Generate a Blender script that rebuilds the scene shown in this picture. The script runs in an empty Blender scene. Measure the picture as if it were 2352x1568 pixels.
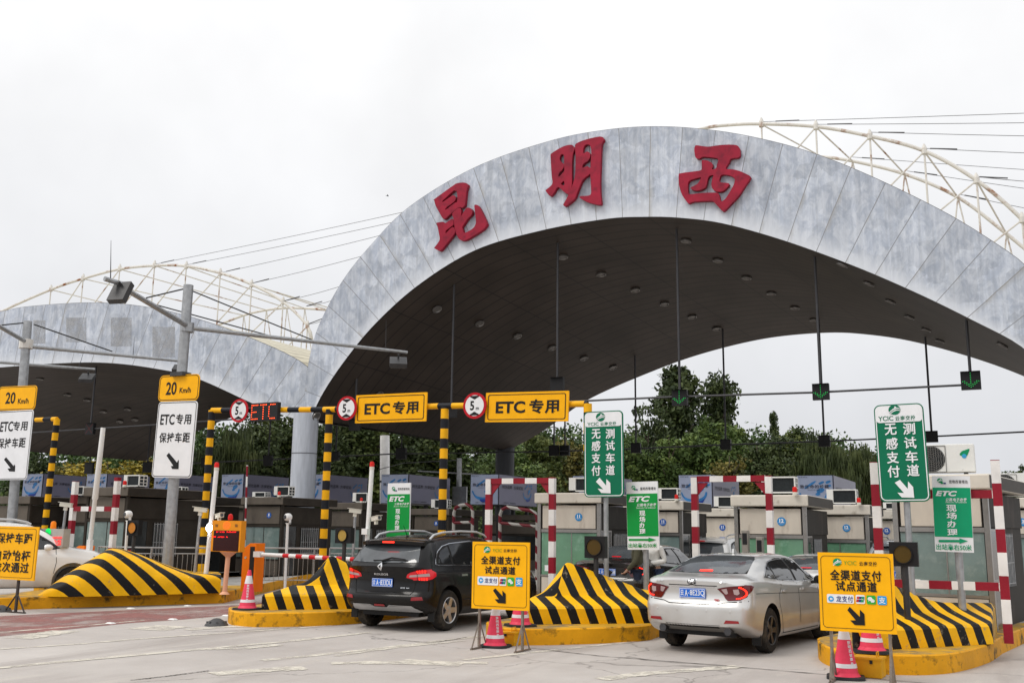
import bpy, bmesh, math, random
import numpy as np
from mathutils import Vector, Matrix
from mathutils.bvhtree import BVHTree
from mathutils.geometry import delaunay_2d_cdt
R = math.radians
SC = bpy.context.scene
COL = SC.collection
random.seed(7)
rng = np.random.default_rng(7)

# ------------------------------------------------------------------ camera
FPX = 2287.0                      # focal length in units of a 2352 px wide frame
EYE = Vector((0, 0, 1.75))
PSI, PIT, ROL = R(27), math.atan(434 / 2287), R(0.7)
HD = Vector((-math.sin(PSI), math.cos(PSI), 0)); RT = Vector((math.cos(PSI), math.sin(PSI), 0)); UP = Vector((0, 0, 1))
FW = HD * math.cos(PIT) + UP * math.sin(PIT); U0 = UP * math.cos(PIT) - HD * math.sin(PIT)
CX = RT * math.cos(ROL) + U0 * math.sin(ROL); CY = U0 * math.cos(ROL) - RT * math.sin(ROL)
cd = bpy.data.cameras.new('camera'); cam = bpy.data.objects.new('camera', cd); COL.objects.link(cam)
M = Matrix((CX, CY, -FW)).transposed().to_4x4(); M.translation = EYE
cam.matrix_world = M
cd.sensor_width = 36; cd.lens = 36 * FPX / 2352; cd.clip_start = 0.1; cd.clip_end = 5000
SC.camera = cam

# ------------------------------------------------------------------ sky, sun, exposure
w = bpy.data.worlds.new('World'); SC.world = w; w.use_nodes = True
nt = w.node_tree; nt.nodes.clear()
o_ = nt.nodes.new('ShaderNodeOutputWorld'); bg = nt.nodes.new('ShaderNodeBackground')
sky = nt.nodes.new('ShaderNodeTexSky'); sky.sky_type = 'NISHITA'; sky.sun_disc = False
SUN_EL, SUN_AZ = 52.0, 215.0      # the sun is behind the cloud, over the camera's right shoulder
sky.sun_elevation = R(SUN_EL); sky.sun_rotation = R(SUN_AZ); sky.air_density = 1.0; sky.dust_density = 6.0; sky.ozone_density = 1.0
tc = nt.nodes.new('ShaderNodeTexCoord'); sep = nt.nodes.new('ShaderNodeSeparateXYZ')
nt.links.new(tc.outputs['Generated'], sep.inputs[0])
rmp = nt.nodes.new('ShaderNodeValToRGB'); e = rmp.color_ramp.elements
e[0].position = 0.0; e[0].color = (8.3, 8.45, 8.9, 1); e[1].position = 0.42; e[1].color = (11.2, 11.2, 11.25, 1)
nt.links.new(sep.outputs['Z'], rmp.inputs[0])
cn = nt.nodes.new('ShaderNodeTexNoise'); cn.inputs['Scale'].default_value = 2.2; cn.inputs['Detail'].default_value = 5; cn.inputs['Roughness'].default_value = 0.55
nt.links.new(tc.outputs['Generated'], cn.inputs['Vector'])
cr = nt.nodes.new('ShaderNodeMapRange'); cr.inputs[1].default_value = 0.3; cr.inputs[2].default_value = 0.7; cr.inputs[3].default_value = 0.84; cr.inputs[4].default_value = 1.06
nt.links.new(cn.outputs['Fac'], cr.inputs[0])
mul = nt.nodes.new('ShaderNodeVectorMath'); mul.operation = 'SCALE'
nt.links.new(rmp.outputs[0], mul.inputs[0]); nt.links.new(cr.outputs[0], mul.inputs['Scale'])
mx = nt.nodes.new('ShaderNodeMix'); mx.data_type = 'RGBA'; mx.inputs[0].default_value = 0.93     # cloud cover over the clear sky
nt.links.new(sky.outputs[0], mx.inputs[6]); nt.links.new(mul.outputs[0], mx.inputs[7])
nt.links.new(mx.outputs[2], bg.inputs[0]); bg.inputs[1].default_value = 0.099
nt.links.new(bg.outputs[0], o_.inputs[0])
sd = bpy.data.lights.new('sun', 'SUN'); sd.energy = 1.5; sd.angle = R(25); sd.color = (1, 0.96, 0.9)
sun = bpy.data.objects.new('sun', sd); COL.objects.link(sun)
sdir = Vector((math.sin(R(SUN_AZ)) * math.cos(R(SUN_EL)), math.cos(R(SUN_AZ)) * math.cos(R(SUN_EL)), math.sin(R(SUN_EL))))
sun.rotation_euler = sdir.to_track_quat('Z', 'Y').to_euler(); sun.location = (0, -20, 40)
vs = SC.view_settings; vs.view_transform = 'Standard'; vs.look = 'None'; vs.exposure = 0.0; vs.gamma = 1.0

# ------------------------------------------------------------------ photo measurements -> real positions
def ray(x, y): return FW + CX * ((x - 1176) / FPX) + CY * (-(y - 784) / FPX)
def G(x, y, z=0.0):                       # point at height z seen at (x, y)
    r = ray(x, y); return EYE + r * ((z - EYE.z) / r.z)
def PD(x, y, d):                          # point at d metres ahead
    r = ray(x, y); return EYE + r * (d / r.dot(HD))
def PY(x, y, Y):                          # point in the vertical plane Y = const, square to the road
    r = ray(x, y); return EYE + r * (Y / r.y)
def hz(x): return 1218 + (x - 1176) * math.tan(ROL)
def gd(x, d, z=0.0):                      # ground spot d metres ahead in column x (x read at the horizon)
    p = PD(x, hz(x), d); return Vector((p.x, p.y, z))

# ------------------------------------------------------------------ materials
MATS = {}
def srgb(h):
    if isinstance(h, str):
        h = h.lstrip('#'); c = [int(h[i:i + 2], 16) / 255 for i in (0, 2, 4)]
        return tuple(((v + 0.055) / 1.055) ** 2.4 if v > 0.04045 else v / 12.92 for v in c)
    return tuple(h)
def mat(name, col, rough=0.6, metal=0.0, var=0.12, scale=3.0, spec=0.22, coat=0.0, col2=None, c2=(0.55, 0.7), c2scale=None, stretch=(1, 1, 1), bump=0.0, bscale=40.0, emit=None, es=1.0, detail=4, rvar=0.1):
    """wear: base colour varied by noise, an optional second colour in patches, optional bump"""
    if name in MATS: return MATS[name]
    m = bpy.data.materials.new(name); m.use_nodes = True; MATS[name] = m
    t = m.node_tree; b = t.nodes['Principled BSDF']; L = t.links
    col = srgb(col)
    tc = t.nodes.new('ShaderNodeTexCoord'); mp = t.nodes.new('ShaderNodeMapping'); mp.inputs['Scale'].default_value = stretch
    L.new(tc.outputs['Object'], mp.inputs[0])
    n = t.nodes.new('ShaderNodeTexNoise'); n.inputs['Scale'].default_value = scale; n.inputs['Detail'].default_value = detail; n.inputs['Roughness'].default_value = 0.6
    L.new(mp.outputs[0], n.inputs['Vector'])
    r = t.nodes.new('ShaderNodeValToRGB'); e = r.color_ramp.elements
    e[0].position = 0.3; e[1].position = 0.7
    e[0].color = (*[c * (1 - var) for c in col], 1); e[1].color = (*[min(1, c * (1 + var)) for c in col], 1)
    L.new(n.outputs['Fac'], r.inputs[0]); out = r.outputs[0]
    if col2 is not None:
        n2 = t.nodes.new('ShaderNodeTexNoise'); n2.inputs['Scale'].default_value = c2scale or scale * 1.7; n2.inputs['Detail'].default_value = 8; n2.inputs['Roughness'].default_value = 0.65
        L.new(mp.outputs[0], n2.inputs['Vector'])
        mr = t.nodes.new('ShaderNodeMapRange'); mr.inputs[1].default_value = c2[0]; mr.inputs[2].default_value = c2[1]; L.new(n2.outputs['Fac'], mr.inputs[0])
        mx = t.nodes.new('ShaderNodeMix'); mx.data_type = 'RGBA'; L.new(mr.outputs[0], mx.inputs[0]); L.new(out, mx.inputs[6]); mx.inputs[7].default_value = (*srgb(col2), 1); out = mx.outputs[2]
    L.new(out, b.inputs['Base Color'])
    rr = t.nodes.new('ShaderNodeMapRange'); rr.inputs[3].default_value = max(0.02, rough - rvar); rr.inputs[4].default_value = min(1, rough + rvar); L.new(n.outputs['Fac'], rr.inputs[0]); L.new(rr.outputs[0], b.inputs['Roughness'])
    b.inputs['Metallic'].default_value = metal; b.inputs['Specular IOR Level'].default_value = spec
    if coat: b.inputs['Coat Weight'].default_value = coat; b.inputs['Coat Roughness'].default_value = 0.05
    if bump:
        bn = t.nodes.new('ShaderNodeTexNoise'); bn.inputs['Scale'].default_value = bscale; bn.inputs['Detail'].default_value = 6; L.new(tc.outputs['Object'], bn.inputs['Vector'])
        bp = t.nodes.new('ShaderNodeBump'); bp.inputs['Strength'].default_value = bump; bp.inputs['Distance'].default_value = 0.02; L.new(bn.outputs['Fac'], bp.inputs['Height']); L.new(bp.outputs[0], b.inputs['Normal'])
    if emit is not None:
        b.inputs['Emission Color'].default_value = (*srgb(emit), 1); b.inputs['Emission Strength'].default_value = es
    return m
def N(t, typ, **kw):
    n = t.nodes.new(typ)
    for k, v in kw.items(): setattr(n, k, v)
    return n
def stripe_mat(name, vec, period, ca, cb, duty=0.5, offset=0.0, rough=0.5, wear='#3a3630', wearpos=(0.62, 0.72), wscale=6.0, wob=0.02):
    """two paint colours in bands across the direction vec (object coordinates), with worn patches"""
    if name in MATS: return MATS[name]
    m = bpy.data.materials.new(name); m.use_nodes = True; MATS[name] = m
    t = m.node_tree; b = t.nodes['Principled BSDF']; L = t.links
    tc = N(t, 'ShaderNodeTexCoord'); d = N(t, 'ShaderNodeVectorMath', operation='DOT_PRODUCT'); d.inputs[1].default_value = vec
    L.new(tc.outputs['Object'], d.inputs[0])
    nw = N(t, 'ShaderNodeTexNoise'); nw.inputs['Scale'].default_value = 7; L.new(tc.outputs['Object'], nw.inputs['Vector'])
    ma = N(t, 'ShaderNodeMath', operation='MULTIPLY_ADD'); L.new(nw.outputs['Fac'], ma.inputs[0]); ma.inputs[1].default_value = wob; L.new(d.outputs['Value'], ma.inputs[2])
    a = N(t, 'ShaderNodeMath', operation='ADD'); L.new(ma.outputs[0], a.inputs[0]); a.inputs[1].default_value = offset + 100 * period
    dv = N(t, 'ShaderNodeMath', operation='DIVIDE'); L.new(a.outputs[0], dv.inputs[0]); dv.inputs[1].default_value = period
    fr = N(t, 'ShaderNodeMath', operation='FRACT'); L.new(dv.outputs[0], fr.inputs[0])
    gt = N(t, 'ShaderNodeMath', operation='GREATER_THAN'); L.new(fr.outputs[0], gt.inputs[0]); gt.inputs[1].default_value = duty
    n = N(t, 'ShaderNodeTexNoise'); n.inputs['Scale'].default_value = 2.5; n.inputs['Detail'].default_value = 6; L.new(tc.outputs['Object'], n.inputs['Vector'])
    def two(c):
        r = N(t, 'ShaderNodeValToRGB'); e = r.color_ramp.elements; c = srgb(c); e[0].position = .3; e[1].position = .7
        e[0].color = (*[v * .86 for v in c], 1); e[1].color = (*[min(1, v * 1.1) for v in c], 1); L.new(n.outputs['Fac'], r.inputs[0]); return r.outputs[0]
    mx = N(t, 'ShaderNodeMix', data_type='RGBA'); L.new(gt.outputs[0], mx.inputs[0]); L.new(two(ca), mx.inputs[6]); L.new(two(cb), mx.inputs[7]); out = mx.outputs[2]
    if wear:
        n2 = N(t, 'ShaderNodeTexNoise'); n2.inputs['Scale'].default_value = wscale; n2.inputs['Detail'].default_value = 9; n2.inputs['Roughness'].default_value = .7; L.new(tc.outputs['Object'], n2.inputs['Vector'])
        mr = N(t, 'ShaderNodeMapRange'); mr.inputs[1].default_value, mr.inputs[2].default_value = wearpos; mr.inputs[4].default_value = 0.75; L.new(n2.outputs['Fac'], mr.inputs[0])
        m2 = N(t, 'ShaderNodeMix', data_type='RGBA'); L.new(mr.outputs[0], m2.inputs[0]); L.new(out, m2.inputs[6]); m2.inputs[7].default_value = (*srgb(wear), 1); out = m2.outputs[2]
    L.new(out, b.inputs['Base Color']); b.inputs['Roughness'].default_value = rough; b.inputs['Specular IOR Level'].default_value = 0.2
    bn = N(t, 'ShaderNodeTexNoise'); bn.inputs['Scale'].default_value = 25; bn.inputs['Detail'].default_value = 6; L.new(tc.outputs['Object'], bn.inputs['Vector'])
    bp = N(t, 'ShaderNodeBump'); bp.inputs['Strength'].default_value = .25; bp.inputs['Distance'].default_value = .015; L.new(bn.outputs['Fac'], bp.inputs['Height']); L.new(bp.outputs[0], b.inputs['Normal'])
    return m

# ------------------------------------------------------------------ mesh helpers
class MB:
    def __init__(s): s.v = []; s.f = []; s.mi = []; s.uv = {}
    def add(s, vs, fs, mi=0):
        o = len(s.v); s.v += [tuple(p) for p in vs]; s.f += [tuple(i + o for i in f) for f in fs]; s.mi += [mi] * len(fs); return s
    def box(s, c, d, rz=0.0, mi=0, mat4=None):
        x, y, z = (a / 2 for a in d)
        vs = [Vector((i * x, j * y, k * z)) for k in (-1, 1) for j in (-1, 1) for i in (-1, 1)]
        m = Matrix.Translation(c) @ (mat4 or Matrix.Rotation(rz, 4, 'Z'))
        return s.add([m @ p for p in vs], [(0, 2, 3, 1), (4, 5, 7, 6), (0, 1, 5, 4), (2, 6, 7, 3), (0, 4, 6, 2), (1, 3, 7, 5)], mi)
    def bbox(s, a, b, mi=0):                       # from corner a to corner b
        return s.box([(p + q) / 2 for p, q in zip(a, b)], [abs(q - p) for p, q in zip(a, b)], mi=mi)
    def tube(s, pts, r, n=8, mi=0, cap=True):
        pts = [Vector(p) for p in pts]; rs = r if isinstance(r, (list, tuple)) else [r] * len(pts); o = len(s.v); ref = None
        for i, p in enumerate(pts):
            t = (pts[min(i + 1, len(pts) - 1)] - pts[max(i - 1, 0)]).normalized()
            if ref is None: ref = Vector((0, 0, 1)) if abs(t.z) < 0.9 else Vector((1, 0, 0))
            a = (ref - t * ref.dot(t)).normalized(); b = t.cross(a); ref = a
            for k in range(n):
                an = 2 * math.pi * k / n; s.v.append(tuple(p + (a * math.cos(an) + b * math.sin(an)) * rs[i]))
        nf = 0
        for i in range(len(pts) - 1):
            for k in range(n): s.f.append((o + i * n + k, o + i * n + (k + 1) % n, o + (i + 1) * n + (k + 1) % n, o + (i + 1) * n + k)); nf += 1
        if cap: s.f.append(tuple(o + k for k in range(n))[::-1]); s.f.append(tuple(o + (len(pts) - 1) * n + k for k in range(n))); nf += 2
        s.mi += [mi] * nf; return s
    def lathe(s, prof, c=(0, 0, 0), n=20, mi=0, axis=None, cap=True):
        """profile of (radius, height) turned about z (or about axis)"""
        c = Vector(c); q = Vector(axis).normalized().to_track_quat('Z', 'Y') if axis is not None else None; o = len(s.v); nf = 0
        for r, z in prof:
            for k in range(n):
                p = Vector((r * math.cos(2 * math.pi * k / n), r * math.sin(2 * math.pi * k / n), z))
                s.v.append(tuple(c + (q @ p if q else p)))
        for i in range(len(prof) - 1):
            for k in range(n): s.f.append((o + i * n + k, o + i * n + (k + 1) % n, o + (i + 1) * n + (k + 1) % n, o + (i + 1) * n + k)); nf += 1
        for i, fl in ((0, True), (len(prof) - 1, False)):
            if cap and prof[i][0] > 1e-5:
                f = tuple(o + i * n + k for k in range(n)); s.f.append(f[::-1] if fl else f); nf += 1
        s.mi += [mi] * nf; return s
    def poly(s, pts, holes=(), y=0.0, th=0.0, mi=0):
        """flat outline in (x, z) at depth y facing -y; th > 0 gives it thickness backwards"""
        loops = [list(pts)] + [list(h) for h in holes]; vs = []; es = []
        for lp in loops:
            o = len(vs); vs += [Vector(p) for p in lp]; es += [(o + i, o + (i + 1) % len(lp)) for i in range(len(lp))]
        faces_in = [list(range(len(loops[0])))]
        r = delaunay_2d_cdt(vs, es, [], 1 if not holes else 2, 1e-6)
        v2, f2 = r[0], r[2]
        if holes:
            f2 = [f for f in f2 if inside(sum((v2[i] for i in f), Vector((0, 0))) / len(f), loops)]
        fr = []
        for f in f2:
            a = sum(v2[f[i]].x * v2[f[(i + 1) % len(f)]].y - v2[f[(i + 1) % len(f)]].x * v2[f[i]].y for i in range(len(f)))
            fr.append(tuple(f) if a > 0 else tuple(f)[::-1])
        s.add([(p.x, y, p.y) for p in v2], fr, mi)
        if th:
            for lp in loops:
                n = len(lp); s.add([(p[0], y, p[1]) for p in lp] + [(p[0], y + th, p[1]) for p in lp], [(i, (i + 1) % n, n + (i + 1) % n, n + i) for i in range(n)], mi)
            s.add([(p.x, y + th, p.y) for p in v2], [f[::-1] for f in fr], mi)
        return s
    def grid(s, pts, mi=0, flip=False):            # rows of points
        n, m = len(pts), len(pts[0]); fs = []
        for i in range(n - 1):
            for j in range(m - 1):
                f = (i * m + j, i * m + j + 1, (i + 1) * m + j + 1, (i + 1) * m + j); fs.append(f[::-1] if flip else f)
        return s.add([p for row in pts for p in row], fs, mi)
    def xf(s, m, start=0):
        s.v[start:] = [tuple(m @ Vector(p)) for p in s.v[start:]]; return s
    def build(s, name, mats, parent=None, loc=None, smooth=False, normals=False):
        me = bpy.data.meshes.new(name); me.from_pydata(s.v, [], s.f)
        for m in (mats if isinstance(mats, (list, tuple)) else [mats]): me.materials.append(m)
        if any(s.mi): me.polygons.foreach_set('material_index', s.mi)
        if normals:
            bm = bmesh.new(); bm.from_mesh(me); bmesh.ops.remove_doubles(bm, verts=bm.verts, dist=1e-5); bmesh.ops.recalc_face_normals(bm, faces=bm.faces); bm.to_mesh(me); bm.free()
        if smooth:
            try: me.shade_smooth()
            except Exception: pass
            if smooth is not True:
                try: me.set_sharp_from_angle(angle=R(smooth))
                except Exception: pass
        me.update()
        o = bpy.data.objects.new(name, me); COL.objects.link(o)
        if loc is not None: o.location = loc
        if parent is not None: o.parent = parent
        return o
def inside(p, loops):
    c = False
    for lp in loops:
        n = len(lp)
        for i in range(n):
            a, b = lp[i], lp[(i + 1) % n]
            if (a[1] > p[1]) != (b[1] > p[1]) and p[0] < (b[0] - a[0]) * (p[1] - a[1]) / (b[1] - a[1]) + a[0]: c = not c
    return c
def rrect(w, h, r=0.0, cx=0.0, cz=0.0, n=5):
    if r <= 0: return [(cx - w / 2, cz - h / 2), (cx + w / 2, cz - h / 2), (cx + w / 2, cz + h / 2), (cx - w / 2, cz + h / 2)]
    out = []
    for sx, sz, a0 in ((1, -1, -90), (1, 1, 0), (-1, 1, 90), (-1, -1, 180)):
        for k in range(n + 1):
            a = R(a0 + 90 * k / n); out.append((cx + sx * (w / 2 - r) + r * math.cos(a), cz + sz * (h / 2 - r) + r * math.sin(a)))
    return out
def circ(r, cx=0, cz=0, n=28, rz=None): return [(cx + r * math.cos(2 * math.pi * k / n), cz + (rz or r) * math.sin(2 * math.pi * k / n)) for k in range(n)]
def smooth_loop(pts, n=4):
    """closed Catmull-Rom curve through pts"""
    out = []; m = len(pts)
    for i in range(m):
        p0, p1, p2, p3 = (Vector(pts[(i + k) % m]) for k in (-1, 0, 1, 2))
        for k in range(n):
            t = k / n; out.append(tuple(0.5 * ((2 * p1) + (p2 - p0) * t + (2 * p0 - 5 * p1 + 4 * p2 - p3) * t * t + (3 * p1 - p0 - 3 * p2 + p3) * t ** 3)))
    return out
def interp(pts, n):
    """smooth open curve through pts, n samples evenly spaced in chord length"""
    P = [Vector(p) for p in pts]; Q = []
    for i in range(len(P) - 1):
        p0, p1, p2, p3 = P[max(i - 1, 0)], P[i], P[i + 1], P[min(i + 2, len(P) - 1)]
        for k in range(12):
            t = k / 12; Q.append(0.5 * ((2 * p1) + (p2 - p0) * t + (2 * p0 - 5 * p1 + 4 * p2 - p3) * t * t + (3 * p1 - p0 - 3 * p2 + p3) * t ** 3))
    Q.append(P[-1]); L = [0]
    for a, b in zip(Q, Q[1:]): L.append(L[-1] + (b - a).length)
    out = []; j = 0
    for k in range(n):
        s = L[-1] * k / (n - 1)
        while j < len(L) - 2 and L[j + 1] < s: j += 1
        t = (s - L[j]) / max(1e-9, L[j + 1] - L[j]); out.append(Q[j].lerp(Q[j + 1], t))
    return out
_TX = {}
def _raw(s, bold, shear):
    c = bpy.data.curves.new('t', 'FONT'); c.body = s; c.size = 1; c.offset = bold; c.shear = shear; c.resolution_u = 3; c.fill_mode = 'FRONT'
    o = bpy.data.objects.new('t', c); COL.objects.link(o); dg = bpy.context.evaluated_depsgraph_get(); ev = o.evaluated_get(dg); me = ev.to_mesh()
    r = ([(v.co.x, v.co.y) for v in me.vertices], [tuple(p.vertices) for p in me.polygons], sum(p.area for p in me.polygons))
    ev.to_mesh_clear(); bpy.data.objects.remove(o); bpy.data.curves.remove(c); return r
def glyphs(s, bold=0.0, shear=0.0):
    """outline of a word, each character as bold as it can be without its outline breaking"""
    k = (s, bold, shear)
    if k in _TX: return _TX[k]
    if len(s) > 1 and all(ord(c) > 0x2e80 for c in s):
        V, F = [], []
        for i, ch in enumerate(s):
            v, f = glyphs(ch, bold, shear); o = len(V); V += [(x + i * 1.06, y) for x, y in v]; F += [tuple(q + o for q in g) for g in f]
        _TX[k] = (V, F); return _TX[k]
    base = _raw(s, 0.0, shear); best = base
    for t in (1.0, .7, .45, .25):
        r = _raw(s, bold * t, shear)
        if r[2] >= base[2] * (1 + 1.2 * bold * t): best = r; break
    _TX[k] = best[:2]; return _TX[k]
def text(mb, s, cx, cz, h=None, w=None, y=0.0, bold=0.012, mi=0, shear=0.0, up=True):
    """lettering in the (x, z) plane facing -y, its ink fitted to a box w wide and h high about (cx, cz)"""
    v, f = glyphs(s, bold, shear)
    if not v: return mb
    xs = [p[0] for p in v]; zs = [p[1] for p in v]; W = max(xs) - min(xs); Hh = max(zs) - min(zs)
    sx = w / W if w else h / Hh; sz = h / Hh if h else sx
    mx_, mz_ = (max(xs) + min(xs)) / 2, (max(zs) + min(zs)) / 2
    return mb.add([(cx + (a - mx_) * sx, y, cz + (b - mz_) * sz) for a, b in v], f, mi)
# ------------------------------------------------------------------ things and parts
def thing(name, label, cat, loc=(0, 0, 0), rz=0.0, group=None):
    o = bpy.data.objects.new(name, None); COL.objects.link(o); o.location = loc; o.rotation_euler = (0, 0, rz); o.empty_display_size = 0.2
    return tag(o, label, cat, group)
def tag(o, label, cat, group=None):
    o['label'] = label; o['category'] = cat
    if group: o['group'] = group
    return o
def struct(o, kind='structure'): o['kind'] = kind; return o
def dup(root, loc, rz, label, group=None, swap=None):
    """copy of a thing with copies of its parts and sub-parts; swap exchanges materials on the copy"""
    def cp(o, par):
        c = o.copy(); COL.objects.link(c); c.parent = par
        if swap and o.type == 'MESH' and any(m and m.name in swap for m in o.data.materials):
            c.data = o.data.copy()
            for i, m in enumerate(c.data.materials):
                if m and m.name in swap: c.data.materials[i] = swap[m.name]
        for k in kids.get(o.name, []): cp(k, c)
        return c
    kids = {}
    for o in list(bpy.data.objects):
        if o.parent: kids.setdefault(o.parent.name, []).append(o)
    r = cp(root, None); r.location = loc; r.rotation_euler = (0, 0, rz); r['label'] = label
    if group: r['group'] = group
    return r
def rel(p, loc, rz):                       # world point in the local frame of a thing
    return Matrix.Rotation(-rz, 4, 'Z') @ (Vector(p) - Vector(loc))

YEL = '#e8b010'; BLK = '#17181c'
m_galv = mat('galvanised_steel', (0.36, 0.37, 0.38), 0.45, 0.7, var=0.2, scale=8)
m_white = mat('white_paint', (0.78, 0.78, 0.77), 0.45, var=0.05, scale=6, col2=(0.5, 0.48, 0.44), c2=(0.66, 0.8))
m_black = mat('black_plastic', (0.018, 0.018, 0.02), 0.45, var=0.2)
m_red = mat('dark_red_paint', '#8e1f2e', 0.5, var=0.12, scale=6)
m_redlamp = mat('red_lamp_plastic', '#d0231c', 0.3, var=0.08)
m_cream = mat('cream_casing', (0.62, 0.6, 0.52), 0.4, var=0.06)
m_lens = mat('lens_glass', (0.02, 0.02, 0.025), 0.08, spec=0.8)
m_yellow = mat('yellow_sign_paint', '#f4b000', 0.45, var=0.05, scale=4)
m_ink = mat('black_ink', (0.012, 0.012, 0.013), 0.5, var=0.1)
m_signwhite = mat('sign_white', (0.76, 0.77, 0.79), 0.45, var=0.05, scale=3)
m_green = mat('sign_green', '#006a4b', 0.45, var=0.06, scale=3)
m_green2 = mat('banner_green', '#0a8f3c', 0.4, var=0.08, scale=3)
m_signred = mat('sign_red', '#b51222', 0.45, var=0.06)
m_steeldark = mat('dark_steel', (0.05, 0.05, 0.052), 0.5, 0.5, var=0.2)
# ================================================================== ground, lanes, joints
def ground_mat():
    m = bpy.data.materials.new('worn_concrete'); m.use_nodes = True; t = m.node_tree; L = t.links; b = t.nodes['Principled BSDF']
    tc = N(t, 'ShaderNodeTexCoord')
    def noise(sc, det, rough=.6, strx=(1, 1, 1), rot=0):
        mp = N(t, 'ShaderNodeMapping'); mp.inputs['Scale'].default_value = strx; mp.inputs['Rotation'].default_value = (0, 0, rot); L.new(tc.outputs['Object'], mp.inputs[0])
        n = N(t, 'ShaderNodeTexNoise'); n.inputs['Scale'].default_value = sc; n.inputs['Detail'].default_value = det; n.inputs['Roughness'].default_value = rough; L.new(mp.outputs[0], n.inputs['Vector']); return n.outputs['Fac']
    def ramp(f, a, b_, ca, cb):
        r = N(t, 'ShaderNodeValToRGB'); e = r.color_ramp.elements; e[0].position = a; e[1].position = b_; e[0].color = (*ca, 1); e[1].color = (*cb, 1); L.new(f, r.inputs[0]); return r.outputs[0]
    def mix(f, a, b_):
        x = N(t, 'ShaderNodeMix', data_type='RGBA'); (L.new(f, x.inputs[0]) if not isinstance(f, float) else setattr(x.inputs[0], 'default_value', f)); L.new(a, x.inputs[6])
        (L.new(b_, x.inputs[7]) if not isinstance(b_, tuple) else setattr(x.inputs[7], 'default_value', (*b_, 1))); return x.outputs[2]
    c = ramp(noise(.35, 6), .32, .68, (.39, .355, .33), (.54, .505, .475))
    st = N(t, 'ShaderNodeMapRange'); st.inputs[1].default_value = .5; st.inputs[2].default_value = .72; st.inputs[4].default_value = .85
    L.new(noise(.8, 8, .65, (1, .12, 1), R(-18)), st.inputs[0]); c = mix(st.outputs[0], c, (.29, .255, .235))      # tyre-polished streaks along the lanes
    s2 = N(t, 'ShaderNodeMapRange'); s2.inputs[1].default_value = .56; s2.inputs[2].default_value = .66; s2.inputs[4].default_value = .55
    L.new(noise(.55, 9, .7, (1.6, .35, 1), R(-40)), s2.inputs[0]); c = mix(s2.outputs[0], c, (.56, .52, .46))       # worn pale paint and laitance
    s3 = N(t, 'ShaderNodeMapRange'); s3.inputs[1].default_value = .70; s3.inputs[2].default_value = .74; s3.inputs[4].default_value = .7
    L.new(noise(3.5, 9, .75), s3.inputs[0]); c = mix(s3.outputs[0], c, (.14, .13, .12))                               # small dark spots
    fine = noise(60, 4, .7); c2 = N(t, 'ShaderNodeMix', data_type='RGBA', blend_type='OVERLAY'); c2.inputs[0].default_value = .22; L.new(c, c2.inputs[6]); L.new(fine, c2.inputs[7])
    vo = N(t, 'ShaderNodeTexVoronoi', feature='DISTANCE_TO_EDGE'); vo.inputs['Scale'].default_value = .11
    nn = N(t, 'ShaderNodeTexNoise'); nn.inputs['Scale'].default_value = 1.1; nn.inputs['Detail'].default_value = 7; L.new(tc.outputs['Object'], nn.inputs['Vector'])
    ad = N(t, 'ShaderNodeVectorMath', operation='MULTIPLY_ADD'); L.new(nn.outputs['Color'], ad.inputs[0]); ad.inputs[1].default_value = (1.4, 1.4, 0); L.new(tc.outputs['Object'], ad.inputs[2]); L.new(ad.outputs[0], vo.inputs['Vector'])
    ck = N(t, 'ShaderNodeMapRange'); ck.inputs[1].default_value = 0; ck.inputs[2].default_value = .0028; ck.inputs[3].default_value = .55; ck.inputs[4].default_value = 0; L.new(vo.outputs['Distance'], ck.inputs[0])
    c = mix(ck.outputs[0], c2.outputs[2], (.07, .062, .055))
    L.new(c, b.inputs['Base Color']); b.inputs['Roughness'].default_value = .72; b.inputs['Specular IOR Level'].default_value = .3
    bp = N(t, 'ShaderNodeBump'); bp.inputs['Strength'].default_value = .3; bp.inputs['Distance'].default_value = .01; L.new(fine, bp.inputs['Height']); L.new(bp.outputs[0], b.inputs['Normal'])
    return m
m_ground = ground_mat()
g = MB(); g.add([(-900, -120, 0), (900, -120, 0), (900, 1500, 0), (-900, 1500, 0)], [(0, 1, 2, 3)]); struct(g.build('ground', m_ground))
def worn_mat(name, col, lo, hi, sc=4.0, stretch=(1, 1, 1)):
    m = mat(name, col, .7, var=.15, scale=5); t = m.node_tree; L = t.links; b = t.nodes['Principled BSDF']
    tc = N(t, 'ShaderNodeTexCoord'); mp = N(t, 'ShaderNodeMapping'); mp.inputs['Scale'].default_value = stretch; L.new(tc.outputs['Object'], mp.inputs[0])
    n = N(t, 'ShaderNodeTexNoise'); n.inputs['Scale'].default_value = sc; n.inputs['Detail'].default_value = 9; n.inputs['Roughness'].default_value = .72; L.new(mp.outputs[0], n.inputs['Vector'])
    mr = N(t, 'ShaderNodeMapRange'); mr.inputs[1].default_value = lo; mr.inputs[2].default_value = hi; L.new(n.outputs['Fac'], mr.inputs[0]); L.new(mr.outputs[0], b.inputs['Alpha'])
    return m
m_mark = worn_mat('worn_road_paint', (.64, .60, .52), .36, .54, 2.6)
m_redlane = worn_mat('worn_red_lane_paint', (.30, .13, .12), .30, .62, 1.3, (1, .6, 1))
m_joint = mat('joint_filler', (.06, .055, .05), .8)
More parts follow.
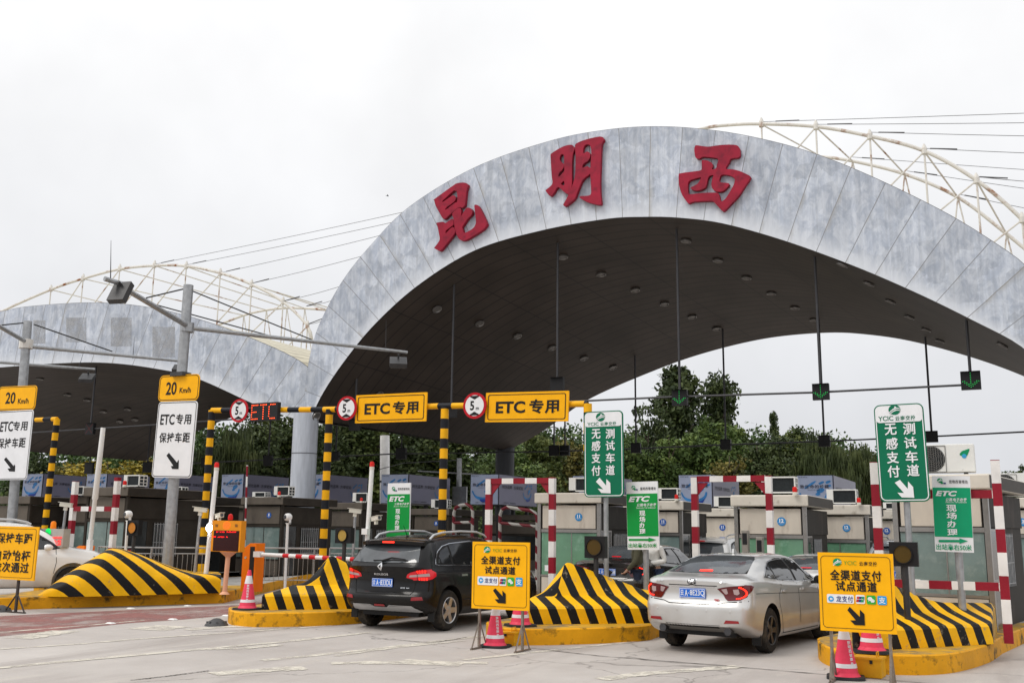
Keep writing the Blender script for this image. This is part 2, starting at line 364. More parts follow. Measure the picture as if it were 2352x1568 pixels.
def ribbon(name, px, w, m, z=0.004, jit=.25, n=26):
    P = interp([G(*p) for p in px], n); a = MB(); rows = []
    for i, p in enumerate(P):
        t = (P[min(i + 1, n - 1)] - P[max(i - 1, 0)]).normalized(); q = Vector((-t.y, t.x, 0)) * w / 2
        j1, j2 = 1 + jit * (random.random() - .5) * 2, 1 + jit * (random.random() - .5) * 2
        rows.append([(p + q * j1) + Vector((0, 0, z - p.z)), (p - q * j2) + Vector((0, 0, z - p.z))])
    a.grid(rows, flip=True); return struct(a.build(name, m))
pts = [G(*p) for p in [(-60, 1466), (0, 1461), (100, 1451), (300, 1430), (420, 1422), (520, 1413), (620, 1400), (760, 1372), (800, 1360), (700, 1371), (551, 1389), (300, 1400), (0, 1414), (-60, 1417)]]
a = MB(); a.add([(p.x, p.y, .004) for p in pts], [tuple(range(len(pts)))]); struct(a.build('red_lane', m_redlane))
for px, w_ in (([(0, 1490), (170, 1479), (340, 1465), (551, 1451), (760, 1436)], .13), ([(-20, 1535), (200, 1514), (551, 1482), (673, 1471), (850, 1452)], .17), ([(602, 1516), (800, 1496), (1041, 1468), (1120, 1459)], .16),
               ([(40, 1466), (110, 1455), (150, 1448)], .5), ([(330, 1446), (370, 1441), (400, 1437)], .75), ([(430, 1446), (500, 1440), (590, 1437)], .3), ([(770, 1506), (900, 1488), (1065, 1471)], .12), ([(1065, 1515), (1229, 1497), (1378, 1481), (1470, 1470)], .14),
               ([(760, 1523), (900, 1521), (1060, 1526)], .3), ([(490, 1548), (600, 1539), (700, 1533)], .35), ([(460, 1490), (560, 1488), (640, 1480)], .22), ([(930, 1515), (1000, 1520), (1120, 1522)], .22), ([(-20, 1455), (60, 1447), (200, 1436), (330, 1424)], .1), ([(1380, 1560), (1500, 1545), (1700, 1530)], .25)):
    ribbon('road_marking', px, w_, m_mark, z=.0045 + random.random() * .002)
for px in ([(1221, 1488), (1378, 1506), (1470, 1513), (1700, 1532), (1900, 1549), (2082, 1565), (2352, 1588)], [(852, 1466), (900, 1468), (979, 1474), (1030, 1470), (1073, 1463)], [(300, 1562), (380, 1553), (480, 1540)]):
    ribbon('concrete_joint', px, .028, m_joint, z=.007, jit=.7, n=60)
ribbon('concrete_joint', [(440, 1451), (560, 1447), (690, 1441)], .02, m_joint, z=.0075, jit=.7, n=40)

# ================================================================== canopies
YC = PD(700, 960, 40).y; YR = PD(1160, 1035, 54).y
def fascia_mat():
    m = bpy.data.materials.new('weathered_aluminium_panels'); m.use_nodes = True; t = m.node_tree; L = t.links; b = t.nodes['Principled BSDF']
    tc = N(t, 'ShaderNodeTexCoord'); uv = N(t, 'ShaderNodeSeparateXYZ'); L.new(tc.outputs['UV'], uv.inputs[0])
    def nz(src, sc, det, rough, stretch, lo, hi, a, b_):
        mp = N(t, 'ShaderNodeMapping'); mp.inputs['Scale'].default_value = stretch; L.new(tc.outputs[src], mp.inputs[0])
        n = N(t, 'ShaderNodeTexNoise'); n.inputs['Scale'].default_value = sc; n.inputs['Detail'].default_value = det; n.inputs['Roughness'].default_value = rough; n.inputs['Distortion'].default_value = .6; L.new(mp.outputs[0], n.inputs['Vector'])
        r = N(t, 'ShaderNodeValToRGB'); e = r.color_ramp.elements; e[0].position = lo; e[1].position = hi; e[0].color = (*a, 1); e[1].color = (*b_, 1); L.new(n.outputs['Fac'], r.inputs[0]); return r.outputs[0]
    c1 = nz('Object', 2.6, 11, .75, (1, 1, .6), .42, .58, (.40, .445, .525), (.565, .605, .67))     # brushed blotches
    c2 = nz('Object', 1.0, 7, .65, (6, 1, .2), .38, .66, (.84, .84, .84), (1.06, 1.06, 1.06))        # vertical rain streaks
    dn = N(t, 'ShaderNodeTexNoise'); dn.inputs['Scale'].default_value = 3; dn.inputs['Detail'].default_value = 5; L.new(tc.outputs['Object'], dn.inputs['Vector'])
    dv = N(t, 'ShaderNodeVectorMath', operation='MULTIPLY_ADD'); L.new(dn.outputs['Color'], dv.inputs[0]); dv.inputs[1].default_value = (.5, .5, .5); L.new(tc.outputs['Object'], dv.inputs[2])
    vr = N(t, 'ShaderNodeTexVoronoi', distance='CHEBYCHEV'); vr.inputs['Scale'].default_value = 1.7; L.new(dv.outputs[0], vr.inputs['Vector'])        # squarish roller strokes of touched-up paint
    bw = N(t, 'ShaderNodeSeparateColor'); L.new(vr.outputs['Color'], bw.inputs[0]); vm = N(t, 'ShaderNodeMapRange'); vm.inputs[3].default_value = .88; vm.inputs[4].default_value = 1.1; L.new(bw.outputs[0], vm.inputs[0])
    cb = N(t, 'ShaderNodeVectorMath', operation='SCALE'); L.new(c1, cb.inputs[0]); L.new(vm.outputs[0], cb.inputs['Scale']); c1 = cb.outputs[0]
    mu = N(t, 'ShaderNodeMix', data_type='RGBA', blend_type='MULTIPLY'); mu.inputs[0].default_value = 1; L.new(c1, mu.inputs[6]); L.new(c2, mu.inputs[7])
    # paler lower lip and panel-to-panel tone, seams
    fl = N(t, 'ShaderNodeMath', operation='FLOOR'); L.new(uv.outputs['X'], fl.inputs[0])
    wn = N(t, 'ShaderNodeTexWhiteNoise', noise_dimensions='1D'); L.new(fl.outputs[0], wn.inputs['W'])
    pr = N(t, 'ShaderNodeMapRange'); pr.inputs[3].default_value = .93; pr.inputs[4].default_value = 1.05; L.new(wn.outputs['Value'], pr.inputs[0])
    m2 = N(t, 'ShaderNodeVectorMath', operation='SCALE'); L.new(mu.outputs[2], m2.inputs[0]); L.new(pr.outputs[0], m2.inputs['Scale'])
    lip = N(t, 'ShaderNodeMapRange'); lip.inputs[1].default_value = .03; lip.inputs[2].default_value = .22; lip.inputs[3].default_value = .75; lip.inputs[4].default_value = 0; L.new(uv.outputs['Y'], lip.inputs[0])
    m3 = N(t, 'ShaderNodeMix', data_type='RGBA'); L.new(lip.outputs[0], m3.inputs[0]); L.new(m2.outputs[0], m3.inputs[6]); m3.inputs[7].default_value = (.68, .71, .755, 1)
    fr = N(t, 'ShaderNodeMath', operation='FRACT'); L.new(uv.outputs['X'], fr.inputs[0])
    se = N(t, 'ShaderNodeMath', operation='LESS_THAN'); L.new(fr.outputs[0], se.inputs[0]); se.inputs[1].default_value = .022
    m4 = N(t, 'ShaderNodeMix', data_type='RGBA'); L.new(se.outputs[0], m4.inputs[0]); L.new(m3.outputs[2], m4.inputs[6]); m4.inputs[7].default_value = (.22, .225, .24, 1)
    # grime running down below the seams
    gr = N(t, 'ShaderNodeMapRange'); gr.inputs[1].default_value = .0; gr.inputs[2].default_value = .16; gr.inputs[3].default_value = .6; gr.inputs[4].default_value = 0; L.new(fr.outputs[0], gr.inputs[0])
    gn = nz('Object', 1.3, 4, .6, (1, 1, .3), .5, .62, (0, 0, 0), (1, 1, 1)); gm = N(t, 'ShaderNodeMath', operation='MULTIPLY'); L.new(gr.outputs[0], gm.inputs[0]); L.new(gn, gm.inputs[1])
    m5 = N(t, 'ShaderNodeMix', data_type='RGBA'); L.new(gm.outputs[0], m5.inputs[0]); L.new(m4.outputs[2], m5.inputs[6]); m5.inputs[7].default_value = (.3, .28, .24, 1)
    L.new(m5.outputs[2], b.inputs['Base Color']); b.inputs['Roughness'].default_value = .55; b.inputs['Metallic'].default_value = .0; b.inputs['Specular IOR Level'].default_value = .35
    return m
def soffit_mat():
    m = bpy.data.materials.new('soffit_strips'); m.use_nodes = True; t = m.node_tree; L = t.links; b = t.nodes['Principled BSDF']
    tc = N(t, 'ShaderNodeTexCoord'); uv = N(t, 'ShaderNodeSeparateXYZ'); L.new(tc.outputs['UV'], uv.inputs[0])
    def line(o, k, w_):
        a = N(t, 'ShaderNodeMath', operation='MULTIPLY'); L.new(uv.outputs[o], a.inputs[0]); a.inputs[1].default_value = k
        f = N(t, 'ShaderNodeMath', operation='FRACT'); L.new(a.outputs[0], f.inputs[0]); l = N(t, 'ShaderNodeMath', operation='LESS_THAN'); L.new(f.outputs[0], l.inputs[0]); l.inputs[1].default_value = w_; return l.outputs[0]
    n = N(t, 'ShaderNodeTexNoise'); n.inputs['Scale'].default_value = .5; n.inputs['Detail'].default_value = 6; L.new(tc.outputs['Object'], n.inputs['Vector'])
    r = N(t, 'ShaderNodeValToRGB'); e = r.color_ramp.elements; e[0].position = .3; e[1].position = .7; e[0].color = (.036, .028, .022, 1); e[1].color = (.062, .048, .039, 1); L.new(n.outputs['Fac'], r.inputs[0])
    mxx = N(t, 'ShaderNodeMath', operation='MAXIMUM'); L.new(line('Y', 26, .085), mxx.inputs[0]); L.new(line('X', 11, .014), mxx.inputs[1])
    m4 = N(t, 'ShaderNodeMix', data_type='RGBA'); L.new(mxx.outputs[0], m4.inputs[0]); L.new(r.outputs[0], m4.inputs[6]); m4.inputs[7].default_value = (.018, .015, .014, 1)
    L.new(m4.outputs[2], b.inputs['Base Color']); b.inputs['Roughness'].default_value = .55; b.inputs['Specular IOR Level'].default_value = .3
    return m
m_fascia, m_soffit = fascia_mat(), soffit_mat()
m_roof = stripe_mat('ribbed_roof_sheet', (1.0, 0, 0), .55, (.6, .56, .44), (.40, .37, .29), duty=.75, wear='#6b5a3a', wob=.0, wscale=1.5)
m_colmetal = mat('column_cladding', (.50, .53, .585), .42, .25, var=.12, scale=2.5, stretch=(4, 4, .5), col2=(.30, .3, .31), c2=(.68, .72), c2scale=7)
m_seam = mat('dark_seam', (.12, .12, .13), .7)  # dark colour of the column joint bands and the roof edge trim
def uvquad(o, us, vs_):                       # rows -> u from us, v from vs_
    me = o.data; l = me.uv_layers.new(name='UVMap'); m = len(us)
    d = [0.0] * (2 * len(me.loops))
    for lp in me.loops:
        i = lp.vertex_index; d[2 * lp.index] = us[i % m]; d[2 * lp.index + 1] = vs_[i // m]
    l.data.foreach_set('uv', d)
def mirror_tail(P):
    """carry a left-to-right arch on past the frame by the mirror image of its left side"""
    zl = P[-1].z; xl = None
    for a, b in zip(P, P[1:]):
        if (a.z - zl) * (b.z - zl) <= 0 and a.x < P[-1].x - 4: t = (zl - a.z) / (b.z - a.z); xl = a.x + (b.x - a.x) * t; break
    mid = (xl + P[-1].x) / 2
    return P + [Vector((2 * mid - p.x, p.y, p.z)) for p in P[::-1] if p.z < zl - .25]
def arch(px, Y, mirror=True):
    P = [PY(*p, Y) for p in px]
    return mirror_tail(P) if mirror else P
NU = 97
def canopy(root, outer, inner, r_in, r_out, npan):
    us = [npan * i / (NU - 1) for i in range(NU)]
    f = MB(); f.grid([inner, [(a * .5 + b * .5) for a, b in zip(inner, outer)], outer]); o = f.build('fascia', m_fascia, root); uvquad(o, us, [0, .5, 1])
    s = MB(); rows = []
    for k in range(25):
        v = k / 24; rows.append([a.lerp(b, v) for a, b in zip([p + Vector((0, .02, 0)) for p in inner], r_in)])
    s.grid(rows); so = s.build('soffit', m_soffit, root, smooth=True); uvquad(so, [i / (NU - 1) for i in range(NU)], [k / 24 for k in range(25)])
    r = MB(); rows = []
    for k in range(13):
        v = k / 12; rows.append([a.lerp(b, v) for a, b in zip([p + Vector((0, .02, 0)) for p in outer], r_out)])
    r.grid(rows, flip=True); r.grid([r_in, r_out], flip=True); r.build('roof', m_roof, root, smooth=True)
    tr = MB(); tr.tube([p + Vector((0, .02, .005)) for p in outer], .016, 6); tr.build('edge_trim', m_seam, root)
    return so
t_main = thing('toll_canopy', 'large arched grey toll canopy with three big red characters on its curved front', 'canopy')
t_left = thing('toll_canopy', 'lower arched grey toll canopy without characters, left of the tall one', 'canopy')
mo = interp(arch([(712, 962), (700, 900), (718, 790), (745, 720), (790, 640), (850, 565), (940, 475), (1090, 385), (1260, 325), (1390, 299), (1510, 291), (1640, 300), (1760, 322), (1870, 353), (2000, 405), (2170, 488), (2300, 568), (2352, 608)], YC), NU)
mi_ = interp(arch([(713, 963), (740, 905), (790, 830), (860, 745), (960, 655), (1090, 575), (1240, 530), (1390, 503), (1480, 498), (1560, 500), (1660, 513), (1800, 552), (1960, 610), (2100, 670), (2230, 733), (2352, 800)], YC), NU)
mr = interp(arch([(1168, 1034), (1250, 988), (1350, 918), (1500, 852), (1620, 810), (1760, 777), (1900, 764), (2000, 769), (2100, 785), (2230, 820), (2352, 864)], YR), NU)
mro = [p + Vector((0, 0, 1.4)) for p in mr]
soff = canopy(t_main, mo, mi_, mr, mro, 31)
lo = [PY(*p, YC) for p in [(-560, 985), (-520, 930), (-380, 830), (-200, 757), (0, 715), (60, 704), (190, 695), (300, 700), (420, 723), (560, 770), (700, 838), (718, 900), (716, 962)]]
li = [PY(*p, YC) for p in [(-545, 986), (-480, 950), (-330, 895), (-160, 858), (0, 843), (150, 833), (250, 833), (350, 845), (450, 868), (600, 935), (690, 965), (704, 965), (716, 966)]]
lo = [p + Vector((0, .04, 0)) for p in interp(lo, NU)]; li = [p + Vector((0, .04, 0)) for p in interp(li, NU)]
c0 = PY(1160, 1036, YR); lz = c0.z
xr, xl = c0.x, PY(335, 1060, YR).x
lr = [Vector((xl + (xr - xl) * i / (NU - 1), YR, lz + 3.3 * math.sin(math.pi * i / (NU - 1)) ** .8)) for i in range(NU)]
lro = [p + Vector((0, 0, 1.4 + 2.2 * abs(2 * i / (NU - 1) - 1) ** 3)) for i, p in enumerate(lr)]
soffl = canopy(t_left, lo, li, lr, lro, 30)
bvh_s = BVHTree.FromPolygons([v.co for v in soff.data.vertices], [tuple(p.vertices) for p in soff.data.polygons])
bvh_l = BVHTree.FromPolygons([v.co for v in soffl.data.vertices], [tuple(p.vertices) for p in soffl.data.polygons])
# patches where old characters were taken off the left canopy front
m_patch = worn_mat('removed_letter_patch', (.38, .385, .395), .3, .75, 2.5)
for cx, cy, w_, h_ in ((175, 757, 46, 56), (278, 762, 48, 66), (376, 785, 52, 70), (90, 762, 28, 54)):
    a = MB(); q = [PY(cx + dx * w_ / 2, cy + dy * h_ / 2, YC + .03) for dx, dy in ((-1, 1), (1, 1), (1, -1), (-1, -1))]; a.add(q, [(0, 1, 2, 3)]); a.build('letter_mark', m_patch, t_left)
# the three raised characters
m_char = mat('red_letter_sheet', '#941631', .5, var=.2, scale=1.6, col2='#70122a', c2=(.5, .7)); m_charside = mat('red_letter_side', '#741224', .5)
def character(polys, x0, y0, s):
    mb = MB()
    for i, (outer, holes) in enumerate(polys):
        fx = lambda lp: [(p.x, p.z) for p in (PY(x0 + x * s, y0 + y * s, YC) for x, y in lp)]
        o = smooth_loop(fx(outer), 3); hs = [smooth_loop(fx(h), 3) for h in holes]
        mb.poly(o, hs, y=YC - .19 - .012 * i, th=.16)
    mb.build('character', m_char, t_main)
K1 = [([(195, 500), (210, 475), (570, 215), (650, 172), (740, 160), (815, 168), (856, 200), (850, 240), (825, 330), (800, 570), (780, 620), (740, 655), (680, 640), (550, 740), (410, 865), (360, 850), (300, 750), (230, 620)],
       [[(362, 512), (560, 330), (600, 318), (640, 340), (645, 525), (590, 560), (425, 688), (428, 650), (570, 545), (612, 490), (618, 445), (590, 420), (550, 412), (380, 530)]]),
      ([(550, 770), (620, 690), (680, 655), (722, 675), (722, 790), (715, 825), (790, 715), (820, 665), (855, 650), (910, 665), (942, 705), (945, 750), (920, 800), (850, 870), (770, 990), (745, 1030), (757, 1080), (778, 1142), (860, 1115), (960, 1050), (1005, 980), (1015, 920), (1000, 760), (983, 620), (1000, 595), (1040, 600), (1080, 635), (1180, 830), (1225, 950), (1222, 990), (1150, 1080), (900, 1240), (790, 1290), (720, 1285), (670, 1240), (630, 1160), (600, 1040), (575, 860)], []),
      ([(245, 965), (260, 945), (370, 928), (425, 950), (520, 885), (570, 880), (580, 970), (555, 1005), (440, 1090), (425, 1125), (432, 1152), (520, 1060), (570, 1030), (600, 1060), (610, 1120), (590, 1170), (480, 1310), (340, 1480), (280, 1485), (205, 1440), (215, 1420), (295, 1310), (310, 1240), (290, 1130), (270, 1020)], [])]
K2 = [([(222, 465), (240, 430), (330, 370), (480, 290), (600, 262), (650, 270), (692, 315), (690, 350), (655, 450), (640, 650), (640, 900), (630, 1110), (580, 1220), (500, 1190), (372, 1085), (300, 1175), (235, 1255), (190, 1240), (128, 1160), (135, 1138), (230, 1060), (262, 990), (245, 870), (230, 600)],
       [[(405, 500), (430, 447), (465, 450), (485, 480), (488, 620), (475, 625), (425, 590), (402, 550)], [(385, 820), (470, 720), (480, 665), (490, 700), (490, 770), (460, 810), (382, 885)], [(482, 965), (490, 1048), (422, 1025)]]),
      ([(702, 290), (705, 265), (740, 230), (900, 165), (1190, 102), (1270, 155), (1225, 240), (1210, 400), (1200, 700), (1190, 1000), (1195, 1200), (1215, 1390), (1190, 1430), (1100, 1420), (950, 1380), (850, 1330), (790, 1290), (800, 1270), (830, 1262), (960, 1255), (1012, 1222), (1015, 1100), (1003, 900), (998, 830), (960, 860), (900, 900), (840, 970), (800, 1060), (740, 1210), (700, 1310), (600, 1400), (510, 1460), (472, 1430), (500, 1380), (580, 1230), (640, 1090), (690, 920), (710, 750), (715, 500)],
       [[(865, 430), (862, 350), (890, 280), (950, 255), (1000, 285), (1020, 360), (1020, 450), (1008, 600), (1003, 700), (985, 705), (940, 680), (850, 712), (862, 640), (960, 570), (995, 500), (1000, 440), (960, 400), (920, 400)]])]
K3 = [([(430, 200), (440, 150), (470, 120), (600, 138), (720, 148), (850, 130), (1000, 112), (1180, 108), (1290, 122), (1335, 165), (1355, 240), (1350, 330), (1300, 370), (1170, 390), (1130, 470), (1062, 590), (1200, 605), (1330, 635), (1450, 685), (1560, 745), (1550, 800), (1420, 990), (1330, 1130), (1060, 1420), (1010, 1445), (960, 1410), (830, 1270), (760, 1240), (420, 1255), (320, 1290), (290, 1270), (190, 1130), (130, 960), (115, 840), (115, 720), (150, 685), (400, 650), (560, 625), (580, 560), (580, 440), (600, 418), (680, 425), (760, 460), (800, 500), (800, 550), (780, 600), (820, 605), (870, 580), (890, 500), (910, 440), (900, 390), (820, 370), (610, 350), (540, 385), (470, 380), (440, 310)],
       [[(300, 900), (320, 850), (370, 815), (555, 765), (545, 820), (500, 890), (420, 940), (355, 975), (380, 1010), (470, 1035), (570, 1015), (650, 970), (680, 900), (700, 800), (740, 735), (815, 725), (800, 780), (780, 860), (780, 950), (810, 1010), (870, 1050), (960, 1055), (1040, 1020), (1135, 910), (1090, 880), (970, 870), (935, 830), (950, 760), (985, 715), (1080, 715), (1180, 740), (1240, 790), (1245, 850), (1210, 950), (1080, 1170), (1000, 1245), (965, 1240), (945, 1170), (910, 1085), (800, 1075), (600, 1080), (340, 1105), (305, 1030)]])]
character(K1, 980, 404.2, .11718); character(K2, 1243.3, 306.2, .11722); character(K3, 1549.6, 324.6, .11329)
# recessed downlights in the soffit
m_dlrim = mat('downlight_rim', (.22, .21, .2), .35, .6); m_dlglass = mat('downlight_glass', (.24, .22, .2), .25)
dl = MB(); dl.lathe([(.15, .0), (.2, -.03), (.2, -.08), (.17, -.09), (.15, -.05)], n=18); dl.lathe([(.145, -.045), (.0, -.03)], n=18, mi=1)
dl_me = None
def downlight(x, y, bv, root):
    global dl_me
    h = bv.ray_cast(EYE, ray(x, y).normalized(), 300)
    if h[0] is None: return
    if dl_me is None: o = dl.build('downlight', [m_dlrim, m_dlglass], root, smooth=40); dl_me = o.data
    else: o = bpy.data.objects.new('downlight', dl_me); COL.objects.link(o); o.parent = root
    nrm = h[1] if h[1].z > 0 else -h[1]
    o.location = h[0] + nrm * .0; o.rotation_mode = 'QUATERNION'; o.rotation_quaternion = nrm.to_track_quat('Z', 'Y')
for p in [(1293, 588), (1381, 628), (1459, 664), (1526, 696), (1590, 726), (1646, 753), (1576, 551), (1649, 596), (1715, 636), (1772, 672), (1826, 705), (1870, 733), (1003, 708), (1101, 741), (1188, 770), (1268, 797), (1341, 821), (1408, 842),
          (1936, 605), (1997, 649), (2046, 690), (2090, 726), (2128, 755), (2160, 781), (2304, 790), (725, 1000 - 45), (870, 905), (953, 945)]: downlight(*p, bvh_s, t_main)
for p in [(92, 868), (155, 905), (200, 917), (237, 944), (293, 938), (310, 962), (275, 966)]: downlight(*p, bvh_l, t_left)

# columns
m_coldark = mat('shaded_column_cladding', (.06, .063, .07), .5, .1, var=.15, scale=2.5, stretch=(4, 4, .5))  # dark copy of column_cladding, the backlit shade put into its colour
def column(x, y, d, label, rpx, m_colmetal=m_colmetal):
    p = PD(x, y, d); r = rpx * d / FPX
    c = thing('column', label, 'column', (p.x, p.y, 0), 0, 'columns carrying the canopies')
    b = MB(); b.lathe([(r, 0), (r, p.z + .3)], n=40); b.build('shaft', m_colmetal, c, smooth=40)
    zj = PD(x, y + (1040 - 960) * 40 / d, d).z
    b = MB(); b.lathe([(r + .012, zj - .015), (r + .012, zj + .015)], n=40); b.build('joint_band', m_seam, c)
    b = MB(); b.lathe([(r + .06, 0), (r + .06, .35), (r, .4)], n=40); b.build('base', m_colmetal, c, smooth=40)
    return p
column(703, 962, 40.25, 'thick silver metal column under the dip between the two arched canopies, nearer one', 28.5)
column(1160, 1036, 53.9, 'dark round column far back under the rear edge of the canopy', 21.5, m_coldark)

# trusses on the roofs
m_truss = mat('rusty_white_pipe', (.66, .64, .6), .55, var=.08, scale=3, col2='#8a5a38', c2=(.53, .66), c2scale=1.4)
def truss(label, nodes, Y1, chord, second=None, Y2=None, drop=3.0, group='pipe trusses on the canopy roofs'):
    t = thing('roof_truss', label, 'roof truss', PY(*nodes[0], Y1), 0, group); o = Vector(t.location)
    P = [PY(*p, Y1) - o for p in nodes]; b = MB(); b.tube(interp([PY(*p, Y1) - o for p in chord], 60), .07, 8); b.build('chord', m_truss, t, smooth=True)
    Q = [PY(*p, Y2) - o for p in second] if second else []
    if Q: b = MB(); b.tube(interp(Q, 40), .07, 8); b.build('chord', m_truss, t, smooth=True)
    for i, p in enumerate(P):
        b = MB(); b.tube([p, p - Vector((0, 0, drop))], .035, 6); b.build('post', m_truss, t)
        b = MB(); b.lathe([(.10, -.1), (.10, .1), (.03, .28)], p, 8); b.build('node_cap', m_truss, t)
        if i: b = MB(); q = P[i - 1] - Vector((0, 0, drop * .85)); b.tube([p, q], .032, 6); b.build('brace', m_truss, t)
        if Q and i + 1 < len(Q) + 1 and i < len(Q): b = MB(); b.tube([p, Q[i]], .032, 6); b.build('brace', m_truss, t)
    for q in Q[1:]:
        for dx in (-.45, .5): b = MB(); b.tube([q, q - Vector((dx, -.4, drop))], .03, 6); b.build('post', m_truss, t)
    return t
YT = YC + 5
truss('rusty white pipe truss arching over the right side of the tall canopy', [(1749, 286), (1874, 292), (1998, 314), (2123, 348), (2243, 415), (2348, 505), (2440, 610)], YT,
      [(1500, 330), (1612, 296), (1680, 287), (1749, 285), (1874, 291), (1998, 313), (2123, 347), (2243, 414), (2348, 504), (2440, 610)],
      [(1887, 360), (1958, 370), (2078, 400), (2200, 453), (2312, 537), (2400, 610)], YC + 10)
truss('rusty white pipe truss arching over the low left canopy', [(117, 665), (191, 640), (275, 618), (355, 610), (428, 612), (506, 628), (578, 654), (650, 694), (706, 749)], YT,
      [(-120, 780), (0, 717), (117, 665), (191, 640), (275, 618), (355, 610), (428, 611), (506, 627), (578, 653), (650, 693), (706, 748), (717, 785)],
      [(480, 755), (560, 724), (612, 712), (659, 707), (700, 708), (753, 712), (800, 720)], YC + 12)
m_cable = mat('steel_cable', (.10, .10, .105), .5, .4)
def cable(a, b, Y, ext, label, grp):
    A = PY(*a, Y); B = A + (PY(*b, Y) - A) * ext; c = thing('cable', label, 'cable', A, 0, grp)
    d = B - A; m = MB(); m.tube([d * (k / 10) - Vector((0, 0, .10 * math.sin(math.pi * k / 10))) for k in range(11)], .011, 5); m.build('wire', m_cable, c)
    m = MB(); m.tube([d * .02, d * .02 + d.normalized() * .9], .024, 6); m.build('turnbuckle', m_cable, c)
for k, (a, b) in enumerate([((355, 607), (945, 479)), ((430, 608), (918, 503)), ((509, 626), (888, 533)), ((577, 651), (843, 581)), ((650, 692), (792, 650)), ((703, 703), (768, 684)), ((708, 744), (742, 731))]):
    cable(a, b, YT, 1.5, ('topmost', 'second from top', 'third from top', 'fourth from top', 'fifth from top', 'sixth from top', 'shortest and lowest')[k] + ' steel cable running from the left roof truss behind the tall canopy', 'cables from the left roof truss')
for k, (a, b) in enumerate([((1749, 280), (2352, 255)), ((1874, 286), (2352, 277)), ((1998, 304), (2352, 307)), ((2123, 341), (2352, 346)), ((2243, 406), (2352, 411))]):
    cable(a, b, YT, 3.0, ('topmost', 'second', 'third', 'fourth', 'fifth')[k] + ' cable running right from the front chord of the right roof truss', 'cables from the front chord of the right truss')
for k, (a, b) in enumerate([((1958, 361), (2352, 385)), ((2084, 393), (2352, 428)), ((2207, 447), (2352, 473))]):
    cable(a, b, YC + 10, 3.0, ('upper', 'middle', 'lower')[k] + ' cable running right from the rear chord of the right roof truss', 'cables from the rear chord of the right truss')
# ================================================================== toll booths
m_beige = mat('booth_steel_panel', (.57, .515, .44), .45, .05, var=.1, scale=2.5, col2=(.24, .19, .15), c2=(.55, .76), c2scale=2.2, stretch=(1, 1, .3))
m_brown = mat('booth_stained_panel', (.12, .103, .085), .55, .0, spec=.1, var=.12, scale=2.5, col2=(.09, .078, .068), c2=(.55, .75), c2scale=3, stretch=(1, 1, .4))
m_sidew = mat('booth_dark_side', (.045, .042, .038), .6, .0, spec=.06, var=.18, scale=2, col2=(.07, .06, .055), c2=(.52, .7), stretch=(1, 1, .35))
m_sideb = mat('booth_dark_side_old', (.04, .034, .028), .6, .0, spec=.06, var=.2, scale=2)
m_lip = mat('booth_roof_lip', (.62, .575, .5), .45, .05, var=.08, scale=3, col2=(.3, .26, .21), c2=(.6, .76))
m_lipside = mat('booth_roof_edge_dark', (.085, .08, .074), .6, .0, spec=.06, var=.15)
m_frame = mat('booth_steel_frame', (.3, .29, .275), .3, .75, var=.12)
m_glassg = mat('green_booth_glass', (.115, .26, .16), .12, var=.18, scale=1.6, spec=.7, col2=(.2, .36, .26), c2=(.55, .68))  # paler noise patches are reflections painted into the pane
m_glassb = mat('grey_blue_booth_glass', (.15, .21, .2), .12, var=.18, scale=1.6, spec=.6, col2=(.26, .32, .3), c2=(.5, .7))  # reflections painted in here too, as the second colour
m_glassd = mat('dark_booth_glass', (.03, .034, .035), .08, var=.3, scale=2, spec=.8)
m_bluedisc = mat('blue_number_disc', '#2382c0', .4, var=.06)
m_navydisc = mat('navy_number_disc', '#1f57a8', .4, var=.06)
m_acw = mat('white_ac_casing', (.72, .72, .69), .4, var=.05, col2=(.45, .42, .38), c2=(.66, .8))
m_acd = mat('ac_coil_fins', (.016, .02, .022), .5, var=.3, scale=20)
m_leaf = mat('green_leaf_mark', '#0c8a5b', .4); m_drop = mat('blue_mark', '#3b9bc9', .4)
G_B = 'toll booths under and in front of the canopies'; G_AC = 'air conditioners on the booth roofs'; G_BC = 'red warning lamps on the booth roofs'
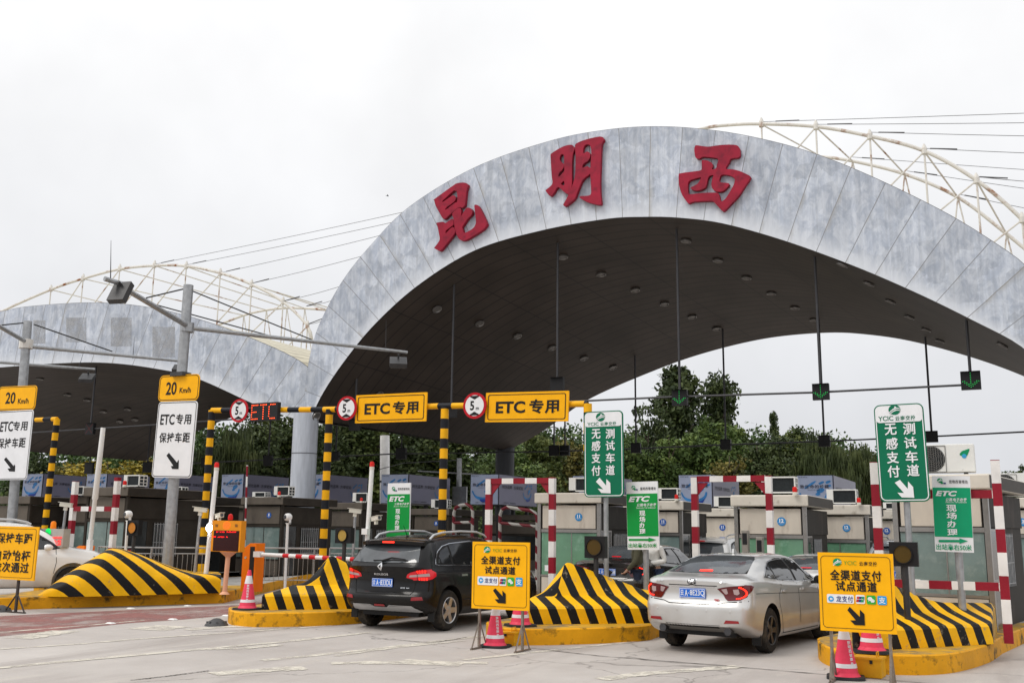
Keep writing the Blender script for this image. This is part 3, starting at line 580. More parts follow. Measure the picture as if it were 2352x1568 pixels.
def booth(x, y, d, W, D, label, num=None, glass=None, style='beige', navy=False, near=False, rz=0.0):
    """front right top corner seen at (x, y), d metres ahead; the front faces the camera, the long side runs away on the right"""
    c = PD(x, y, d); T = thing('toll_booth', label, 'toll booth', (c.x, c.y, 0), rz, G_B); h = c.z
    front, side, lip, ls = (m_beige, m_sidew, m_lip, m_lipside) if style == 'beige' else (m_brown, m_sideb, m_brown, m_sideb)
    glass = glass or m_glassg; f = .06
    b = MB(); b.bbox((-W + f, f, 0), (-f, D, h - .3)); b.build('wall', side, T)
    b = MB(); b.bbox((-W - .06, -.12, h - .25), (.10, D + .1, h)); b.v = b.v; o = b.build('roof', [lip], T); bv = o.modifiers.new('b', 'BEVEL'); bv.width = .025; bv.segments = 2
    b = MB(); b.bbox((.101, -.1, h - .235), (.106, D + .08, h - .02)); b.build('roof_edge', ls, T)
    zp = h - .30 - .56
    b = MB(); b.bbox((-W + .12, -.012, zp), (-.09, .055, h - .30)); o = b.build('upper_panel', front, T); bv = o.modifiers.new('b', 'BEVEL'); bv.width = .012; bv.segments = 2
    b = MB(); b.bbox((-W + .1, -.03, zp - .09), (-.05, .05, zp - .012)); b.build('sill_strip', m_frame if style == 'beige' else side, T)
    for xx in (-W - .01, -.055): b = MB(); b.bbox((xx, -.02, 0), (xx + .085, .06, h - .26)); b.build('corner_post', m_frame if style == 'beige' else side, T)
    zg = zp - .1 - 1.0
    b = MB(); b.bbox((-W + .1, .0, zg), (-.07, .055, zp - .1)); wn_ = b.build('front_window', glass, T)
    b = MB()
    b.bbox((-W + .08, -.015, zg - .05), (-.06, .06, zg)); b.bbox((-W + .08 + (W - .15) * .55, -.008, zg), (-W + .1 + (W - .15) * .55, .0, zp - .1)); b.build('frame', m_frame if style == 'beige' else side, wn_)
    b = MB(); b.bbox((-W + .1, -.005, 0.02), (-.07, .055, zg - .06)); b.build('lower_panel', front, T)
    # right side: panel over a door and a barred sliding window
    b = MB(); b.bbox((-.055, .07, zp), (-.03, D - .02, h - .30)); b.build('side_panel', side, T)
    b = MB(); b.bbox((-.058, .15, .12), (-.035, .82, zp - .06)); dr = b.build('door', m_glassd, T)
    b = MB()
    for a, bb in (((.12, .09), (.17, zp - .03)), ((.80, .09), (.86, zp - .03))): b.bbox((-.06, a[0], a[1]), (-.02, bb[0], bb[1]))
    b.bbox((-.06, .17, zp - .07), (-.02, .80, zp - .03)); b.bbox((-.06, .17, 1.0), (-.02, .80, 1.05)); b.build('frame', m_frame if style == 'beige' else side, dr)
    b = MB(); b.bbox((-.058, 1.05, .95), (-.037, min(D - .2, 1.95), zp - .12)); sw = b.build('side_window', m_glassd, T)
    b = MB(); n = 9
    for k in range(n): yy = 1.06 + (min(D - .2, 1.95) - 1.08) * k / (n - 1); b.tube([(-.015, yy, .9), (-.015, yy, zp - .1)], .009, 5)
    for zz in (.95, 1.3, zp - .14): b.tube([(-.015, 1.04, zz), (-.015, min(D - .2, 1.95), zz)], .009, 5)
    b.build('bars', m_galv, sw)
    if style == 'beige' and W < 1.7:
        b = MB(); k = random.random(); b.bbox((-W + .18 + .2 * k, -.006, zg + .08), (-W + .36 + .2 * k, -.001, zg + .22)); b.build('notice', m_signwhite, wn_)
    if num:
        b = MB(); r = .095; cx = -.09 - .27 * W; cz = (zp + h - .3) / 2
        b.poly(circ(r, cx, cz), y=-.022, th=.008, mi=0); text(b, num, cx, cz + .018, h=.085, y=-.0245, bold=.045, mi=1); b.bbox((cx - r * .85, -.0242, cz - .026), (cx + r * .85, -.0235, cz - .022), mi=1); text(b, 'A-%s-1' % num, cx, cz - .045, h=.022, y=-.0245, mi=1)
        b.build('number_sign', [m_navydisc if navy else m_bluedisc, m_signwhite], T)
    return T
booth(2260, 1088, 16.6, 1.5, 3.0, 'nearest beige toll booth, behind the right green banner and its striped frame', glass=m_glassb, near=True, rz=R(-10))
booth(2404, 1142, 24, 1.75, 3.0, 'toll booth numbered 13 cut by the right edge of the picture', '13', glass=m_glassb)
booth(1847, 1136, 22.2, 1.56, 3.0, 'large beige toll booth numbered 12 with green glass behind the middle red and white frame', '12')
booth(1990, 1159, 25.6, 1.56, 2.4, 'beige toll booth numbered 12 with green glass, right behind the largest booth 12', '12')
booth(2078, 1171, 28.4, 1.56, 2.4, 'small far toll booth numbered 12 left of the nearest booth', '12', glass=m_glassb, navy=True)
booth(1376, 1131, 24.3, 1.62, 2.6, 'beige toll booth numbered 11 with green glass behind the tall green sign pole', '11')
booth(1564, 1150, 27.8, 1.6, 2.6, 'toll booth numbered 11 just right of the first green ETC banner', '11', glass=m_glassb, navy=True)
booth(1697, 1167, 31, 1.6, 2.6, 'farthest toll booth numbered 11, seen through the red and white frame', '11', glass=m_glassb, navy=True)
booth(650, 1141, 32.6, 1.6, 2.7, 'brown toll booth numbered 8 directly in front of the thick silver column', '8', m_glassb, 'brown', True)
booth(831, 1154, 36.8, 1.6, 2.9, 'brown toll booth right of the silver column', None, m_glassb, 'brown')
booth(1030, 1168, 40.5, 1.7, 2.6, 'brown toll booth numbered 8, farthest right of the brown ones', '8', m_glassb, 'brown', True)
booth(568, 1151, 36.5, 1.6, 1.2, 'brown toll booth half hidden left of the booth before the column', None, m_glassb, 'brown')
booth(296, 1118, 28, 1.6, 3.2, 'wide brown toll booth between the two lamp posts', None, m_glassb, 'brown')
booth(478, 1140, 34, 1.7, 1.6, 'brown toll booth behind the right lamp post', None, m_glassb, 'brown')
booth(272, 1139, 33, 2.1, 1.2, 'brown toll booth behind the leftmost red and white frame', None, m_glassb, 'brown')
booth(72, 1139, 33, 1.7, 2.5, 'brown toll booth at the left edge behind the white car', None, m_glassb, 'brown')
booth(1238, 1182, 46, 2.6, 2.6, 'far dark toll booth seen through the left red and white frame, with barred windows', None, m_glassd, 'brown')

def ac(x0, x1, y0, y1, d, label, fan=False):
    p = PD((x0 + x1) / 2, y1, d); h = (PD(x0, y0, d) - PD(x0, y1, d)).z; w_ = (x1 - x0) * d / FPX / (1.0 if fan else 1.0)
    T = thing('air_conditioner', label, 'air conditioner', p, 0, G_AC); D = .3
    b = MB()
    if fan:
        b.bbox((-w_ / 2, 0, .02), (w_ / 2, D, h)); o = b.build('casing', m_acw, T); bv = o.modifiers.new('b', 'BEVEL'); bv.width = .015; bv.segments = 2
        fx, fr = -w_ * .16, h * .44
        b = MB(); b.poly(circ(fr, fx, h * .5, 32), y=-.006, th=.006); gr = b.build('fan_opening', m_acd, T)
        b = MB()
        for k in range(1, 8): rr = fr * k / 7.5; b.tube([(fx + rr * math.cos(a), -.014, h * .5 + rr * math.sin(a)) for a in [2 * math.pi * i / 30 for i in range(31)]], .0035, 4)
        for k in range(-5, 6): xx = fr * k / 5.6; zz = math.sqrt(max(0, fr * fr - xx * xx)); b.tube([(fx + xx, -.016, h * .5 - zz), (fx + xx, -.016, h * .5 + zz)], .003, 4)
        b.build('grille', m_frame, gr)
        b = MB(); b.poly(rrect(fr * 2.15, h * .92, .01, fx, h * .5), [rrect(fr * 2.06, h * .88, .01, fx, h * .5)], y=-.012, th=.01); b.build('grille_frame', m_frame, T)
        b = MB(); b.poly(smooth_loop([(w_ * .28, h * .62), (w_ * .31, h * .74), (w_ * .37, h * .79), (w_ * .43, h * .82), (w_ * .415, h * .70), (w_ * .37, h * .56)], 4), y=-.004, th=.003); b.poly(circ(h * .075, w_ * .345, h * .58, 16), y=-.006, th=.003, mi=1); b.build('maker_mark', [m_leaf, m_drop], T)
    else:
        b.bbox((-w_ / 2, 0, h - .03), (w_ / 2, D, h)); b.bbox((-w_ / 2, 0, .02), (-w_ / 2 + w_ * .22, D, h - .03)); b.bbox((-w_ / 2 + w_ * .22, .05, .02), (w_ / 2 - .02, D, h - .03)); b.bbox((w_ / 2 - .025, 0, .02), (w_ / 2, .03, h - .03)); b.bbox((-w_ / 2, 0, .02), (w_ / 2, D, .05))
        b.build('casing', m_acw, T)
        b = MB(); b.bbox((-w_ / 2 + w_ * .23, .035, .05), (w_ / 2 - .03, .05, h - .035)); b.bbox((w_ / 2 - .02, .03, .05), (w_ / 2 - .004, D - .02, h - .04)); b.build('coil', m_acd, T)
        b = MB()
        for k in range(4): b.bbox((w_ / 2 - .003, .0, .03 + (h - .06) * k / 3 - .01), (w_ / 2 + .006, D, .03 + (h - .06) * k / 3 + .01))
        for yy in (.0, D / 2, D - .02): b.bbox((w_ / 2 - .003, yy, .03), (w_ / 2 + .008, yy + .022, h - .02))
        b.build('side_grid', m_acw, T)
    b = MB()
    for sx in (-.35, .35): b.bbox((w_ * sx - .03, .02, -.015), (w_ * sx + .03, D - .02, .02))
    b.build('feet', m_steeldark, T); return T
ac(2096, 2234, 1020, 1087, 17, 'big white air conditioner with round fan grille and leaf mark on the nearest booth roof', True)
ac(2272, 2392, 1086, 1141, 24.4, 'white air conditioner with leaf mark at the right edge on booth 13', True)
ac(1750, 1826, 1094, 1134, 22.8, 'white air conditioner with dark back on the largest booth 12')
ac(1901, 1966, 1123, 1158, 26, 'white air conditioner with dark back on the second booth 12')
ac(2030, 2060, 1153, 1171, 28.8, 'small white air conditioner on the far booth 12, under the right green sign')
ac(1304, 1378, 1096, 1130, 24.8, 'white air conditioner partly hidden behind the first tall green sign')
ac(1508, 1557, 1120, 1149, 28.2, 'white air conditioner on the booth 11 beside the first green ETC banner')
ac(1640, 1687, 1139, 1166, 31.4, 'white air conditioner on the farthest booth 11, seen inside the middle frame')
ac(624, 667, 1116, 1140, 33.0, 'white air conditioner touching the silver column in view, on brown booth 8')
ac(575, 612, 1129, 1143, 37, 'low white air conditioner left of the one by the silver column')
ac(806, 846, 1131, 1154, 37.2, 'white air conditioner on the brown booth right of the silver column')
ac(987, 1030, 1146, 1168, 40.8, 'white air conditioner behind the yellow and black pole on the far brown booth 8')
ac(276, 325, 1090, 1118, 28.5, 'white air conditioner with a grid side above the left red and white frame')
ac(157, 196, 1116, 1138, 33.4, 'white air conditioner behind the left post of the leftmost frame')
ac(380, 421, 1117, 1140, 34.5, 'white air conditioner half hidden by the right lamp post')

m_amber = mat('amber_lamp_plastic', '#e0780f', .3, var=.08, emit='#e0780f', es=.25)
bc = None
def beacon(x, y, d, label, h=.17):
    global bc
    p = PD(x, y, d)
    if bc is None:
        bc = thing('warning_lamp', label, 'warning lamp', p, 0, G_BC)
        b = MB(); b.lathe([(.055, 0), (.055, .05), (.05, .06)], n=14); b.build('base', m_cream, bc, smooth=40)
        b = MB(); b.lathe([(.05, .06), (.052, .13), (.045, .165), (.02, .18), (0, .182)], n=14); b.build('dome', m_redlamp, bc, smooth=40); return bc
    return dup(bc, p, 0, label)
for x, y, d, l in ((1826, 1136, 22.1, 'red warning lamp at the right corner of the largest booth 12 roof'), (1554, 1150, 27.7, 'red warning lamp beside the air conditioner on the booth right of the first ETC banner'), (1690, 1167, 30.9, 'red warning lamp on the farthest booth 11 inside the middle frame'),
                   (1973, 1159, 25.5, 'red warning lamp on the second booth 12 right of its air conditioner'), (641, 1141, 32.5, 'red warning lamp on the booth in front of the silver column'), (830, 1154, 36.7, 'red warning lamp on the brown booth right of the silver column'),
                   (286, 1118, 27.9, 'red warning lamp beside the right post of the leftmost frame'), (168, 1139, 32.9, 'red warning lamp left of the leftmost frame')):
    beacon(x, y, d, l)

# ================================================================== advert boxes behind the booths
m_adl = mat('advert_print_light', (.40, .46, .62), .35, var=.05, scale=1); m_add = mat('advert_print_dull', (.25, .25, .36), .35, var=.06, scale=1)
m_ink1 = mat('advert_blue_wash', '#3d84c4', .4, var=.35, scale=2.5); m_ink2 = mat('advert_deep_blue', '#2a4aa8', .4, var=.3, scale=2.5); m_adtxt = mat('advert_text', (.06, .06, .085), .5)
YB = PD(1145, 1088, 44).y
def ink(b, ox, oz, s, m0):
    """a loose brush drawing: a bowl sweep, a foot and some flicks"""
    for lp in ([(-.46, -.02), (-.42, .02), (-.36, -.10), (-.24, -.17), (-.05, -.2), (.12, -.18), (.26, -.10), (.31, .02), (.36, .0), (.33, -.13), (.22, -.24), (.04, -.3), (-.15, -.29), (-.33, -.21)],):
        b.poly([(ox + x * s, oz + z * s) for x, z in smooth_loop(lp, 2)], y=-.012, mi=m0)
    b.poly([(ox + x * s, oz + z * s) for x, z in smooth_loop([(-.15, -.26), (.2, -.24), (.3, -.12), (.22, -.3), (.02, -.36), (-.12, -.34)], 2)], y=-.014, mi=m0 + 1)
    for lp in ([(-.3, .18), (-.08, .33), (.02, .37), (.0, .31), (-.12, .24), (-.26, .14)], [(.1, .3), (.22, .36), (.26, .32), (.14, .26)], [(.3, .34), (.42, .38), (.44, .33), (.33, .28)], [(.06, .12), (.2, .17), (.26, .1), (.16, .02), (.04, .04)], [(.0, .0), (.1, .04), (.14, -.03), (.04, -.06)], [(.32, .24), (.44, .26), (.43, .2), (.34, .19)]):
        b.poly([(ox + x * s, oz + z * s) for x, z in smooth_loop(lp, 2)], y=-.012, mi=m0)
def billboard(xl, xc, xr_, yt, yb, label):
    A, C = PY(xl, yt, YB), PY(xc, yt, YB); w_ = C.x - A.x; z0 = PY(xc, yb, YB).z; h = C.z - z0
    r = ray(xr_, yt); t = (C.x - EYE.x) / r.x; L_ = max(2.5, min(8, (EYE + r * t).y - YB)) if r.x * C.x > 0 else 4.5
    T = thing('billboard', label, 'advertising box', (C.x, YB, z0), 0, 'advertising boxes in a row behind the booths')
    b = MB(); b.bbox((-w_, .02, 0), (-.02, L_, h)); b.build('box', m_steeldark, T)
    b = MB(); b.bbox((-w_ + .02, 0, .03), (-.04, .02, h - .02), 0)
    k0 = len(b.v); ink(b, -w_ * .5, h * .45, w_ * .95, 1); text(b, '致生命的珍藏', -w_ * .52, h * .66, w=w_ * .78, h=h * .11, y=-.02, mi=3); text(b, '时光四十年 珍藏一方', -w_ * .5, h * .56, w=w_ * .4, h=h * .035, y=-.02, mi=3, bold=0); text(b, '昆明·新区', -w_ * .82, h * .94, w=w_ * .25, h=h * .035, y=-.02, mi=3, bold=0); text(b, '0871 8888', -w_ * .6, h * .08, w=w_ * .4, h=h * .04, y=-.02, mi=3, bold=0)
    b.build('front_poster', [m_adl, m_ink1, m_ink2, m_adtxt], T)
    b = MB(); b.bbox((0, 0, .03), (L_ - .1, .02, h - .02), 0); ink(b, L_ * .72, h * .45, h * .8, 1); text(b, '时光品萃  方得琥珀', L_ * .33, h * .6, w=L_ * .52, h=h * .12, y=-.02, mi=3); text(b, '0871 8888', L_ * .25, h * .08, w=L_ * .3, h=h * .04, y=-.02, mi=3, bold=0)
    b.xf(Matrix.Translation((.0, .06, 0)) @ Matrix.Rotation(R(90), 4, 'Z')); b.build('side_poster', [m_add, m_ink1, m_ink2, m_adtxt], T)
    b = MB()
    for yy in (.5, L_ - .6):
        for fx in (.75, .25): b = MB(); b.bbox((-w_ * fx, yy, -z0), (-w_ * fx + .15, yy + .15, 0)); b.build('leg', m_steeldark, T)
for i, (a, b_, c_, yt, yb) in enumerate([(55, 100, 200, 1087, 1142), (200, 247, 346, 1087, 1144), (355, 408, 502, 1088, 1146), (510, 561, 665, 1088, 1152), (684, 743, 846, 1088, 1155), (876, 939, 1035, 1088, 1156), (1081, 1146, 1234, 1088, 1159), (1315, 1386, 1452, 1091, 1165), (1558, 1636, 1697, 1089, 1165), (1829, 1914, 1964, 1090, 1168)]):
    billboard(a, b_, c_, yt, yb, ('leftmost blue advertising box behind the left lamp post', 'second advertising box from the left, behind the raised barrier arm', 'third advertising box from the left, behind the white ETC sign post', 'advertising box left of the thick silver column',
        'advertising box half hidden by the thick silver column', 'advertising box behind the first green ETC banner by the black car', 'advertising box seen through the left red and white frame', 'advertising box mostly hidden behind the first tall green sign', 'advertising box seen through the middle red and white frame', 'rightmost advertising box, above the second booth 12')[i])

# ================================================================== height gantries and frames
m_yb_post = stripe_mat('yellow_black_post', (0, 0, 1), .5, '#efb012', '#1b1d24', wear=None); m_yb_bar = stripe_mat('yellow_black_bar', (1, 0, 0), .8, '#efb012', '#1b1d24', wear=None)
def gantry(posts, Y, label, ground_y):
    P = [PY(x, y, Y) for x, y in posts]; T = thing('height_gantry', label, 'height limit gantry', (P[0].x, Y, 0)); o = Vector(T.location)
    for p, bx in zip(P, ground_y): b = MB(); q = p - o; b.tube([(q.x + (bx or 0), 0, 0 if bx is not None else q.z - 1.1), (q.x, 0, q.z)], .10, 12); b.build('post', m_yb_post, T, smooth=40)
    b = MB(); b.tube([p - o for p in P], .075, 10); b.build('crossbar', m_yb_bar, T, smooth=40)
YG = 21.5
gantry([(487, 942), (757, 940), (1022, 932), (1350, 927)], YG, 'yellow and black striped height gantry across the ETC lanes', (0, 0, 0, None))
gantry([(-190, 975), (131, 962)], 22.5, 'short yellow and black striped height gantry at the left edge', (-.12, -.12))
m_rw = stripe_mat('red_white_bands', (0, 0, 1), .68, '#8e1f2e', (.78, .76, .74), duty=.5, wear='#5a5048', wearpos=(.68, .8), wscale=4)
m_rwx = stripe_mat('red_white_bar', (1, 0, 0), .68, '#8e1f2e', (.78, .76, .74), duty=.5, wear='#5a5048', wearpos=(.68, .8), wscale=4)
G_F = 'red and white striped frames guarding the booths'
def frame(xl, xr_, ytl, ytr, d, label, bars, top=True, t=.125):
    A = PD(xl, ytl, d); Bz = PD(xr_, ytr, d); Y = A.y; Bp = PY(xr_, ytr, Y); T = thing('guard_frame', label, 'guard frame', (A.x, Y, 0), 0, G_F); w_ = Bp.x - A.x
    mp_ = stripe_mat('red_white_bands_%d' % round(100 * d), (0, 0, 1), .67, '#8a1c2b', (.76, .74, .72), duty=.5, offset=-A.z, wear='#5a5048', wearpos=(.66, .8), wscale=4); iw = w_ - t; mb_ = stripe_mat('red_white_bar_%d' % round(100 * d), (1, 0, 0), iw / 2.5, '#8a1c2b', (.76, .74, .72), duty=.5, offset=-t / 2, wear='#5a5048', wearpos=(.66, .8), wscale=4)
    for xx, h in ((0, A.z), (w_, Bp.z)): b = MB(); b.bbox((xx - t / 2, -t / 2, .24), (xx + t / 2, t / 2, h)); b.build('post', mp_, T)
    for yb in bars:
        z = PY((xl + xr_) / 2, yb, Y).z; b = MB(); b.bbox((t / 2, -.045, z - .06), (w_ - t / 2, .045, z + .06)); b.build('crossbar', mb_, T)
    if top:
        z = A.z - .12
        for s, x0 in ((1, t / 2), (-1, w_ - t / 2)): b = MB(); b.add([(x0, -.02, z), (x0 + s * .22, -.02, z), (x0, -.02, z - .26), (x0, .02, z), (x0 + s * .22, .02, z), (x0, .02, z - .26)], [(0, 1, 2), (3, 5, 4), (0, 3, 4, 1), (1, 4, 5, 2), (0, 2, 5, 3)]); b.build('gusset', m_red, T)
frame(1124, 1269, 1099, 1096, 22.5, 'red and white frame behind the first yellow board and the black car', [1104])
frame(1595, 1765, 1095, 1092, 20.8, 'red and white frame standing behind the roof of the silver car', [1099])
frame(2008, 2285, 1061, 1056, 15.7, 'near red and white frame at the right with bars half way up', [1135, 1342], False)
frame(174, 271, 1105, 1096, 26.5, 'red and white frame at the left behind the raised barrier arm', [1168, 1345], False)
# rounded pipe frames further back
m_rwp = stripe_mat('red_white_pipe', (.7, 0, 1), .5, '#5c1620', (.30, .29, .27), wear=None)  # darker red and white: the canopy's shade is put into the colours
def hoop(x0, x1, y0, y1, y2, d, label):
    A = PD(x0, y0, d); Y = A.y; Bq = PY(x1, y1, Y); T = thing('pipe_hoop', label, 'pipe frame', (A.x, Y, 0), 0, 'red and white pipe frames behind'); w_ = Bq.x - A.x; h, h2 = A.z, Bq.z
    b = MB(); b.tube([(0, 0, 0), (0, 0, h - .25), (.07, 0, h - .08), (.25, 0, h), (w_ - .25, 0, h2), (w_ - .07, 0, h2 - .08), (w_, 0, h2 - .25), (w_, 0, 0)], .06, 8); b.build('pipe', m_rwp, T, smooth=50)
    z = PY(x0, y2, Y).z; b = MB(); b.tube([(0, 0, z), (w_, 0, z - (h - h2))], .05, 8); b.build('rail', m_rwp, T)
hoop(1149, 1234, 1164, 1172, 1200, 34, 'rounded red and white pipe frame inside the left red and white frame')
hoop(1043, 1086, 1160, 1158, 1200, 36, 'small red and white pipe frame left of the left red and white frame')

# ================================================================== signs
m_navy = mat('navy_ink', '#1c2f6e', .5); m_teal = mat('logo_green', '#0b8a55', .4); m_lime = mat('logo_light_green', '#5f9a2e', .4); m_lightblue = mat('pay_blue', '#2f9bd8', .4); m_wgreen = mat('pay_green', '#35a83a', .4)
class Pane:
    """flat sign seen at four corners (top left, top right, bottom right, bottom left), d metres ahead and square to the road"""
    def __init__(s, q, d, Y=None):
        cx, cy = sum(p[0] for p in q) / 4, sum(p[1] for p in q) / 4
        s.Y = Y if Y is not None else PD(cx, cy, d).y
        P = [PY(*p, s.Y) for p in q]; s.c = sum(P, Vector()) / 4
        t = (P[1] - P[0]) + (P[2] - P[3]); s.phi = math.atan2(t.z, t.x); s.w = t.length / 2; u = (P[0] - P[3]) + (P[1] - P[2]); s.h = u.length / 2
        s.s = s.w / (((q[1][0] - q[0][0]) + (q[2][0] - q[3][0])) / 2); s.sv = s.h / (((q[3][1] - q[0][1]) + (q[2][1] - q[1][1])) / 2)
        s.m = Matrix.Rotation(-s.phi, 4, 'Y')
    def L(s, x, y):
        p = PY(x, y, s.Y) - s.c; c, n = math.cos(-s.phi), math.sin(-s.phi); return (p.x * c - p.z * n, p.x * n + p.z * c)
    def txt(s, b, st, x, y, w=None, h=None, mi=0, yo=-.02, bold=.014, shear=0): text(b, st, *s.L(x, y), h=h * s.sv if h else None, w=w * s.s if w else None, y=yo, bold=bold, mi=mi, shear=shear)
    def out(s, b, name, m, T, **k): b.xf(s.m); return b.build(name, m, T, **k)
def zz(k, x0, y0): return lambda x, y: (x0 + x * k, y0 + y * k)
def logo(b, S, x, y, r, mg, mw, yo=-.02, mask=None):
    cx, cz = S.L(x, y); R_ = r * S.s
    b.poly(circ(R_, cx, cz, 24, R_ * .9), y=yo, mi=mg)
    for k, (a0, wd) in enumerate(((-.25, .14), (-.6, .12))):
        up_ = [(cx + R_ * (-1 + 2 * t), cz + R_ * (a0 + .55 * math.sin(t * 3.0 - .4) * (1 - t * .2) + t * .2)) for t in [i / 12 for i in range(13)]]
        b.poly(up_ + [(x_ + .02 * R_, z_ - wd * R_ * (1.6 - abs(i - 6) / 8)) for i, (x_, z_) in list(enumerate(up_))[::-1]], y=yo - .003, mi=mw)
    b.poly(circ(R_ * .16, cx + R_ * .15, cz + R_ * .45, 10), y=yo - .003, mi=mw)
def arrow(b, S, pts, f, mi, yo=-.02): b.poly([S.L(*f(*p)) for p in pts], y=yo, mi=mi)
def pole(T, c, x, top, r, bottom=0.24, m=None, name='pole', y=.06):
    b = MB(); b.tube([(x, y + r, bottom - c.z), (x, y + r, top)], r, 14); b.build(name, m or m_galv, T, smooth=40)

def lane_sign(q, d, f, t, label):
    S = Pane(q, d); T = thing('lane_sign', label, 'road sign', S.c)
    b = MB(); b.poly(rrect(S.w, S.h, .09), y=-.0, th=.03); S.out(b, 'panel', m_green, T)
    b = MB(); b.poly(rrect(S.w * .955, S.h * .975, .075), [rrect(S.w * .915, S.h * .955, .06)], y=-.006); S.out(b, 'border', m_signwhite, T)
    b = MB(); band = S.L(*f(*t['band']))[1]; b.poly([p for p in rrect(S.w * .93, S.h * .96, .07) if p[1] > band] + [(-S.w * .465, band), (S.w * .465, band)], y=-.008) if 0 else b.poly(rrect(S.w * .93, S.h * .4785 - band, .05, 0, (S.h * .4785 + band) / 2), y=-.008); S.out(b, 'header', m_signwhite, T)
    b = MB(); logo(b, S, *f(*t['logo']), t['lr'], 0, 1, -.012); S.out(b, 'logo', [m_green, m_signwhite], T)
    b = MB(); S.txt(b, 'YCIC', *f(*t['a']), *t['as'], yo=-.012); S.txt(b, '云南交投', *f(*t['b']), *t['bs'], yo=-.012); S.out(b, 'header_lettering', m_green, T)
    for st, xs in (('无感支付', t['l']), ('测试车道', t['r'])):
        b = MB()
        for ch, p in zip(st, xs): S.txt(b, ch, *f(*p), *t['cs'], yo=-.01, bold=.018)
        S.out(b, 'lettering', m_signwhite, T)
    b = MB(); arrow(b, S, t['arrow'], f, 0, -.01); S.out(b, 'arrow', m_signwhite, T)
    pole(T, S.c, S.L(*t['pole'])[0], S.h * .45, .047)
lane_sign([(1342.8, 945.5), (1430.9, 941.7), (1432.2, 1140.5), (1340.6, 1141.9)], 19.3, zz(.27343, 1041.2, 857.5), dict(band=(1200, 447), logo=(1238, 365), lr=10.6, a=(1175, 425), b=(1303, 421), **{'as': (26.5, 8), 'bs': (36.4, 9)}, l=[(1200, 507), (1200, 607), (1200, 710), (1200, 815)], r=[(1318, 505), (1320, 605), (1320, 707), (1320, 810)], cs=(20.8, 23), pole=(1387, 1100),
          arrow=[(1230, 873), (1285, 940), (1288, 885), (1320, 918), (1323, 1005), (1245, 1002), (1215, 965), (1262, 972), (1200, 908)]), 'tall green lane sign with white Chinese columns and arrow, the left of two')
lane_sign([(2006.4, 930.1), (2121.3, 924.9), (2136.4, 1150.3), (2021.6, 1153.3)], 14.9, zz(.4334, 1837.4, 888.1), dict(band=(540, 186), logo=(501, 122), lr=14, a=(455, 168), b=(558, 165), **{'as': (35, 11), 'bs': (46.4, 11)}, l=[(480, 225), (487, 300), (492, 374), (497, 448)], r=[(578, 222), (585, 296), (592, 370), (600, 442)], cs=(28, 27), pole=(2083, 1155),
          arrow=[(530, 492), (572, 540), (573, 500), (600, 530), (606, 587), (540, 585), (517, 560), (552, 562), (503, 507)]), 'large green lane sign with white Chinese columns and arrow, the right of two')

def banner(q, d, f, t, label, mg):
    S = Pane(q, d); T = thing('banner_stand', label, 'banner sign', S.c, 0, 'green ETC banners on posts')
    b = MB(); b.poly(rrect(S.w, S.h), y=0, th=.04); S.out(b, 'panel', m_signwhite, T)
    z1, z0 = S.L(*f(*t['top']))[1], S.L(*f(*t['bot']))[1]
    b = MB(); b.poly(rrect(S.w * .985, z1 - z0, 0, 0, (z0 + z1) / 2), y=-.005); S.out(b, 'green_field', mg, T)
    b = MB(); logo(b, S, *f(*t['logo']), t['lr'], 0, 1, -.01); x, z = S.L(*f(*t['logo'])); r = t['lr'] * S.s; b.poly(rrect(r * .9, r * .7, 0, x + r * .7, z - r * 1.0), y=-.01, mi=0); b.poly(rrect(r * .9, r * .55, 0, x + r * 1.7, z - r * 1.1), y=-.01, mi=2); S.out(b, 'logo', [m_teal, m_signwhite, m_navy], T)
    b = MB(); S.txt(b, '昆明西管理处', *f(*t['h']), *t['hs'], yo=-.01, bold=.01); S.out(b, 'header_lettering', m_ink, T)
    b = MB(); S.txt(b, 'ETC', *f(*t['etc']), *t['es'], yo=-.01, bold=.045, shear=.25); S.txt(b, '公路电子收费', *f(*t['c']), *t['cs'], yo=-.01, shear=.2); S.txt(b, 'Electronic Toll Collection', *f(*t['e']), *t['ee'], yo=-.01, shear=.2, bold=.004)
    for ch, p in zip('现场办理', t['v']): S.txt(b, ch, *f(*p), *t['vs'], yo=-.01, bold=.022)
    S.out(b, 'lettering', m_signwhite, T)
    if 'ar' in t:
        b = MB(); x0, x1, x2, yc, hw, hh = t['ar']; arrow(b, S, [(x0, yc - hw), (x1, yc - hw), (x1, yc - hh), (x2, yc), (x1, yc + hh), (x1, yc + hw), (x0, yc + hw)], f, 0, -.01); S.out(b, 'arrow', mg, T)
        b = MB(); S.txt(b, '出站靠右50米', *f(*t['f']), *t['fs'], yo=-.01, bold=.014); S.out(b, 'footer_lettering', mg, T)
    pole(T, S.c, S.L(*t['pole'])[0], -S.h * .3, t.get('pr', .055), m=m_galv)
banner([(1438.8, 1106), (1510.4, 1105), (1513.8, 1261), (1440.6, 1262)], 19.2, zz(.18227, 1408.7, 980), dict(top=(300, 841), bot=(300, 1376), logo=(255, 762), lr=4.6, h=(440, 775), hs=(36, 7), etc=(328, 907), es=(50, 13), c=(420, 980), cs=(44, 7), e=(412, 1017), ee=(44, 3.4), v=[(367, 1087), (367, 1163), (367, 1238), (369, 1317)], vs=(13.7, 12.6), ar=(195, 445, 545, 1419, 12, 28), f=(370, 1490), fs=(65, 10), pole=(1480, 1262)),
       'green ETC banner with arrow, in front of the two people', m_green2)
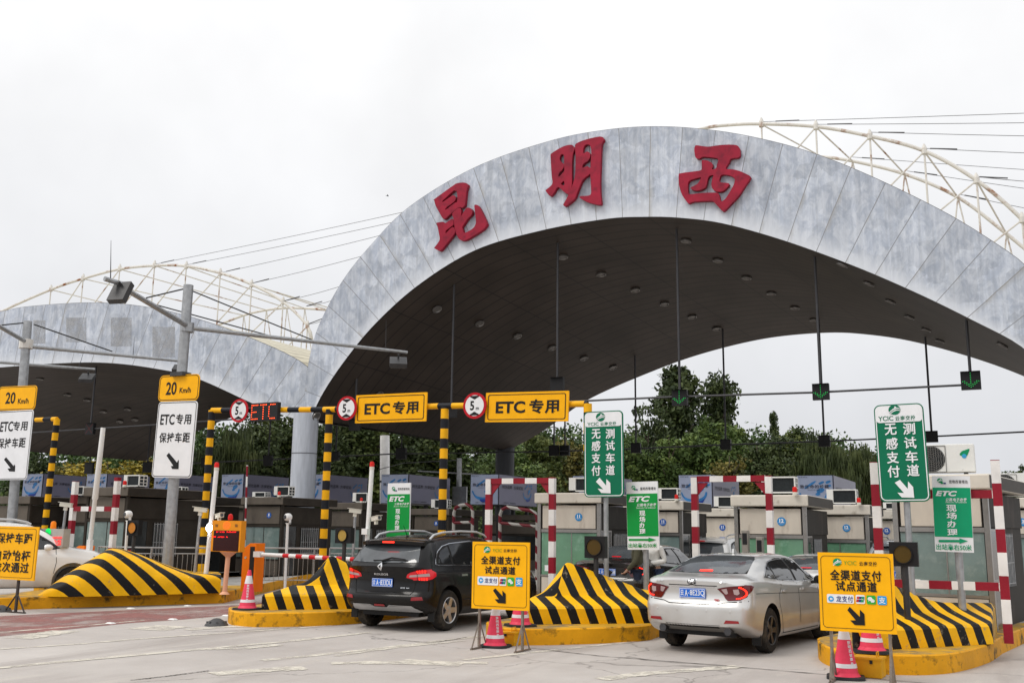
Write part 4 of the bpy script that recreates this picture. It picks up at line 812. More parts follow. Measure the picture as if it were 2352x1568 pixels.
banner([(2141.5, 1092.2), (2228.5, 1092.9), (2236, 1268.3), (2146.5, 1265.5)], 15.1, zz(.21874, 1837.4, 980), dict(top=(1590, 637), bot=(1610, 1155), logo=(1470, 562), lr=6.4, h=(1665, 575), hs=(43, 7.8), etc=(1537, 698), es=(50, 12.4), c=(1640, 763), cs=(48, 7.6), e=(1640, 789), ee=(48, 3.4), v=[(1590, 852), (1593, 932), (1598, 1018), (1602, 1107)], vs=(23.4, 16), ar=(1458, 1675, 1765, 1197, 13, 29), f=(1617, 1262), fs=(81, 13.5), pole=(2199, 1270)),
       'green ETC banner with arrow at the right, in front of the nearest booth', mat('banner_teal', '#0a9668', .4, var=.06))
banner([(892.3, 1109), (945.2, 1108.5), (936.8, 1262), (885, 1262)], 24.5, zz(.18227, 612.5, 980), dict(top=(1680, 846), bot=(1640, 1500), logo=(1600, 775), lr=3.8, h=(1730, 780), hs=(27, 6), etc=(1642, 905), es=(36, 12.4), c=(1705, 968), cs=(33, 5.6), e=(1695, 1000), ee=(33, 2.6), v=[(1655, 1062), (1650, 1135), (1648, 1200), (1645, 1272)], vs=(10.6, 11.4), pole=(912, 1262)),
       'green ETC banner rising behind the roof of the black car', m_green2)

def yellow_board(q, d, f, rows, label, arr=None, pay=None, lg=None, legs=(.2, .8), legz=0.0, stand='steel'):
    S = Pane(q, d); T = thing('yellow_board', label, 'notice board', S.c, 0, 'yellow notice boards on stands')
    b = MB(); b.poly(rrect(S.w, S.h), y=0, th=.03); S.out(b, 'panel', m_yellow, T)
    b = MB(); b.poly(rrect(S.w * .925, S.h * .92, .05), [rrect(S.w * .912, S.h * .908, .045)], y=-.005); S.out(b, 'border', m_ink, T)
    if lg:
        b = MB(); logo(b, S, *f(*lg[0]), lg[1], 0, 1, -.008); S.out(b, 'logo', [m_teal, m_signwhite], T)
        b = MB(); S.txt(b, 'YCIC', *f(*lg[2]), *lg[3], mi=0, yo=-.008, bold=.0); S.txt(b, '云南交投', *f(*lg[4]), *lg[5], mi=1, yo=-.008); S.out(b, 'header_lettering', [m_lime, m_ink], T)
    b = MB()
    for st, p, sz in rows: S.txt(b, st, *f(*p), *sz, yo=-.008, bold=.024)
    S.out(b, 'lettering', m_ink, T)
    if arr: b = MB(); arrow(b, S, arr, f, 0, -.008); S.out(b, 'arrow', m_ink, T)
    if pay:
        b = MB(); pw, ph = pay['sz']; s = S.s
        x, z = S.L(*f(*pay['w'])); b.poly(rrect(pay['ww'] * s, ph * s, .015, x, z), y=-.008, mi=0)
        S.txt(b, '龙支付', *f(*pay['wt']), *pay['wts'], mi=1, yo=-.012)
        x, z = S.L(*f(*pay['wl'])); r = ph * s * .32; b.poly(circ(r, x, z, 18), y=-.012, mi=2); b.poly(rrect(r * .7, r * .7, 0, x, z), y=-.014, mi=0); b.poly(rrect(r * .55, r * .22, 0, x + r * .5, z), y=-.015, mi=0)
        x, z = S.L(*f(*pay['u'])); b.poly(rrect(pw * s, ph * s, .015, x, z), y=-.008, mi=0)
        for k, m_ in ((-1, 3), (0, 1), (1, 4)): cx = x + k * pw * s * .26; hw, hh, sh = pw * s * .15, ph * s * .3, pw * s * .07; b.poly([(cx - hw - sh, z - hh), (cx + hw - sh, z - hh), (cx + hw + sh, z + hh), (cx - hw + sh, z + hh)], y=-.012 - .001 * (k + 1), mi=m_)
        text(b, 'UnionPay', x, z, w=pw * s * .75, y=-.017, mi=0)
        x, z = S.L(*f(*pay['g'])); b.poly(rrect(pw * s, ph * s, .015, x, z), y=-.008, mi=5)
        for dx, dz, r in ((-.12, .1, .27), (.16, -.1, .22)):
            cx, cz = x + dx * pw * s, z + dz * ph * s; rr = r * pw * s; b.poly(circ(rr, cx, cz, 18, rr * .85), y=-.012 - .002 * (dx > 0), mi=0); b.poly([(cx - rr * .7, cz - rr * .4), (cx - rr * .2, cz - rr * .7), (cx - rr * .8, cz - rr * 1.05)], y=-.012, mi=0)
            for e in (-.35, .35): b.poly(circ(rr * .13, cx + e * rr, cz + rr * .15, 8), y=-.016, mi=5)
        x, z = S.L(*f(*pay['b'])); b.poly(rrect(pw * s, ph * s, .015, x, z), y=-.008, mi=2); text(b, '支', x, z, h=ph * s * .72, y=-.012, mi=0, bold=.02)
        S.out(b, 'payment_marks', [m_signwhite, m_navy, m_lightblue, m_signred, m_teal, m_wgreen], T)
    for fx in legs:
        x = -S.w / 2 + S.w * fx; zb = -S.c.z + legz; b = MB()
        if stand == 'steel':
            b.bbox((x - .017, .03, zb + .03), (x + .017, .065, -S.h * .2)); b.bbox((x - .016, -.2, zb), (x + .016, .32, zb + .025))
            for yy in (-.17, .28): b.tube([(x, .05, zb + .42), (x, yy, zb + .03)], .013, 4)
            b.build('leg', m_legsteel, T)
        else:
            b.bbox((x - .025, .03, zb), (x + .025, .07, -S.h * .2)); b.bbox((x - .32, .0, zb), (x + .32, .05, zb + .025))
            for xx in (-.28, .28): b.tube([(x, .05, zb + .38), (x + xx, .03, zb + .03)], .02, 4)
            b.build('leg', m_rustleg, T)
m_legsteel = mat('stainless_leg', (.24, .2, .165), .35, .5, var=.3, scale=10); m_rustleg = mat('brown_iron_leg', (.05, .04, .035), .6)
kz = zz(.26042, 1470, 1194.4)
yellow_board([(1878.9, 1267.3), (2052, 1271.7), (2059, 1456.1), (1883.5, 1446.5)], 12.45, kz, [('全渠道支付', (1900, 485), (118.5, 25)), ('试点通道', (1907, 582), (95, 24))], 'large yellow notice board with payment marks at the right, behind a traffic cone',
    [(1850, 760), (1940, 850), (1940, 785), (1980, 825), (1985, 925), (1895, 920), (1855, 880), (1905, 880), (1830, 790)], dict(sz=(20.6, 20.6), w=(1768, 690), ww=62.5, wt=(1805, 692), wts=(39, 14.5), wl=(1686, 690), u=(1944, 695), g=(2040, 700), b=(2136, 705)), ((1740, 367), 10, (1853, 375), (30, 9.4), (2012, 382), (41, 10)), (.13, .9))
km = zz(.26042, 765.6, 1163.7)
yellow_board([(1086.4, 1242.6), (1216.9, 1245.7), (1214, 1402), (1082, 1396)], 15.4, km, [('全渠道支付', (1475, 470), (90, 19.5)), ('试点通道', (1472, 558), (70.3, 18.7))], 'yellow notice board with payment marks standing beside the black car',
    [(1430, 715), (1495, 785), (1492, 735), (1522, 765), (1522, 850), (1455, 845), (1425, 812), (1462, 812), (1410, 735)], dict(sz=(15.4, 17), w=(1365, 650), ww=48, wt=(1392, 648), wts=(29, 11.7), wl=(1305, 645), u=(1497, 655), g=(1566, 658), b=(1640, 660)), ((1358, 375), 7.4, (1447, 382), (21.6, 7.3), (1562, 385), (31, 7.8)), (.12, .87))
kl = zz(.23437, 0, 1200.5)
yellow_board([(-24, 1206.5), (89.8, 1209.9), (76.9, 1333), (-34, 1327)], 20.9, kl, [('保持车距', (145, 150), (81, 25)), ('自动抬杆', (122, 318), (82, 25)), ('依次通过', (107, 432), (82, 24))], 'yellow notice board with three lines of writing at the left edge', None, None, None, (.66,), 0.0, 'iron')

# ETC gantry signs
S5 = zz(.3516, 428.7, 857.5); Z2 = zz(.27343, 1041.2, 857.5)
def gantry_sign(q, f, a, b_, label, dy=-.14):
    S = Pane(q, 0, YG + dy); T = thing('gantry_sign', label, 'road sign', S.c, 0, 'yellow ETC signs on the gantry')
    b = MB(); b.poly(rrect(S.w, S.h, .01), y=0, th=.04); S.out(b, 'panel', m_yellow, T)
    b = MB(); b.poly(rrect(S.w * .94, S.h * .86, .05), [rrect(S.w * .92, S.h * .81, .04)], y=-.006); S.out(b, 'border', m_ink, T)
    b = MB(); S.txt(b, 'ETC', *f(*a[0]), *a[1], yo=-.008, bold=.03); S.txt(b, '专用', *f(*b_[0]), *b_[1], yo=-.008, bold=.03); S.out(b, 'lettering', m_ink, T)
gantry_sign([(814.5, 907.6), (976.5, 901.3), (982.4, 965.6), (819, 971.6)], S5, ((1245, 230), (59, 25.3)), ((1430, 222), (58, 29.5)), 'yellow ETC sign on the gantry, the left of the pair')
gantry_sign([(1111.7, 902), (1302.8, 897.7), (1308.3, 966.3), (1118.5, 969)], Z2, ((480, 283), (68.4, 27.3)), ((763, 275), (67, 32.5)), 'yellow ETC sign on the gantry, the right of the pair')
def height_sign(x, y, wpx, hpx, label):
    Y = YG - .22; c = PY(x, y, Y); r = (PY(x, y - hpx / 2, Y) - c).length; T = thing('height_limit_sign', label, 'height limit sign', c, 0, 'round five metre height signs')
    b = MB(); b.poly(circ(r, n=36), y=0, th=.03); b.build('disc', m_signred, T)
    b = MB(); b.poly(circ(r * .80, n=36), y=-.005); b.build('white_field', m_signwhite, T)
    b = MB()
    for s in (1, -1): b.poly([(-r * .42, s * r * .68), (r * .42, s * r * .68), (r * .3, s * r * .745), (-r * .3, s * r * .745)] if s < 0 else [(r * .42, r * .68), (-r * .42, r * .68), (-r * .3, r * .745), (r * .3, r * .745)], y=-.009); b.poly([(-r * .42, s * r * .68), (r * .42, s * r * .68), (0, s * r * .46)], y=-.0095)
    text(b, '5', -r * .2, 0, h=r * .72, w=r * .36, y=-.009, bold=.03); text(b, 'm', r * .26, -r * .24, h=r * .2, w=r * .26, y=-.009, bold=.02); b.build('marking', m_ink, T)
height_sign(548.5, 942.5, 40, 53, 'round five metre height sign left of the red lit ETC display')
height_sign(796, 937, 44, 55, 'round five metre height sign left of the first yellow ETC sign')
height_sign(1090, 931, 50, 60, 'round five metre height sign left of the second yellow ETC sign')
m_led = mat('orange_red_led', '#ff5a2a', .4, emit='#ff4a1c', es=3.0); m_ledg = mat('green_led', '#18e060', .4, emit='#18ff70', es=.45); m_ledr = mat('red_led', '#ff2020', .4, emit='#ff1c1c', es=1.6)
def dots(b, pts, r, y, mi=0):
    for x, z in pts: b.poly(circ(r, x, z, 6), y=y, mi=mi)
def led_text(b, st, x0, z0, w_, h_, r, y):
    F = {'E': ['11111', '10000', '10000', '11110', '10000', '10000', '11111'], 'T': ['11111', '00100', '00100', '00100', '00100', '00100', '00100'], 'C': ['01111', '10000', '10000', '10000', '10000', '10000', '01111']}
    n = len(st)
    for i, ch in enumerate(st):
        for j, row in enumerate(F[ch]):
            for k, c in enumerate(row):
                if c == '1': dots(b, [(x0 + w_ * (i + (k + .5) / 6) / n, z0 - h_ * (j + .5) / 7)], r, y)
S = Pane([(574, 926), (636, 923), (638, 963), (576, 967)], 0, YG - .2); T = thing('led_sign', 'black display on the gantry with ETC in red lights', 'led display', S.c)
b = MB(); b.bbox((-S.w / 2, 0, -S.h / 2), (S.w / 2, .14, S.h / 2)); S.out(b, 'case', m_black, T)
b = MB(); led_text(b, 'ETC', -S.w * .47, S.h * .44, S.w * .96, S.h * .9, .016, -.008); S.out(b, 'lit_letters', m_led, T)

# ================================================================== lane lights under the canopy
m_sigbox = mat('signal_box_black', (.012, .012, .013), .5); m_hang = mat('hanger_pipe', (.07, .07, .075), .5, .4); m_ledx = mat('dim_red_led', '#7a1014', .4, emit='#c01018', es=.35)
G_L = 'lane lights hung under the canopies'
def lane_light(x, y, sz, Y, label, kind=None, bv=None, hang=True):
    c = PY(x, y, Y); s = sz * (c - EYE).dot(FW) / FPX; T = thing('lane_light', label, 'lane light', c, 0, G_L)
    b = MB(); b.bbox((-s / 2, 0, -s / 2), (s / 2, .16, s / 2)); o = b.build('case', m_sigbox, T)
    b = MB(); b.add([(-s / 2, 0, s / 2), (s / 2, 0, s / 2), (s / 2, -.12, s / 2 - .01), (-s / 2, -.12, s / 2 - .01)], [(0, 1, 2, 3)]); b.build('hood', m_sigbox, T)
    b = MB()
    if kind == 'down':
        dots(b, [(0, s * (.4 - .11 * k)) for k in range(8)] + [(sg * s * .1 * k, s * (-.4 + .085 * k)) for k in range(1, 5) for sg in (-1, 1)] + [(sg * s * .1 * k, s * (-.3 + .085 * k)) for k in range(1, 4) for sg in (-1, 1)], s * .02, -.006); b.build('green_arrow', m_ledg, T)
    elif kind == 'x': dots(b, [(sg * s * .075 * k, s * .075 * k) for k in range(-5, 6) for sg in (-1, 1)], s * .02, -.006); b.build('red_cross', m_ledx, T)
    if hang:
        h = (bv or bvh_s).ray_cast(c + Vector((0, .08, s / 2)), Vector((0, 0, 1)), 40); top = (h[0].z if h[0] is not None else c.z + 5) - c.z + .05
        b = MB(); b.tube([(0, .08, s / 2), (0, .08, top)], .045, 8); b.build('hanger', m_hang, T)
Y1, Y2 = YC + 1.2, YR - 2.5
lane_light(1560, 912.5, 35.5, Y1, 'lane light with green arrow in front of the tall trees', 'down'); lane_light(1884.6, 899, 37, Y1, 'lane light with green arrow left of the right green sign', 'down'); lane_light(2229.5, 873, 42, Y1, 'lane light with green arrow at the right edge under the canopy', 'down')
lane_light(1278, 882, 32, Y1, 'dark unlit lane light just above the second yellow ETC sign')
lane_light(1034, 945, 26, Y1, 'dark lane light behind the yellow and black pole, left of the second height sign'); lane_light(812, 975, 26, Y1, 'dark lane light hidden behind the first yellow ETC sign')
lane_light(204.7, 984, 26, Y1, 'lane light with a red cross under the left canopy', 'x', bvh_l)
for x, y, s, l in ((1459.5, 1028, 23, 'dark rear lane light left of the tall trees'), (1666, 1020, 24, 'dark rear lane light in front of the trees, second from left'), (1892.5, 1012, 26, 'dark rear lane light against the sky left of the right green sign'), (2140, 1002, 26, 'dark rear lane light right of the right green sign'),
                   (1271, 1034, 24, 'dark rear lane light left of the first green sign'), (920, 1041, 26, 'dark rear lane light behind the far white post')):
    lane_light(x, y, s, Y2, l)
for x, y, s, l in ((769, 1047, 20, 'dark rear lane light beside the second yellow and black post'), (470, 1062, 22, 'dark rear lane light left of the first yellow and black post'), (614, 1057, 24, 'dark rear lane light left of the silver column'), (203, 1074, 26, 'dark rear lane light behind the raised barrier arm'), (336, 1072, 24, 'dark rear lane light left of the white ETC sign')):
    lane_light(x, y, s, Y2, l, None, bvh_l)
lane_light(1296, 1034, 23, Y2 + .3, 'second box of the dark double lane light left of the first green sign')
def bar(px, Y, label):
    P = [PY(*p, Y) for p in px]; T = thing('support_bar', label, 'support bar', P[0], 0, 'bars linking the lane lights'); b = MB(); b.tube([p - P[0] for p in P], .035, 8); b.build('bar', m_hang, T)
bar([(1040, 932), (1350, 920), (1545, 911), (1870, 901), (2212, 884)], Y1 + .1, 'grey bar linking the front row of lane lights across the sky'); bar([(1278, 1036), (1458, 1030), (1665, 1021), (1893, 1013), (2140, 1002), (2400, 989)], Y2 + .1, 'dark bar linking the rear row of lane lights in front of the trees')
bar([(60, 994), (356, 975), (560, 961)], Y1 + .1, 'pale bar under the left canopy'); bar([(430, 1064), (902, 1042), (1278, 1036)], Y2 + .1, 'dark bar behind the silver column')
# ================================================================== traffic islands and striped crash blocks
m_kerb = mat('yellow_kerb_paint', '#dc9c10', .6, var=.2, scale=1.8, col2='#54431c', c2=(.52, .66), c2scale=3.6, bump=.3, bscale=14)
m_kerb_top = mat('yellow_kerb_top', '#c99a2a', .6, var=.15, scale=2.2, col2='#7d715a', c2=(.47, .62), c2scale=2.4)
m_deck = mat('island_paving', (.36, .35, .33), .7, var=.12, scale=3, col2=(.26, .25, .23), c2=(.5, .65))
GI = 'yellow kerbed traffic islands'
def island(label, front, back, z=.25, deck=None):
    """front outline as ground points left to right; both ends run back along the vector back"""
    P = [Vector((p.x, p.y, 0)) for p in front]; o = P[0].copy(); T = thing('traffic_island', label, 'traffic island', o, 0, GI); P = [p - o for p in P]
    Q = P + [P[-1] + back, P[0] + back]; n = len(Q)
    b = MB(); r = .02
    b.add([(p.x, p.y, 0) for p in Q] + [(p.x, p.y, z - r) for p in Q], [(i, (i + 1) % n, n + (i + 1) % n, n + i) for i in range(n)], 0)
    c = sum(Q, Vector()) / n
    ins = [p + (c - p).normalized() * .03 for p in Q]; b.add([(p.x, p.y, z - r) for p in Q] + [(p.x, p.y, z) for p in ins], [(i, (i + 1) % n, n + (i + 1) % n, n + i) for i in range(n)], 0)
    b.build('kerb', m_kerb, T)
    u = back.normalized() * 3.2; h = n - 2; mid = [ins[0] + u, ins[h - 1] + u]
    b = MB(); b.add([(p.x, p.y, z - .001) for p in ins[:h] + mid[::-1]], [tuple(range(h + 2))]); b.build('top', m_kerb_top, T)
    b = MB(); b.add([(p.x, p.y, z - .001) for p in (mid[0], mid[1], ins[h], ins[h + 1])], [(0, 1, 2, 3)]); b.build('paving', m_deck, T)
    return T
def arc(px, k=4): return [p for p in interp([G(*q) for q in px], len(px) * k)]
BK = Vector((0, 1, 0))
island('traffic island under the long striped block at the left', [G(-60, 1401), G(18, 1400), G(260, 1392), G(513, 1384.5)], HD * 13)
island('rounded traffic island with a cone on it, left of the black car', arc([(523, 1424), (527, 1432), (548, 1437), (600, 1439.5), (740, 1436.5), (830, 1431)]), BK * 16)
island('traffic island under the striped block between the black car and the silver car', arc([(1116, 1462), (1124, 1472), (1160, 1479), (1240, 1481), (1380, 1477), (1480, 1471), (1509, 1463)]), BK * 19)
island('nearest rounded traffic island at the lower right corner', arc([(1879, 1503), (1884, 1517), (1915, 1532), (1985, 1545), (2060, 1549), (2140, 1549), (2206, 1541), (2271, 1521), (2303, 1500)]), Matrix.Rotation(R(-9), 3, 'Z') @ BK * 16)
for x, y, d, W, y0, l in ((650, 1141, 32.6, 1.6, 1.2, 'traffic island carrying the brown booths by the silver column'), (296, 1118, 28, 1.6, 1.2, 'traffic island carrying the brown booth between the lamp posts'), (2404, 1142, 24, 1.75, 2.5, 'traffic island carrying booth 13 at the right edge')):
    c = PD(x, y, d); island(l, [Vector((c.x - W - .35, c.y - y0, 0)), Vector((c.x + .35, c.y - y0, 0))], BK * 17)
STY = dict(wear='#8d8270', wearpos=(.60, .69), wscale=5.5, rough=.5)
m_blk = stripe_mat('crash_block_stripes', (1, .85, .5), .42, '#f2b80a', '#141416', duty=.5, offset=.05, **STY)
m_blkA = stripe_mat('long_block_stripes', (1, .5, .95), .585, '#f2b80a', '#141416', duty=.55, offset=.1, **STY)
m_blkL = stripe_mat('crash_block_left_facet', (-1, .2, .5), .38, '#f2b80a', '#141416', duty=.5, offset=.1, **STY)
GBk = 'black and yellow striped crash blocks'
def lin(t, pts):
    for (a, va), (b_, vb) in zip(pts, pts[1:]):
        if t <= b_: return va + (vb - va) * (t - a) / (b_ - a)
    return pts[-1][1]
def block(label, pl, pr, ridge, depth=2.3, h0=.28, off=0.0):
    A, Bp = G(*pl, .25), G(*pr, .25); d = Bp - A; rz = math.atan2(d.y, d.x); W = d.length
    T = thing('crash_block', label, 'crash barrier', A, 0, GBk); ex = d.normalized()
    nx, ny = 72, 46; rows = []
    for j in range(ny + 1):
        y = depth * j / ny; row = []
        for i in range(nx + 1):
            t = i / nx; x = W * t; zr = lin(t, ridge); s = min(.42, zr)
            if y < .06: z = h0 * (0.86 + .14 * math.sin(math.pi / 2 * y / .06))
            elif y < .75: z = h0 + (s - h0) * ((y - .06) / .69)
            elif y < 1.15: z = s + (zr - s) * min(1, (y - .75) / .32)
            else: z = zr + (min(zr, .42) - zr) * min(1, (y - 1.15) / .5) ** .8
            e = min(x, W - x) / .05
            if e < 1: z *= .9 + .1 * math.sin(math.pi / 2 * e)
            fo = .10 * (1 - math.sqrt(max(0, 1 - max(0, 1 - x / .35) ** 2)))     # slightly rounded nose corner
            q = ex * x + Vector((0, y + fo * max(0, 1 - y / .5) * 2.5, 0)); row.append(Vector((q.x, q.y, z)))
        rows.append(row)
    b = MB(); b.grid(rows)
    b.grid([[Vector((p.x, p.y, 0)) for p in rows[0]], rows[0]]); b.grid([rows[-1], [Vector((p.x, p.y, 0)) for p in rows[-1]]])
    L_, Rr = [r[0] for r in rows], [r[-1] for r in rows]
    b.grid([L_, [Vector((p.x, p.y, 0)) for p in L_]]); b.grid([[Vector((p.x, p.y, 0)) for p in Rr], Rr])
    o = b.build('block', [m_blk, m_blkL], T, smooth=24, normals=True); ta = max(ridge, key=lambda q: q[1])[0]
    for f in o.data.polygons:
        c = f.center; tt = (c.x / ex.x) / W
        if tt < ta - .005 and c.y - ex.y * tt * W > .72 and f.normal.z > .15: f.material_index = 1
    return T
block('striped crash block left of the black car, with a pointed peak', (584, 1400), (852, 1397), [(0, .30), (.08, .40), (.15, .5), (.31, .96), (.33, .96), (.76, .5), (1, .44)])
block('striped crash block between the black and silver cars, with a pointed peak', (1168, 1434), (1502, 1430), [(0, .32), (.04, .44), (.20, .96), (.22, .96), (.76, .5), (1, .44)])
block('nearest striped crash block at the right, behind the yellow board', (1952, 1496), (2282, 1478), [(0, .75), (.04, .95), (.08, .93), (.5, .57), (.6, .53), (1, .50)])
A0, A1 = G(76, 1373, .25), G(506, 1361, .25); dA = A1 - A0; rzA = math.atan2(dA.y, dA.x); LA = dA.length
T = thing('crash_block', 'long rounded striped crash block at the left below the lamp post', 'crash barrier', A0, rzA, GBk)
prof = []
for px, py in [(76, 1372), (82, 1362), (94, 1350.5), (117, 1331.7), (141, 1313), (169, 1294), (199, 1275.5), (220, 1261.4), (234, 1258.4), (255, 1260), (293, 1270.8), (328, 1282.5), (368, 1297.8), (405, 1308.3), (436, 1314.6), (506, 1315.3)]:
    t = (px - 76) / 430; p0 = A0.lerp(A1, t); d0 = (p0 - EYE).dot(HD); p = PD(px, py, d0 + .75); prof.append((t, max(.02, p.z - .25)))
eyA = Matrix.Rotation(-rzA, 3, 'Z') @ (Matrix.Rotation(R(19), 3, 'Z') @ HD); rows = []; nx, ny = 90, 36; WA = 2.0
for j in range(ny + 1):
    row = []
    for i in range(nx + 1):
        t = i / nx; x = LA * t; Hh = lin(t, prof); nose = max(0, 1 - x / 1.5); y0 = .92 * (1 - math.sqrt(max(0, 1 - nose ** 2))); y1 = WA - y0
        an = math.pi * j / ny; k = max(0, min(1, (t - .62) / .25)); e = .64 - .34 * k
        cy = -math.copysign(abs(math.cos(an)) ** (e), math.cos(an)); cz = math.sin(an) ** (e)
        q = Vector((x, 0, 0)) + eyA * ((y0 + y1) / 2 + (y1 - y0) / 2 * cy); row.append(Vector((q.x, q.y, Hh * cz)))
    rows.append(row)
b = MB(); b.grid(rows); b.add(rows[0][:0] + [r[-1] for r in rows], [tuple(range(ny + 1))]); b.build('block', m_blkA, T, smooth=45, normals=True)

# ================================================================== cones, boxes, small road things
m_cone = mat('cone_plastic', '#e0415c', .45, var=.08, scale=8, col2='#b53047', c2=(.62, .8)); m_coneband = mat('cone_band', (.72, .71, .74), .35, var=.06); m_rubber = mat('black_rubber', (.025, .025, .026), .65, var=.25)
def cone():
    T = thing('traffic_cone', '', 'traffic cone', (0, 0, 0), 0, 'red and white traffic cones'); H_ = .72
    b = MB(); pts = rrect(.46, .46, .12, n=4); n = len(pts); b.add([(x, y, 0) for x, y in pts] + [(x * .97, y * .97, .035) for x, y in pts], [(i, (i + 1) % n, n + (i + 1) % n, n + i) for i in range(n)] + [tuple(range(n, 2 * n))]); b.build('base', m_rubber, T)
    r = lambda z: .158 - (z - .03) * (.158 - .028) / (H_ - .03)
    def ring(z0, z1, name, m, e=0.0, extra=()):
        b = MB(); b.lathe([(r(z0) + e, z0)] + list(extra) + [(r(z1) + e, z1)], n=24); return b.build(name, m, T, smooth=40)
    ring(.03, H_, 'body', m_cone, 0, ()); ring(.47, .615, 'band', m_coneband, .003); ring(.135, .185, 'band', m_coneband, .003)
    b = MB(); b.lathe([(.185, .03), (.165, .05), (.15, .075)], n=24); b.build('skirt', m_cone, T, smooth=40)
    b = MB(); tb = MB()
    for k, ch in enumerate('昆明西管理处'): text(tb, ch, 0, .435 - k * .049, h=.04, w=.042, bold=.02)
    vs = [(math.cos(R(-52) + x / r(z)) * (r(z) + .004), math.sin(R(-52) + x / r(z)) * (r(z) + .004), z) for x, _, z in tb.v]; b.add(vs, tb.f); b.build('lettering', m_coneband, T)
    return T
cone0 = cone()
for i, (px, py, z, lb) in enumerate([(1943, 1557, 0, 'traffic cone on the road in front of the large yellow board at the right'), (1137, 1485, 0, 'traffic cone on the road in front of the yellow board beside the black car'), (568, 1399, .25, 'traffic cone standing on the rounded island left of the black car'), (1195, 1437, .25, 'traffic cone on the island half hidden behind the yellow board by the black car'), (2003, 1497, .25, 'traffic cone on the nearest island, behind the right yellow board')]):
    p = G(px, py, z)
    if i == 0: cone0.location = p; cone0.rotation_euler = (0, 0, R(10)); cone0['label'] = lb
    else: dup(cone0, p, R((10, 8, -4, 55, 12)[i]), lb)
m_ybox = mat('yellow_box_paint', '#d9a018', .5, var=.12, scale=4, col2='#7a5f1e', c2=(.6, .75))
def ybox(x, y, w_, h, dp, label):
    p = G(x, y); T = thing('metal_box', label, 'metal box', p, R(-3), 'yellow metal boxes by the islands')
    b = MB(); b.bbox((-w_ / 2, 0, 0), (w_ / 2, dp, h)); o = b.build('box', m_ybox, T); bv = o.modifiers.new('b', 'BEVEL'); bv.width = .01
    b = MB(); b.bbox((-w_ / 2 - .012, -.012, h - .02), (w_ / 2 + .012, dp + .01, h + .005)); b.build('lid', m_ybox, T)
    b = MB(); b.tube([(w_ * .33, .05, h), (w_ * .33, .05, h + .07), (w_ * .33, .17, h + .07), (w_ * .33, .17, h)], .008, 6); b.build('handle', m_ybox, T)
    b = MB(); b.bbox((w_ * .1, -.018, h * .72), (w_ * .2, -.005, h * .9)); b.build('latch', m_black, T)
ybox(1993, 1556, .34, .24, .3, 'yellow metal box on the road between the cone and right board leg'); ybox(1152, 1481, .46, .2, .3, 'yellow metal box behind the cone by the black car')
def hump(x, y, label):
    p = G(x, y); T = thing('rubber_bollard', label, 'rubber dome', p, 0, 'black rubber domes on the road'); b = MB(); b.lathe([(.21, 0), (.20, .03), (.13, .085), (.06, .125), (0, .135)], n=16)
    for k in range(8): a = k * math.pi / 4; b.box((.13 * math.cos(a), .13 * math.sin(a), .055), (.10, .016, .05), a)
    b.build('dome', mat('grey_rubber', (.07, .07, .072), .6, var=.2), T, smooth=40)
hump(497, 1436, 'black rubber dome on the road left of the rounded island'); hump(2, 1404, 'black rubber dome on the road at the left edge')
def stud(x, y, label): p = G(x, y, .004); b = MB(); b.add([(-.08, -.06, 0), (.08, -.06, 0), (.08, .06, 0), (-.08, .06, 0), (-.05, -.03, .022), (.05, -.03, .022), (.05, .03, .022), (-.05, .03, .022)], [(0, 1, 5, 4), (1, 2, 6, 5), (2, 3, 7, 6), (3, 0, 4, 7), (4, 5, 6, 7)]); tag(b.build('road_stud', m_white, None, p), label, 'road stud', 'white studs along the red lane')
for x, y, l in ((254, 1431, 'white road stud on the near edge of the red lane, leftmost'), (397, 1422, 'white road stud on the near edge of the red lane, middle'), (520, 1413.5, 'white road stud on the near edge of the red lane beside the rounded island'), (300, 1397, 'white road stud along the kerb of the left island, nearer'), (431, 1391, 'white road stud along the kerb of the left island, farther')): stud(x, y, l)

# ================================================================== barriers, terminals, cameras, signals
m_orange = mat('orange_cabinet', '#ee7a12', .4, var=.06, scale=3); m_orange2 = mat('orange_terminal', '#e08f1c', .4, var=.06); m_peach = mat('peach_post', '#e0a888', .45, var=.06); m_screen = mat('dark_red_screen', (.03, .006, .007), .2)
m_flash = mat('flash_lamp', (1, 1, 1), .3, emit=(1, 1, 1), es=30); m_silver = mat('silver_lock', (.6, .6, .6), .25, .9)
m_boom = mat('white_boom', (.76, .76, .75), .4, var=.06); m_boomred = mat('boom_red_band', '#c01c25', .45)
def cabinet(x, y, z, h, w_, label, d=None):
    p = G(x, y, z) if d is None else gd(x, d, z); T = thing('barrier_cabinet', label, 'barrier cabinet', p, 0, 'orange barrier cabinets')
    b = MB(); s = w_ / 2; pr = [(-s, 0), (s, 0), (s, h), (s * .1, h), (-s, h * .88)]; b.poly(pr, y=0, th=.32); o = b.build('body', m_orange, T)
    b = MB(); b.bbox((s * .15, -.008, .0), (s * .85, -.001, h * .93)); b.build('black_panel', m_black, T)
    b = MB(); b.lathe([(.0, .012), (.03, .012), (.034, 0)], (-s * .5, -.0, h * .70), 12, axis=(0, -1, 0)); b.build('lock', m_silver, T); return T, p
T, p = cabinet(567, 1358, .25, 1.13, .40, 'orange barrier cabinet with lowered arm behind the left cone')
a, e = PY(592, 1272, p.y - .05), PY(838, 1285, p.y - .05)
b = MB(); b.tube([a - p, e - p], .045, 10); ob = b.build('barrier_arm', m_boom, T, smooth=40)
b = MB(); b.box((a - p) + Vector((.02, 0, 0)), (.2, .14, .13)); b.build('arm_clamp', m_boom, T)
dv = (e - a).normalized(); n_ = 6
